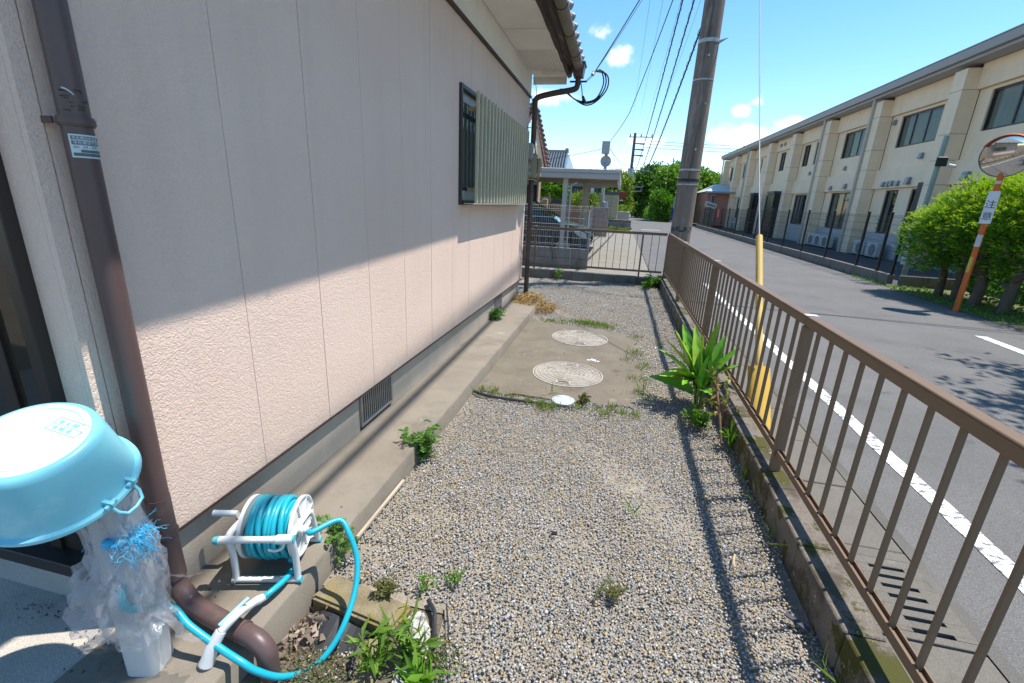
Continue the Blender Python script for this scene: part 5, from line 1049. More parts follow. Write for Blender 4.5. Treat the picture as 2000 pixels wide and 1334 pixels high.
for (y, lb) in ((20.5, 'rightmost white outdoor unit beside the conifer hedge'), (21.5, 'second white outdoor unit from the conifer hedge'), (24.7, 'white outdoor unit just left of the cream downpipe, right of three'), (25.5, 'white outdoor unit in the middle of the left group of three'), (26.3, 'leftmost white outdoor unit of the group of three by the pillar'), (42.3, 'far white outdoor unit behind the mesh fence left of the entrance')):
    ac(9.6-K*(y-16)-.02, y, Z0, lb)

# ---------------------------------------------------------------- neighbour's lot beyond the far fence
nw = thing('block_wall', (-2, 10.35, 0), 'grey concrete block wall under the pale mesh fence beyond the yard', 'wall')
m_nb = mat('neighbour_block', (.21, .205, .20), .9, .2, 4, bump=.5, bsc=100, grain=.2, stain=[((.10, .095, .09), 3, .5, .15, (1, 1, .3)), ((.30, .29, .28), 4, .62, .1)])
q = MB(); q.box(-.193, .193, -.06, .06, -.2145, 0); nbm = q.mesh('block', bev=.004); x = -.60
while x > -4.6:
    for k in range(2): link('block', nbm, m_nb, nw, Matrix.Translation((x-.195, 10.35, .215+.22*k)))
    x -= .392
    if int((x+.6)/-.392+.5) % 3 == 1: q = MB(); q.box(x-.004, x+.012, 10.275, 10.289, 0, .43); ob('pilaster_strip', q, mat('strip_pale', (.36, .36, .36), .8, .1), nw)
nf = thing('mesh_fence', (-2, 10.35, .44), 'pale steel mesh fence on the neighbour block wall in front of the car', 'fence')
m_nf = mat('mesh_cream', (.42, .40, .34), .5, .08)
q = MB(); L_ = 3.96
for k in range(80):
    xv = -.64-L_*k/80; q.tube([(xv, 10.35, .47), (xv, 10.35, 1.26), (xv, 10.32, 1.30), (xv, 10.35, 1.335)], .0026, 4, caps=False)
ob('vertical_wires', q, m_nf, nf)
for z in (.49, .52, .66, .80, .94, 1.08, 1.22, 1.26, 1.335): q = MB(); q.tube([(-.62, 10.353, z), (-4.6, 10.353, z)], .0042, 5, caps=False); ob('horizontal_wire', q, m_nf, nf)
for x in (-.62, -2.6, -4.55): q = MB(); q.box(x-.022, x+.022, 10.37, 10.41, .43, 1.36); ob('post', q, mat('fence_post_grey', (.30, .32, .34), .45, .1, metal=.4), nf, bev=.004)

# carport
cp_ = thing('carport', (-2, 13, 0), 'pale grey flat-roofed carport over the parked car', 'carport'); m_cpt = mat('carport_alu', (.44, .43, .42), .45, .05, 2, metal=.2); m_cpu = mat('carport_panel', (.40, .35, .28), .7, .08, 2)
q = MB(); q.box(-4.8, -.10, 11.45, 11.53, 1.95, 2.17); ob('front_beam', q, m_cpt, cp_, bev=.012)
q = MB(); q.box(-4.8, -.09, 11.43, 11.448, 2.07, 2.085); ob('beam_trim', q, mat('trim_grey', (.28, .275, .27), .5, .05), cp_)  # thin darker grey strip along the beam face
q = MB(); q.box(-.16, -.09, 11.535, 16.4, 1.87, 2.10); ob('side_beam', q, m_cpt, cp_, bev=.012)
q = MB(); q.box(-4.8, -.165, 11.535, 16.4, 2.10, 2.13); ob('roof_panel', q, m_cpu, cp_)
for k in range(6): q = MB(); q.box(-4.8, -.165, 12.1+.8*k, 12.15+.8*k, 2.02, 2.097); ob('rafter', q, m_cpu, cp_)
q = MB(); q.bar((-.18, 14.2, 1.93), (-1.1, 14.2, 1.86), .05, .10); ob('brace', q, m_cpt, cp_)
for (x, y) in ((-1.36, 11.62), (-1.13, 14.6), (-1.15, 16.2)): q = MB(); q.box(x-.055, x+.055, y-.055, y+.055, -.05, 2.0); ob('post', q, m_cpt, cp_, bev=.008)
q = MB(); q.tube([(-1.235, 11.66, 0), (-1.235, 11.66, 1.8), (-1.1, 11.7, 1.88)], .030, 10); ob('rain_pipe', q, m_cpt, cp_, smooth=50)

# parked car under the carport, nose toward the road
car = thing('parked_car', (-2.6, 13.0, 0), 'dark blue hatchback parked under the carport behind the mesh fence', 'car')
m_carb = mat('car_paint', (.035, .075, .13), .25, .05, 2, metal=.5, coat=.8); CY0, CY1 = 12.15, 13.80
prof = [(-.72, .28), (-.70, .52), (-.74, .66), (-.95, .76), (-1.25, .86), (-1.52, .92), (-2.35, 1.36), (-2.9, 1.46), (-3.8, 1.44), (-4.4, 1.25), (-4.62, .95), (-4.66, .32)]
low = [(x, max(.24, min(z, .80+.08*max(0, -1.5-x) if x < -1.5 else z))) for x, z in prof]
q = MB(); rows = []
def ins_(x, z, k): return (x, z)
for (yy, sc_x, top) in ((CY0+.06, .985, .86), (CY0, 1.0, .80), (CY0, 1, .5), ):
    pass
belt = [(-.72, .30), (-.69, .50), (-.73, .64), (-.93, .75), (-1.25, .85), (-1.55, .90), (-2.4, .94), (-3.6, .98), (-4.45, 1.0), (-4.62, .85), (-4.66, .32), (-4.3, .22), (-1.1, .20)]
secs = [(CY0+.10, .93), (CY0+.015, .985), (CY0, 1.0), (CY1, 1.0), (CY1-.015, .985), (CY1-.10, .93)]
cxm, czm = -2.7, .55; vs = []
for (yy, s) in secs: vs += [(cxm+(x-cxm)*(1-(1-s)*.35), yy, czm+(z-czm)*s) for x, z in belt]
k = len(belt); fs = [tuple(range(k)), tuple((len(secs)-1)*k+i for i in reversed(range(k)))]
for j in range(len(secs)-1):
    for i in range(k): fs.append((j*k+i, j*k+(i+1) % k, (j+1)*k+(i+1) % k, (j+1)*k+i))
q.add(vs, fs); body = ob('body', q, m_carb, car, smooth=35)
cab = [(-1.55, .90), (-2.38, 1.36), (-2.9, 1.46), (-3.8, 1.44), (-4.35, 1.26), (-4.5, 1.0)]; q = MB(); vs = []
for (yy0, yy1) in ((0, 0),):
    for (inset, sgn) in ((1, 0),): pass
L0 = [(x, CY0+.02+(.20 if z > 1.05 else .02), z) for x, z in cab]; L1 = [(x, CY1-.02-(.20 if z > 1.05 else .02), z) for x, z in cab]; n = len(cab)
q.add(L0+L1, [tuple(range(n)), tuple(range(2*n-1, n-1, -1))]+[(i, n+i, n+i+1, i+1) for i in range(n-1)]); ob('cabin_glass', q, glassmat('car_glass', (.02, .035, .05), .0, .03), car, smooth=25)
for yy in (CY0+.045, CY1-.045):
    s = 1 if yy < 13 else -1; q = MB(); pts = [(x, (CY0+.02+(.20 if z > 1.05 else .02))-.006 if s > 0 else (CY1-.02-(.20 if z > 1.05 else .02))+.006, z+.004) for x, z in cab]; q.tube(pts, .026, 8); q.tube([(-2.95, pts[2][1], 1.45), (-2.95, yy, .93)], .022, 6); ob('roof_pillar', q, m_carb, car, smooth=50)
q = MB(); q.prism([(x, CY0+.25, z+.008) for x, z in ((-2.36, 1.362), (-2.9, 1.465), (-3.8, 1.445), (-4.35, 1.265), (-4.3, 1.23), (-3.8, 1.41), (-2.9, 1.43), (-2.4, 1.33))], (0, CY1-CY0-.5, 0)); ob('roof_skin', q, m_carb, car)
for s, yy in ((-1, CY0-.006), (1, CY1+.006)):
    q = MB(); q.prism([(-.78, yy, .52), (-.80, yy, .66), (-1.05, yy, .745), (-1.22, yy, .78), (-1.10, yy, .66), (-.95, yy, .55)], (0, -s*.06, 0)); ob('headlight', q, mat('headlamp', (.52, .58, .60), .15, .05, spec=.7), car, bev=.008)
    q = MB(); q.prism([(-2.18, yy+s*.005, .90), (-2.30, yy+s*.005, 1.03), (-2.08, yy+s*.005, 1.05), (-2.02, yy+s*.005, .95)], (0, s*.16, 0)); ob('wing_mirror', q, m_carb, car, bev=.015, seg=2)
    for xw in (-1.38, -3.85):
        T = Matrix(((1, 0, 0, xw), (0, 0, s, yy-s*.16), (0, 1, 0, .29), (0, 0, 0, 1))); q = MB(); q.lathe([(.17, 0), (.285, .0), (.295, .03), (.295, .14), (.275, .165), (.19, .165), (.17, .15)], 28, T); w_ = ob('wheel', q, mat('tyre', (.018, .018, .018), .8, .1), car, smooth=40)
        q = MB(); q.lathe([(.19, .14), (.185, .168), (.05, .155), (.0005, .16)], 20, T); ob('hubcap', q, m_steel, w_, smooth=40)
q = MB(); q.box(-.70, -.685, 12.5, 13.4, .42, .55); ob('grille', q, m_dark, car)
q = MB(); q.box(-.693, -.683, 12.8, 13.13, .33, .42); ob('number_plate', q, m_pvc, car)

# grey box on a thin pole with a dish
dpl = thing('service_pole', (-.87, 22, 0), 'thin pole with grey box on top and round dish beside the driveway', 'service pole')
q = MB(); q.tube([(-.875, 22, -.1), (-.86, 22, 1.2), (-.90, 22, 3.7)], .075, 12); ob('pole', q, mat('pole_pale', (.42, .42, .41), .5, .1, metal=.3), dpl, smooth=50)
q = MB(); q.box(-1.10, -.76, 21.80, 22.0, 3.50, 4.02); ob('top_box', q, mat('box_grey', (.40, .41, .42), .5, .08), dpl, bev=.02)
T = Matrix(((1, 0, 0, -.88), (0, 0, -1, 21.84), (0, 1, 0, 3.19), (0, 0, 0, 1))); q = MB(); q.lathe([(.23, .05), (.235, .04), (.12, .0), (.0005, -.012)], 28, T); ds = ob('dish', q, mat('dish_grey', (.38, .40, .42), .35, .1, metal=.5), dpl, smooth=60)
q = MB(); q.tube([(-.88, 21.85, 3.12), (-.88, 21.66, 3.19)], .015, 6); q.tube([(-.88, 21.68, 3.19), (-.88, 21.62, 3.19)], .04, 8); ob('feed_horn', q, m_box, ds)
q = MB(); q.box(-.80, -.62, 21.85, 22.02, .62, 1.50); ob('side_box', q, MATS['box_grey'], dpl, bev=.015)
q = MB(); q.tube(catmull([(-.80, 21.95, .65), (-.83, 21.88, .50), (-.84, 21.9, .2), (-.84, 21.92, 0)], 5), .022, 6); ob('conduit', q, m_box, dpl)

# boundary fence panels, tan posts, lattice wall, hedge strip on a low wall
bw = thing('panel_fence', (-2.5, 20, 0), 'brown panel fence behind the parked car', 'fence'); m_bw = mat('brown_panel', (.235, .155, .10), .8, .1, 3)
for k in range(5): x = -4.6+.58*k; q = MB(); q.box(x+.004, x+.576, 20.0, 20.05, -.05, 1.46-.045*k); ob('fence_panel', q, m_bw, bw, bev=.004)
gp = thing('gate_post', (-1.45, 18.2, 0), 'tan square gatepost at the end of the brown panel fence', 'gatepost')
q = MB(); q.box(-1.52, -1.32, 18.2, 18.45, -.05, 1.28); ob('shaft', q, mat('tan_stone', (.46, .33, .19), .8, .12, 5, bump=.3, bsc=50), gp, bev=.02); q = MB(); q.box(-1.27, -1.18, 18.3, 18.4, -.05, 1.22); ob('side_post', q, m_bw, gp)
gp2 = thing('gate_post', (-3.1, 19, 0), 'pair of tan gateposts with a lamp left of the brown fence', 'gatepost')
for x in (-3.36, -3.02): q = MB(); q.box(x-.09, x+.09, 19.1, 19.3, -.05, 1.5); ob('shaft', q, MATS['tan_stone'], gp2, bev=.015)
q = MB(); q.box(-3.42, -3.28, 19.0, 19.1, 1.05, 1.2); ob('lamp', q, m_frame, gp2)
lw = thing('lattice_wall', (-1.0, 21.2, 0), 'pinkish lattice block wall beside the tan gatepost', 'wall'); m_lw = mat('lattice_pink', (.33, .255, .22), .85, .15, 6)
for i in range(4):
    for j in range(6): q = MB(); q.box(-1.30+.20*i, -1.10+.20*i-.014, 21.2, 21.32, .02+.21*j, .215+.21*j); ob('block', q, m_lw, lw, bev=.006)
sh = thing('garden_shed', (-2.2, 25, 0), 'dark shed with pale door frame behind the yellow shrub', 'shed')
q = MB(); q.box(-3.6, -1.35, 25, 26.6, 0, 2.2); ob('wall', q, mat('shed_navy', (.03, .035, .045), .5, .1), sh); q = MB(); q.box(-3.7, -1.25, 24.9, 26.7, 2.2, 2.38); ob('roof', q, mat('shed_roof', (.15, .16, .17), .5, .1), sh, bev=.02); q = MB(); q.box(-1.62, -1.45, 24.93, 25.0, 0, 2.15); ob('door_frame', q, mat('frame_pale', (.55, .62, .68), .5, .05), sh)
ou = thing('outbuilding', (-.8, 28, 0), 'cream block outbuilding with dark roof edge at the driveway end', 'outbuilding'); m_cb = mat('cream_block', (.50, .44, .29), .85, .1, 3, bump=.2, bsc=40)
for j in range(7):
    for i in range(4): q = MB(); o_ = .2*(j % 2); q.box(-1.78+.40*i, -1.39+.40*i, 27.0, 27.1, .48+.205*j, .68+.205*j); ob('block', q, m_cb, ou, bev=.004)
q = MB(); q.box(-1.79, -.20, 27.101, 30, .47, 1.95); ob('wall', q, m_cb, ou); q = MB(); q.box(-1.9, -.16, 26.95, 30.1, 1.93, 2.07); ob('roof_edge', q, mat('roof_edge_grey', (.12, .115, .115), .6, .1), ou)
q = MB(); q.box(-.15, .15, 27.3, 28.4, 1.78, 2.1); ob('red_awning', q, mat('awning_red', (.33, .03, .03), .6, .1), ou, bev=.01); q = MB(); q.box(-.14, .06, 27.3, 27.36, 1.60, 1.68); ob('lamp', q, m_pvc, ou)
lwl = thing('block_wall', (-.6, 26.4, 0), 'low grey block wall below the cream outbuilding', 'wall')
for j, (y0, z0, z1, xa, xb) in enumerate(((26.4, 0.0, .22, -1.8, .60), (26.5, .225, .47, -1.8, .60))):
    for i in range(6): w_ = (xb-xa)/6; q = MB(); q.box(xa+w_*i+.003, xa+w_*(i+1)-.003, y0, y0+.5, z0-.1 if j == 0 else z0, z1); ob('block', q, m_nb, lwl, bev=.004)
q = MB(); q.box(-.55, .60, 26.55, 27, .475, .62); ob('coping', q, m_block, lwl, bev=.01)
pl = thing('planter_wall', (.1, 31, 0), 'pale planter wall with flowers beyond the cream outbuilding', 'planter'); q = MB(); q.box(-.22, .55, 31, 33, 0, 1.0); ob('wall', q, mat('planter_pale', (.47, .45, .41), .8, .08), pl, bev=.02)

# houses on the left
hl = thing('house', (-5, 17, 0), 'tan brick house with pink gable edge seen past the dark downpipe', 'house')
m_bk = mat('tan_brick', (.42, .29, .20), .85, .15, 6, bump=.4, bsc=60)
q = MB(); q.prism([(-6.2, 17, 0), (-2.98, 17, 0), (-2.98, 17, 2.35), (-3.2, 17, 3.3), (-6.2, 17, 3.3)], (0, .6, 0)); ob('wall', q, m_bk, hl)
for j in range(22):
    for i in range(4): q = MB(); xx = -3.72+.19*i-.095*(j % 2); q.box(xx+.004, min(xx+.186, -2.985), 16.975, 16.999, .3+.095*j, .387+.095*j); ob('brick', q, m_bk, hl) if xx+.01 < -2.99 else None
m_pk = mat('pink_edge', (.55, .27, .21), .7, .1); A_ = Vector((-3.15, 16.6, 4.35)); B_ = Vector((-2.55, 16.6, 2.25)); C__ = Vector((-3.55, 16.6, 3.55))
q = MB(); q.bar(A_, B_, .06, .10, up=(0, 1, 0)); q.bar(A_+Vector((0, -.01, -.05)), C__+Vector((0, -.01, 0)), .06, .10, up=(0, 1, 0)); ob('barge_board', q, m_pk, hl)
q = MB(); q.add([A_, A_+Vector((0, .7, 0)), B_+Vector((0, .7, 0)), B_], [(0, 1, 2, 3)]); q.add([A_+Vector((-.04, .01, -.10)), A_+Vector((-.04, .7, -.10)), B_+Vector((-.14, .7, 0)), B_+Vector((-.14, .01, 0))], [(0, 1, 2, 3)]); ob('roof_slope', q, mat('soffit_tan', (.52, .42, .31), .8, .08), hl)
q = MB(); q.prism([A_+Vector((-.05, .02, -.22)), B_+Vector((-.32, .02, .0)), B_+Vector((-.12, .02, .0)), A_+Vector((.0, .02, -.10))], (0, .02, 0)); ob('gable_soffit', q, MATS['soffit_tan'], hl)
m_tb = mat('tile_brown', (.12, .075, .07), .5, .2, 8, island=.2)
for k in range(14):
    p = A_+(B_-A_)*(k+.3)/14; q = MB(); q.tube([p+Vector((.05, -.12, .02)), p+Vector((.05, .4, .02))], .055, 8); ob('roof_tile', q, m_tb, hl)
for k in range(6):
    for i in range(3): p = A_+(C__-A_)*(k+.3)/6; q = MB(); q.box(p.x-.10, p.x+.02, 16.5+.02*i, 16.95, p.z+.05+.10*i, p.z+.12+.10*i); ob('roof_tile', q, m_tb, hl, bev=.01)
q = MB(); q.box(-3.45, -3.0, 16.90, 16.97, .9, 1.95); w_ = ob('window', q, m_frame, hl); q = MB(); q.box(-3.42, -3.03, 16.89, 16.899, .93, 1.92); ob('pane', q, m_bglass, w_)
# house with dark glazed tile roof
hd = thing('house', (-5, 32, 0), 'distant house with glossy dark tiled roof above the carport', 'house'); m_gt = mat('glazed_tile', (.13, .14, .15), .22, .2, 5, spec=.7, island=.2)
q = MB(); q.box(-8, -3.7, 29.4, 36, 0, 3.3); ob('wall', q, mat('wall_far', (.40, .36, .29), .8, .1), hd)
q = MB(); q.add([(-8, 28, 3.2), (-3.35, 28, 3.2), (-3.7, 30.6, 4.3), (-8, 30.6, 4.3), (-3.3, 34, 3.2), (-3.6, 31.5, 4.3)], [(0, 1, 2, 3), (1, 4, 5, 2)]); ob('roof_slope', q, m_gt, hd)
for k in range(18):
    x = -3.42-.16*k; q = MB(); q.tube([(x, 27.95, 3.26), (x-.12, 29.3, 3.82), (x-.2, 30.6, 4.37)], .055, 6); ob('roof_tile', q, m_gt, hd, smooth=60)
for j in range(9):
    f_ = j/9; q = MB(); q.box(-8, -3.38-.3*f_, 27.98+2.6*f_, 28.1+2.6*f_, 3.26+1.1*f_, 3.30+1.1*f_); ob('tile_course', q, m_gt, hd)
q = MB(); q.box(-8, -3.62, 30.5, 30.8, 4.3, 4.50); q.box(-3.75, -3.55, 30.45, 30.85, 4.34, 4.60); ob('ridge', q, m_gt, hd, bev=.03)
# pink house and gate beyond the road on the right
ph = thing('house', (9, 46, 0), 'salmon pink house with pale roof left of the cream building', 'house')
q = MB(); q.box(7.25, 12, 45, 52, 0, 2.9); ob('wall', q, mat('salmon_wall', (.42, .19, .14), .8, .08), ph); q = MB(); q.add([(7.05, 44.6, 2.85), (12, 44.6, 2.85), (12, 48, 3.6), (8.4, 48, 3.6), (7.05, 52, 2.85), (8.4, 50, 3.6)], [(0, 1, 2, 3), (0, 3, 5, 4)]); ob('roof', q, mat('roof_pale', (.50, .53, .56), .5, .08), ph)
q = MB(); q.box(7.0, 12, 44.5, 44.6, 2.72, 2.87); ob('eaves', q, m_eave, ph); q = MB(); q.box(7.6, 7.9, 44.93, 45.0, 1.5, 2.6); w_ = ob('window', q, m_pvc, ph); q = MB(); q.box(7.63, 7.87, 44.91, 44.929, 1.55, 2.55); ob('pane', q, m_bglass, w_)
gt = thing('gate_pillar', (6.5, 38.8, 0), 'grey gate pillar with a slanted sign board at the end of the mesh fence', 'gate pillar')
q = MB(); q.box(6.25, 6.85, 38.6, 39.2, -.1, 1.55); ob('shaft', q, m_conc, gt, bev=.02); q = MB(); q.prism([(6.12, 38.5, 1.62), (6.92, 38.5, 1.40), (7.0, 38.5, 1.75), (6.18, 38.5, 1.98)], (0, .08, 0)); ob('sign_board', q, mat('sign_cream', (.55, .50, .44), .6, .06), gt)
for k in range(5): q = MB(); q.box(6.3+.12*k, 6.38+.12*k, 38.49, 38.499, 1.66-.03*k, 1.78-.03*k); ob('sign_mark', q, m_frame, gt)
gf = thing('mesh_fence', (5.6, 41, 0), 'dark railing on a low wall between the gate pillar and the pink house', 'fence')
q = MB(); q.box(5.35, 5.5, 39.5, 46, -.1, .45); ob('low_wall', q, m_nb, gf)
for k in range(7): q = MB(); q.box(5.40, 5.45, 39.6+1.0*k, 39.66+1.0*k, .45, 1.6); ob('post', q, m_blk, gf)
q = MB(); q.box(5.40, 5.44, 39.5, 46, 1.55, 1.6); ob('rail', q, m_blk, gf)
rs = thing('small_sign', (5.75, 30.5, 0), 'small red notice on the mesh fence near the building end', 'sign'); q = MB(); q.box(5.70, 5.72, 30.3, 30.9, .95, 1.40); ob('panel', q, mat('notice_red', (.42, .02, .03), .5, .1), rs)
lp = thing('street_pole', (4.75, 47, 0), 'thin pale steel street pole in front of the roadside trees', 'street pole'); q = MB(); q.tube([(4.72, 47, 0), (4.95, 47, 4.6)], .055, 8); ob('pole', q, mat('pole_blue', (.42, .50, .56), .4, .1, metal=.3), lp)
q = MB(); q.tube([(4.75, 47, 1.6), (4.95, 46.9, 1.7)], .12, 8); ob('lamp', q, MATS['pole_pale'], lp); q = MB(); q.box(4.6, 4.85, 46.9, 47, .2, 1.3); ob('blue_banner', q, mat('banner_blue', (.02, .05, .22), .6, .1), lp)
tb = MB(); tb.box(2.9, 3.5, 55, 55.6, 0, .28); ob('blue_tarp', tb, mat('tarp_blue', (.02, .10, .48), .5, .1), bev=.1, seg=2, label='small blue tarp bundle at the road edge under the trees', cat='tarp')

# ---------------------------------------------------------------- vegetation
def crown_np(lobes, nclump, nleaf, L, W, seed, rc=.35, up=.5):
    r = np.random.default_rng(seed); vol = np.array([l[1][0]*l[1][1]*l[1][2] for l in lobes])**.7; vol /= vol.sum(); parts = []
    which = r.choice(len(lobes), nclump, p=vol); D = unit(r.normal(size=(nclump, 3))); rad_ = r.uniform(.45, 1.0, nclump)**.6
    C_ = np.array([lobes[k][0] for k in which])+D*rad_[:, None]*np.array([lobes[k][1] for k in which])
    sz = rc*r.uniform(.6, 1.35, nclump); P = np.repeat(C_, nleaf, 0)+r.normal(size=(nclump*nleaf, 3))*np.repeat(sz, nleaf)[:, None]*np.array([.6, .6, .42])
    dirs = unit(r.normal(size=P.shape)+np.repeat(D, nleaf, 0)*.9+np.array([0, 0, up-.5])); n = len(P)
    return leaves_np(P, dirs, r.uniform(.7, 1.3, n)*L, r.uniform(.7, 1.3, n)*W, r, .2)
m_bark = mat('bark', (.13, .10, .075), .95, .25, 12, bump=.8, bsc=40, stretch=(3, 3, .5), bdist=.015)
def limbs(base, tips, r0, seed):
    r = random.Random(seed); q = MB(); b = Vector(base)
    top = Vector(tips[0]); mid = b+(top-b)*.5+Vector((r.uniform(-.1, .1), r.uniform(-.1, .1), 0))*(top-b).length*.25
    q.tube(catmull([b-Vector((0, 0, .15)), b+(mid-b)*.5, mid, top], 4), [r0*(1.15-.07*i) for i in range(13)], 10)
    for t in tips[1:]:
        s = b+(top-b)*r.uniform(.35, .7); t = Vector(t); q.tube(catmull([s, s+(t-s)*.5+Vector((0, 0, .08*(t-s).length)), t], 4), [r0*.55*(1-.09*i) for i in range(9)], 7)
    return q
def tree(name, base, tips, r0, lobes, nclump, nleaf, L, W, seed, m_, label, rc, group=None, cat='tree', trunkm=None):
    root = thing(name, base, label, cat, group)
    ob('trunk', limbs(base, tips, r0, seed), trunkm or m_bark, root, smooth=60)
    V, F = crown_np(lobes, nclump, nleaf, L, W, seed, rc); link('crown', npmesh('crown', V, F), m_, root); return root
lf_mid = leafmat('leaf_mid', (.065, .16, .02), (.19, .32, .04)); lf_dark = leafmat('leaf_dark', (.04, .11, .02), (.12, .235, .035)); lf_yel = leafmat('leaf_yellowgreen', (.11, .19, .02), (.26, .32, .04)); lf_fresh = leafmat('leaf_fresh', (.06, .17, .015), (.15, .30, .03))
GR = 'trees along the far road'
tree('roadside_tree', (4.9, 51, 0), [(4.7, 51, 4.4), (3.9, 50.6, 4.2), (5.8, 51, 4.5)], .16, [((4.4, 51, 3.6), (1.3, 1.6, 1.9)), ((5.6, 52, 3.9), (1.5, 1.6, 1.8)), ((3.9, 50.5, 1.8), (.9, 1.3, 1.7)), ((5.0, 51, 1.6), (1.2, 1.2, 1.6))], 420, 26, .30, .16, 1, lf_mid, 'big leafy tree just left of the near utility pole beside the road', .42, GR)
tree('roadside_tree', (2.9, 60, 0), [(2.8, 60, 4.4), (2.2, 60, 4.0), (3.4, 60, 4.6)], .18, [((2.6, 60, 3.9), (1.5, 1.7, 1.9)), ((3.4, 60, 4.6), (1.4, 1.5, 1.5)), ((2.1, 60, 2.2), (1.2, 1.4, 2.0)), ((1.6, 61, 3.0), (.8, 1, 1.5))], 420, 26, .33, .18, 2, lf_dark, 'dark rounded tree overhanging the far bend of the road', .45, GR)
tree('roadside_tree', (3.6, 48.6, 0), [(3.6, 48.6, 2.6), (3.3, 48.4, 2.0)], .10, [((3.65, 48.6, 1.5), (.55, .8, 1.5)), ((4.3, 48.4, 1.2), (.5, .7, 1.2)), ((3.3, 48.6, 2.1), (.5, .6, .8))], 200, 24, .22, .12, 3, lf_fresh, 'bright vine-covered tree at the road edge', .3, GR)
tree('roadside_tree', (7.6, 56, 0), [(7.6, 56, 4.6), (6.8, 56, 4.0), (8.6, 56, 4.2)], .17, [((7.6, 56, 4.0), (1.6, 1.6, 1.7)), ((9.0, 57, 3.6), (1.5, 1.4, 1.5)), ((6.7, 55, 2.6), (1.1, 1.2, 1.9))], 330, 24, .33, .17, 4, lf_mid, 'loose-leaved tree just right of the near utility pole', .46, GR)
tree('roadside_tree', (10.6, 60, 0), [(10.6, 60, 4.2), (9.9, 60, 3.6)], .15, [((10.6, 60, 4.0), (1.3, 1.5, 1.3)), ((9.6, 60, 3.6), (1.0, 1.1, 1.2))], 140, 20, .32, .17, 5, lf_mid, 'pale tree behind the roof of the pink house', .45, GR)
tree('roadside_tree', (-.4, 44, 0), [(-.4, 44, 3.4), (-.9, 44, 2.8), (.1, 44, 2.8)], .12, [((-.5, 44, 3.1), (.85, .9, 1.2)), ((.25, 44.4, 2.2), (.65, .8, 1.6)), ((-1.2, 44, 2.3), (.8, .8, 1.2))], 260, 24, .24, .13, 6, lf_yel, 'yellow-green tree at the foot of the distant pole', .32, GR)
tree('roadside_tree', (-2.3, 38, 0), [(-2.3, 38, 2.6), (-1.7, 38, 2.5), (-3.2, 38, 2.5)], .12, [((-2.5, 38, 2.4), (1.2, .9, .8)), ((-1.2, 38, 2.5), (.9, .8, .8)), ((-.9, 38.4, 3.2), (.5, .5, .8))], 260, 24, .22, .12, 7, lf_dark, 'dark green tree showing over the cream outbuilding roof', .3, GR)
tree('roadside_tree', (1.6, 82, 0), [(1.6, 82, 4), (1.0, 82, 3.2)], .16, [((1.7, 82, 3.0), (1.4, 1.5, 2.4)), ((.6, 82, 2.2), (.9, 1, 1.6))], 160, 20, .4, .2, 8, lf_dark, 'small dark tree mass where the road vanishes', .5, GR)
V, F = crown_np([((3.3-.02*k, 53+2.6*k, .6), (.5, 1.6, .7)) for k in range(9)], 420, 16, .22, .12, 9, .28); link('roadside_hedge', npmesh('roadside_hedge', V, F), lf_mid, label='low clipped hedge along the right edge of the far road', cat='hedge')
# neighbour's small trees and shrubs
tree('garden_tree', (-2.75, 18.5, 0), [(-2.68, 18.5, 2.0), (-2.4, 18.5, 1.9), (-3.0, 18.5, 1.9)], .035, [((-2.7, 18.5, 1.92), (.52, .45, .30)), ((-2.35, 18.5, 1.85), (.32, .3, .25)), ((-3.0, 18.5, 1.85), (.3, .3, .22))], 110, 20, .13, .07, 20, lf_fresh, 'slim garden tree with round green crown under the carport beam', .15)
tree('garden_shrub', (-1.75, 22, 0), [(-1.75, 22, 1.6), (-1.4, 22, 1.5), (-2.1, 22, 1.5)], .03, [((-1.75, 22, 1.5), (.55, .4, .38)), ((-1.35, 22, 1.45), (.3, .3, .3))], 90, 20, .16, .04, 21, lf_yel, 'yellow-green feathery shrub behind the carport post', .2, cat='shrub')
V, F = crown_np([((-.5, 26.3, .06), (1.2, .25, .10))], 110, 14, .10, .04, 22, .1); link('ground_cover', npmesh('ground_cover', V, F), lf_yel, label='yellow-green ground cover below the low block wall', cat='ground cover', kind='stuff')
V, F = crown_np([((.1, 31.6, 1.12), (.45, .5, .22))], 60, 16, .12, .06, 23, .12); link('flower_bush', npmesh('flower_bush', V, F), lf_yel, label='small yellow flowering bush on the pale planter wall', cat='shrub')
# conifer hedge by the mirror: flat feathery sprays
lf_thu = leafmat('leaf_thuja', (.035, .125, .012), (.14, .30, .022), .55, .33); lf_tip = leafmat('leaf_thuja_tip', (.18, .34, .02), (.44, .54, .05), .55, .38)
def thuja(lobes, nspray, seed, L=.085, r0=.55, r1=1.03, upw=0):
    r = np.random.default_rng(seed); vol = np.array([l[1][0]*l[1][1]*l[1][2] for l in lobes])**.67; vol /= vol.sum(); which = r.choice(len(lobes), nspray, p=vol)
    D = unit(r.normal(size=(nspray, 3))+np.array([0, 0, upw])); c = np.array([lobes[k][0] for k in which]); R = np.array([lobes[k][1] for k in which])
    P = c+D*R*(r.uniform(r0, r1, nspray)**.5)[:, None]*(1+.10*np.sin(c[:, :1]*7+D[:, :1]*9)+.08*np.sin(D[:, 2:]*13))
    ax = unit(D*np.array([1, 1, .35])+np.array([0, 0, .38])+r.normal(size=D.shape)*.28); s = unit(np.cross(ax, np.array([0, 0, 1.0])+r.normal(size=D.shape)*.35)); m = 9; parts = []
    for k in range(m):
        f = k/(m-1); side = (k % 2)*2-1; off = f*L*1.15; spread = (1.0-.55*f)
        d = unit(ax*(.62+.35*f)+s*side*spread*.8); n = nspray
        parts.append(leaves_np(P+ax*off+s*side*.003, d, L*r.uniform(.55, 1.0, n)*(1.05-.5*f), .0105*r.uniform(.7, 1.3, n), r, .05))
    return join_np(parts)
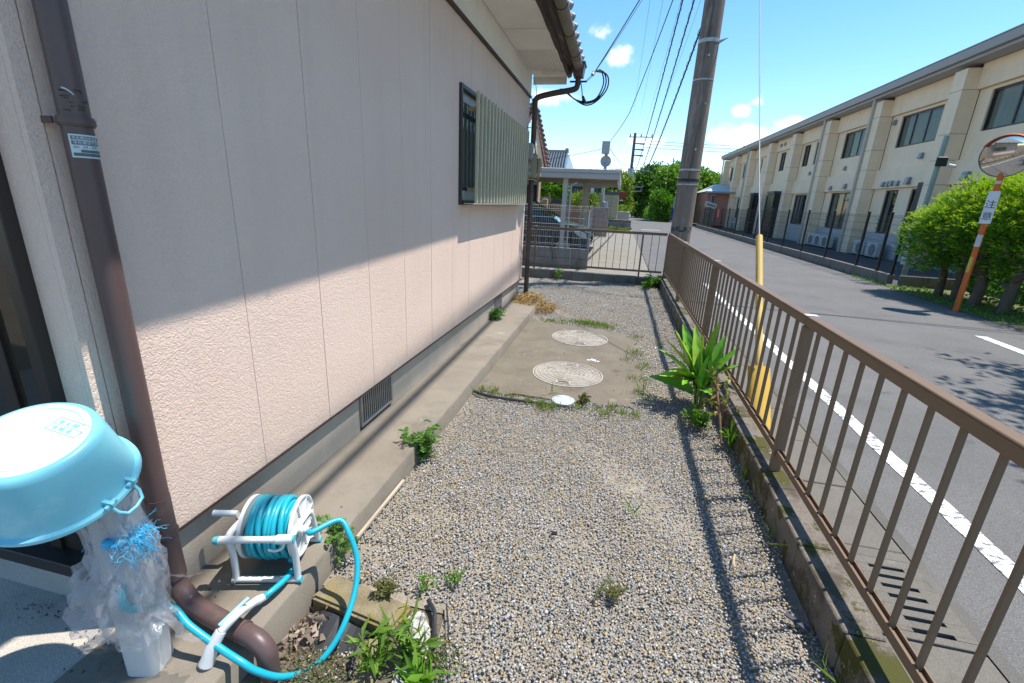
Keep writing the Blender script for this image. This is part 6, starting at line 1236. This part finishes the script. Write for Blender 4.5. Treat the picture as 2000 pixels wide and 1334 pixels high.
hb_ = [(6.12, 10.35, .07, 'leftmost conifer of the trimmed hedge, next to the mesh fence corner'), (6.12, 9.85, .075, 'second conifer of the trimmed hedge, left of the mirror post foot'), (6.02, 9.28, .085, 'forked conifer of the hedge right behind the mirror post'), (6.08, 8.68, .09, 'thick-trunked conifer of the hedge at the right picture edge'), (6.35, 7.9, .09, 'conifer of the hedge just outside the right picture edge')]
for k, (x, y, r0, lb) in enumerate(hb_):
    root = thing('conifer_tree', (x, y, 0), lb, 'conifer', 'conifers of the trimmed hedge'); rr = random.Random(50+k)
    q = MB(); top = Vector((x+.03, y, 1.5)); q.tube(catmull([(x, y, -.1), (x+rr.uniform(-.05, .05), y, .35), (x+rr.uniform(-.06, .06), y+rr.uniform(-.05, .05), .75), top], 4), [r0*(1.1-.055*i) for i in range(13)], 10)
    for j in range(4):
        z = .5+.14*j; a = rr.uniform(0, 6.28); q.tube(catmull([(x, y, z), (x+.18*math.cos(a), y+.18*math.sin(a), z+.10), (x+.34*math.cos(a), y+.34*math.sin(a), z+.32)], 4), [r0*.42*(1-.08*i) for i in range(9)], 7)
    ob('trunk', q, m_bark, root, smooth=60)
    zc = 1.30+.05*k; lob = [((x-.12, y, zc), (.62, .52, .70)), ((x+.25, y, zc+.05), (.6, .5, .72)), ((x-.35, y-.05, zc-.12), (.45, .42, .52))]
    if k == 0: lob = [((x-.15, y, 1.18), (.55, .45, .58)), ((x-.45, y-.1, 1.10), (.42, .4, .48)), ((x+.25, y, 1.3), (.5, .45, .6))]
    if k >= 2: lob = [((cx_+.28, cy_+.05, cz_), rr3) for (cx_, cy_, cz_), rr3 in lob]
    if k >= 2: lob.append(((x+.35, y, zc+.52), (.28, .28, .32)))
    lob = [((a_[0], a_[1], a_[2]-.07), (b_[0], b_[1], b_[2]*1.08)) for a_, b_ in lob]
    V, F = thuja(lob, 4200 if k < 4 else 1400, 60+k, .055); link('crown', npmesh('crown', V, F), lf_thu, root); V, F = thuja(lob, 1500 if k < 4 else 500, 90+k, .06, .96, 1.25, .75); link('shoot_tips', npmesh('shoot_tips', V, F), lf_tip, root)
V, F = crown_np([((7.0, 9.6, .35), (.8, 1.1, .35)), ((7.6, 8.6, .5), (.7, .9, .5)), ((6.6, 8.2, .25), (.5, .6, .25))], 240, 18, .09, .045, 70, .16); link('undergrowth', npmesh('undergrowth', V, F), lf_fresh, label='leafy green undergrowth behind the conifer trunks', cat='undergrowth', kind='stuff')
# tall tree outside the frame on the right whose shadow dapples the road
tree('shade_tree', (6.4, 4.2, 0), [(6.3, 4.2, 4.6), (5.4, 3.9, 4.8), (7.2, 4.6, 4.8)], .16, [((6.0, 4.3, 4.9), (1.5, 1.7, 1.2)), ((5.4, 3.2, 4.6), (.9, 1.1, .8)), ((6.3, 5.6, 4.5), (1.0, .9, .9)), ((7.2, 4.4, 5.3), (1.2, 1.4, 1.0))], 230, 22, .17, .07, 80, lf_mid, 'roadside tree at the right casting leafy shadow on the road', .3)

# ---------------------------------------------------------------- yard weeds
def pinnate(P, D, L, w, r, m=7):
    """compound leaves: axis D from P, m leaflet pairs"""
    n = len(P); D = unit(D); S = unit(np.cross(D, np.array([0, 0, 1.0])+r.normal(size=D.shape)*.25)); parts = []; L = np.broadcast_to(L, n)
    for k in range(m):
        f = (k+.6)/m; base = P+D*(L*f)[:, None]-np.array([0, 0, 1.0])*(L*.30*f*f)[:, None]
        for s in (-1, 1):
            d = unit(S*s*(1.05-.45*f)+D*(.55+.5*f)+r.normal(size=D.shape)*.12-np.array([0, 0, .15]))
            parts.append(leaves_np(base, d, L*.42*(1.1-.55*f)*r.uniform(.8, 1.2, n), w*r.uniform(.8, 1.2, n), r, .15))
    parts.append(leaves_np(P, D, L*1.02, w*.5, r, .30))
    return join_np(parts)
def weed(name, base, h, spread, nstem, leafL, w, seed, m_, label, nodes=6, lean=(0, 0), cat='weed', m=6):
    r = np.random.default_rng(seed); root = thing(name, base, label, cat); q = MB(); Ps, Ds, Ls = [], [], []; b = np.array(base, float)
    for s in range(nstem):
        a = r.uniform(0, 6.28); rr_ = r.uniform(.2, 1)*spread; tip = b+np.array([rr_*math.cos(a)+lean[0]*h, rr_*math.sin(a)+lean[1]*h, h*r.uniform(.55, 1.0)]); st = b+np.array([.12*rr_*math.cos(a), .12*rr_*math.sin(a), 0])
        md = (st+tip)/2+np.array([0, 0, h*.12]); pts = catmull([st, md, tip], 4); q.tube(pts, [.0028*(1.1-.1*i) for i in range(len(pts))], 5)
        for k in range(nodes):
            f = (k+1)/nodes; p = pts[min(len(pts)-1, int(f*(len(pts)-1)))]; an = r.uniform(0, 6.28); Ps.append(list(p)); Ds.append([math.cos(an), math.sin(an), r.uniform(.1, .8)]); Ls.append(leafL*r.uniform(.6, 1.15)*(1.1-.45*f))
    ob('stem', q, mat('green_stem', (.14, .17, .05), .7, .15), root)
    V, F = pinnate(np.array(Ps), np.array(Ds), np.array(Ls), w, r, m); link('leaves', npmesh('leaves', V, F), m_, root); return root
lf_mug = leafmat('leaf_mugwort', (.05, .14, .022), (.15, .28, .05), .6, .3)
p = onz(822, 893, 0); weed('mugwort_plant', (p.x, p.y, 0), .20, .10, 13, .085, .011, 1, lf_mug, 'bushy mugwort growing at the step edge in mid picture', 7)
p = onz(668, 1085, 0); weed('mugwort_plant', (p.x-.01, p.y, .02), .13, .085, 9, .075, .011, 2, lf_mug, 'bright mugwort beside the hose reel at the step edge', 5)
p = onz(968, 622, .1); weed('mugwort_plant', (p.x, p.y, .1), .10, .16, 12, .10, .014, 3, lf_mug, 'low green weed on the step by the far foundation vent', 5)
p = onz(905, 662, .1); weed('weed', (p.x-.02, p.y, .1), .06, .03, 3, .05, .010, 4, lf_mug, 'tiny weed in the joint of step and foundation', 3)
weed('seedling', (-1.01, 8.66, 0), .27, .05, 2, .16, .028, 5, lf_fresh, 'upright young plant with pinnate leaves at the far kerb', 6, m=3)
weed('weed', (.58, 8.35, 0), .17, .12, 6, .11, .028, 6, lf_fresh, 'leafy weed in the far right corner of the gravel', 5, m=4)
weed('weed', (.74, 8.62, .0), .20, .16, 12, .14, .024, 7, lf_dark, 'dark ferny weed under the fence corner', 6, m=6)
p = onz(760, 1165, 0); weed('red_weed', (p.x, p.y, 0), .06, .05, 8, .045, .009, 8, leafmat('leaf_reddish', (.09, .09, .03), (.16, .17, .05), .6, .2), 'small reddish green weed by the mossy edging stone', 4)
p = onz(1195, 1160, 0); weed('red_weed', (p.x, p.y, 0), .045, .06, 7, .045, .006, 9, MATS['leaf_reddish'], 'thin brownish weed in the middle of the near gravel', 4)
p = onz(1140, 790, 0); weed('red_weed', (p.x, p.y, 0), .08, .06, 7, .06, .012, 10, MATS['leaf_reddish'], 'purplish weed at the near right slab edge', 4)
for k, (px, py, s, lb) in enumerate(((830, 1150, .06, 'sprig of weed in the gravel above the pale edging stone'), (880, 1140, .05, 'small fresh sprig in the gravel right of the edging stones'))):
    p = onz(px, py, 0); weed('weed', (p.x, p.y, 0), s, .04, 4, .04, .014, 11+k, lf_fresh, lb, 3, m=2)
# lance-leaved plant in the foreground
def lance(base, n, h, L, W, seed, m_, label, spread=.05, name='lance_leaf_weed'):
    r = np.random.default_rng(seed); root = thing(name, base, label, 'weed'); q = MB(); Ps, Ds = [], []; b = np.array(base, float)
    for s in range(n):
        a = r.uniform(0, 6.28); tip = b+np.array([spread*math.cos(a)*r.uniform(.3, 1), spread*math.sin(a)*r.uniform(.3, 1), h*r.uniform(.6, 1)]); q.tube([b+(tip-b)*.02, tip], [.003, .0018], 5)
        for k in range(13):
            f = r.uniform(.25, 1); an = r.uniform(0, 6.28); Ps.append(b+(tip-b)*f); Ds.append([math.cos(an), math.sin(an), r.uniform(-.2, .7)])
    ob('stem', q, MATS['green_stem'], root); N_ = len(Ps)
    V, F = leaves_np(np.array(Ps), np.array(Ds), L*r.uniform(.6, 1.15, N_), W*r.uniform(.7, 1.2, N_), r, .35); link('leaves', npmesh('leaves', V, F), m_, root)
lf_ln = leafmat('leaf_lance', (.07, .16, .02), (.19, .30, .04), .5, .3)
lance((-.585, .955, -.02), 5, .14, .075, .014, 1, lf_ln, 'lance-leaved weed growing between the edging stones, left plant', .06)
lance((-.505, .985, -.01), 6, .17, .085, .015, 2, lf_ln, 'lance-leaved weed growing over the pale edging stone, right plant', .07)
lance((-.43, .90, -.0), 3, .10, .10, .026, 3, lf_fresh, 'broad-leaved weed at the bottom edge over the pale stone', .05)
# big-leaved ginger-like plant by the kerb
def blade(q, p0, d, L, W, droop, twist, n=9):
    p0, d = Vector(p0), Vector(d).normalized(); s = d.cross(Vector((0, 0, 1))).normalized(); s = (Matrix.Rotation(twist, 3, d) @ s); u = s.cross(d); vs = []
    for i in range(n+1):
        t = i/n; w = W*(math.sin(math.pi*min(1, t*.93+.05))**.75)*(1-.25*t); c = p0+d*L*t-Vector((0, 0, 1))*droop*L*t*t; rip = .004*math.sin(t*22)
        vs += [c+s*w/2+u*(w*.22+rip), c+s*w/4+u*(w*.07-rip), c, c-s*w/4+u*(w*.07+rip), c-s*w/2+u*(w*.22-rip)]
    q.add(vs, [(5*i+k, 5*i+k+1, 5*i+6+k, 5*i+5+k) for i in range(n) for k in range(4)])
gb = Vector((.70, 3.30, 0)); gin = thing('ginger_plant', gb, 'large glossy-leaved plant growing beside the mossy kerb', 'plant')
m_gl = [mat('ginger_leaf', (.15, .36, .03), .38, .22, 16, bump=.35, bsc=50, spec=.45, stretch=(1, 1, 1)), mat('ginger_leaf_light', (.26, .43, .04), .4, .2, 14, bump=.3, bsc=50, spec=.4)]
rr = random.Random(77)
LV = [((.2, .1, 1.2), .34, .07, .02), ((-.5, .6, .9), .32, .07, .06), ((.5, .5, 1.0), .30, .07, .05), ((-.7, .1, .9), .33, .07, .06), ((.0, .7, .9), .3, .07, .05), ((-.55, .05, .62), .30, .075, .10), ((-.40, .25, .85), .31, .070, .05), ((-.75, -.05, .42), .29, .075, .15), ((-.85, -.10, .25), .27, .072, .15), ((-.25, .45, 1.0), .33, .07, .02), ((.10, .35, 1.0), .30, .070, .04), ((-.6, -.35, .30), .24, .075, .25), ((.45, .25, .85), .27, .068, .08), ((.65, .1, .65), .27, .066, .12), ((.05, -.15, .9), .22, .065, .10), ((.25, .6, .7), .25, .065, .10), ((-.7, .35, .5), .28, .07, .12), ((.7, -.2, .45), .2, .06, .2), ((-.15, .1, 1.1), .30, .06, .02), ((.35, -.1, .9), .22, .06, .1), ((-.35, -.45, .55), .2, .06, .3), ((-.9, -.2, .1), .2, .07, .2), ((-.6, -.7, .15), .17, .07, .2), ((.1, -.8, .25), .16, .06, .2), ((-.9, .3, .2), .22, .07, .2)]
for k, (d, L_, W_, dr) in enumerate(LV):
    q = MB(); z0 = .07+.17*rr.random(); st = gb+Vector((d[0]*.05, d[1]*.05+.03, z0)); d = (d[0]*.72, d[1]*.85, d[2]*1.15); blade(q, st, d, L_*1.36, W_*1.5, dr*.8, rr.uniform(-.6, .6)); ob('leaf', q, m_gl[0] if rr.random() < .68 else m_gl[1], gin, smooth=60)
q = MB()
for k in range(6): a = 6.28*k/6; q.tube([gb+Vector((.02*math.cos(a), .02*math.sin(a), -.02)), gb+Vector((.04*math.cos(a), .04*math.sin(a)+.03, .17))], [.009, .006], 7)
ob('stem', q, mat('ginger_stem', (.16, .22, .05), .5, .15), gin)
# twiggy shoot in front of it with yellowing leaves
sb_ = Vector((.765, 2.80, 0)); tw = thing('twig_shoot', sb_, 'brown twiggy shoot with yellowing leaves in front of the big-leaved plant', 'plant')
q = MB(); tip = Vector((.715, 3.02, .42)); q.tube(catmull([sb_, sb_+Vector((-.02, .05, .14)), sb_+Vector((-.045, .13, .29)), tip], 5), .007, 7)
for (f, d) in ((.5, (.10, .06, .08)), (.6, (-.10, .03, .05)), (.75, (.08, .0, .06)), (.85, (-.08, .05, .04)), (.4, (.09, -.02, .07))): s = sb_+(tip-sb_)*f; q.tube([s, s+Vector(d)], [.004, .002], 5)
ob('stem', q, mat('twig_brown', (.24, .14, .08), .8, .2), tw)
r = np.random.default_rng(5); n = 46; f = r.uniform(.35, 1.05, n); P = np.array(sb_)+np.outer(f, np.array(tip-sb_))+r.normal(size=(n, 3))*.045; V, F = leaves_np(P, r.normal(size=(n, 3)), r.uniform(.03, .065, n), r.uniform(.018, .036, n), r, .3); link('leaves', npmesh('leaves', V, F), leafmat('leaf_yellowing', (.20, .24, .03), (.36, .26, .07), .5, .3), tw)
lw_ = thing('broad_weed', (.785, 2.74, 0), 'low broad-leaved weed with long grass blades against the kerb', 'weed')
for (d, L_, W_, dr, tw_) in (((-.2, -.6, .5), .10, .07, .2, .5), ((.3, -.5, .4), .09, .065, .3, -.4), ((-.5, -.1, .6), .09, .06, .3, .2)): q = MB(); blade(q, (.785, 2.76, .06), d, L_, W_, dr, tw_); ob('leaf', q, m_gl[0], lw_, smooth=60)
for k in range(9): q = MB(); a = random.uniform(-.6, .9); blade(q, (.79+.01*k*.3, 2.70+.012*k, .0), (a*.5, random.uniform(-.3, .3), 1), random.uniform(.16, .26), .012, random.uniform(.1, .5), random.uniform(-1, 1)); ob('leaf', q, lf_fresh, lw_, smooth=60)
weed('weed', (.66, 3.0, 0), .12, .13, 14, .07, .016, 15, lf_fresh, 'fine bright green weed at the foot of the big-leaved plant', 5, m=4)
# grass and creeping weeds nobody could count
def grass(pts, n, h, sp, seed, w=.0032):
    r = np.random.default_rng(seed); c = np.array(pts)[r.integers(0, len(pts), n)]; P = c+np.concatenate([r.normal(size=(n, 2))*sp, np.zeros((n, 1))], 1); D = np.stack([r.normal(size=n)*.55, r.normal(size=n)*.55, np.ones(n)], 1)
    return leaves_np(P, D, h*r.uniform(.4, 1.25, n), w*r.uniform(.7, 1.4, n), r, .3)
L1 = [list(onz(x, y, .0)) for x, y in ((945, 762), (965, 768), (1000, 778), (1030, 786), (1060, 792), (1080, 797), (1065, 800), (1050, 792), (1130, 798), (1165, 803), (1180, 812), (1195, 800), (1215, 810), (1240, 815))]
L2 = [list(onz(x, y, .0)) for x, y in ((1125, 630), (1135, 632), (1150, 634), (1165, 636), (1180, 638), (1190, 640), (1075, 628), (1100, 630), (1145, 632), (1160, 634))]
L3 = [list(onz(x, y, .0)) for x, y in ((1240, 660), (1248, 690), (1252, 720), (1256, 745), (1245, 770), (1260, 715), (1235, 690), (1258, 780), (1225, 705), (1232, 740))]
V, F = join_np([grass(L1, 620, .055, .022, 1, .005), grass(L2, 900, .05, .05, 2, .006), grass(L3, 330, .06, .035, 3, .005)]); link('grass', npmesh('grass', V, F), leafmat('grass_blade', (.08, .17, .02), (.24, .30, .05), .55, .3), label='short grass and weeds fringing the tank slab', cat='grass', kind='stuff')
L4 = [list(onz(x, y, 0)) for x, y in ((1035, 605), (1040, 608), (1043, 600), (1032, 615), (1036, 598))]
tall = [list(onz(x, y, 0)) for x, y in ((1253, 770), (1255, 765), (1250, 700), (1075, 770), (1238, 1010), (935, 775), (1285, 675))]
V, F = join_np([grass(L4, 60, .13, .02, 4, .006), grass(tall, 60, .14, .02, 5, .005), grass([[.80, 2.2, 0], [.80, 2.4, 0], [.80, 1.25, 0], [.79, 1.9, 0]], 26, .14, .012, 6, .006), grass([[-.44, .90, 0], [-.36, .86, 0], [-.40, .95, 0], [-.33, 1.0, 0], [-.25, .88, 0]], 40, .11, .03, 7, .004)]); link('tall_grass', npmesh('tall_grass', V, F), MATS['grass_blade'], label='scattered taller grass blades along the step, slab and kerb', cat='grass', kind='stuff')
r = np.random.default_rng(8); n = 1500; P = np.stack([r.normal(-.755, .060, n), r.normal(.88, .065, n), r.uniform(.0, .03, n)], 1); P[:, 2] += np.array([pit_z(v) for v in P[:, 1]]); A1 = leaves_np(P, r.normal(size=(n, 3))*np.array([1, 1, .5])+np.array([0, 0, .3]), r.uniform(.006, .014, n), r.uniform(.004, .007, n), r, .1)
n = 420; P = np.stack([r.normal(-.41, .035, n), r.normal(1.0, .06, n), r.uniform(.0, .02, n)], 1); A2 = leaves_np(P, r.normal(size=(n, 3))*np.array([1, 1, .5]), r.uniform(.008, .016, n), r.uniform(.004, .008, n), r, .1)
V, F = join_np([A1, A2]); link('creeping_weed', npmesh('creeping_weed', V, F), leafmat('leaf_creeper', (.06, .12, .03), (.20, .14, .08), .6, .2), label='creeping tiny-leaved weed spreading in the pit under the hose', cat='ground cover', kind='stuff')
n = 900; P = np.stack([r.uniform(5.5, 6.3, n), r.uniform(7.8, 11.2, n), np.zeros(n)], 1); A3 = leaves_np(P, r.normal(size=(n, 3))*np.array([.6, .6, .3])+np.array([0, 0, .8]), r.uniform(.03, .09, n), r.uniform(.01, .03, n), r, .2)
n = 160; P = np.stack([r.normal(5.60, .05, n), r.uniform(11.3, 12.6, n), np.zeros(n)], 1); A4 = leaves_np(P, r.normal(size=(n, 3))*np.array([.6, .6, .3])+np.array([0, 0, .8]), r.uniform(.03, .09, n), r.uniform(.01, .02, n), r, .2)
V, F = join_np([A3, A4]); link('verge_grass', npmesh('verge_grass', V, F), lf_fresh, label='grass and weeds on the verge round the mirror post', cat='grass', kind='stuff')
# heap of dry straw at the foot of the far downpipe
q = MB(); rr = random.Random(41)
for k in range(620):
    a = rr.uniform(0, 6.28); f = rr.random()**.5; x = -1.02+f*.29*math.cos(a); y = 6.02+f*.26*math.sin(a); z = (.09 if x < -.95 else .01)+.12*(1-f*f)*rr.random()+.01
    a2 = rr.uniform(0, 6.28); L_ = rr.uniform(.06, .17); d = Vector((math.cos(a2)*L_, math.sin(a2)*L_, rr.uniform(-.045, .035))); p = Vector((x, y, z)); q.tube([p, p+d*.5+Vector((0, 0, rr.uniform(.0, .025))), p+d], rr.uniform(.0016, .0042), 4, caps=False)
ob('straw_heap', q, mat('dry_straw', (.40, .27, .105), .85, .2, 20, island=.45), label='heap of dry golden straw at the foot of the far downpipe', cat='straw heap')
for k, (px, py, lb) in enumerate(((1083, 1040, 'small black plastic piece lying on the near gravel'), (1557, 1217, 'dark metal strip on the gravel against the kerb'))):
    p = onz(px, py, .012); q = MB(); q.box(p.x-.012, p.x+.012, p.y-.008, p.y+.008, .004, .012) if k == 0 else q.bar((p.x-.03, p.y+.03, .016), (p.x+.03, p.y-.025, .014), .02, .006); ob('debris', q, m_blk if k == 0 else mat('strip_dark', (.06, .06, .09), .4, .1), label=lb, cat='debris')
q = MB(); q.bar((-.937, 1.43, .012), (-.932, 1.86, .012), .014, .012); ob('wood_strip', q, mat('pale_wood', (.42, .35, .27), .8, .2, 30, stretch=(1, .2, 1)), label='pale wooden strip lying against the foot of the step', cat='wood strip')
q = MB(); q.tube(catmull([onz(1510-75, 1083, .012), onz(1433, 1098, .014), onz(1436, 1108, .012)], 4), .004, 5); ob('dry_twig', q, mat('twig_pale', (.50, .38, .22), .8, .1), label='curled pale dry twig on the gravel in the fence shadow', cat='twig')
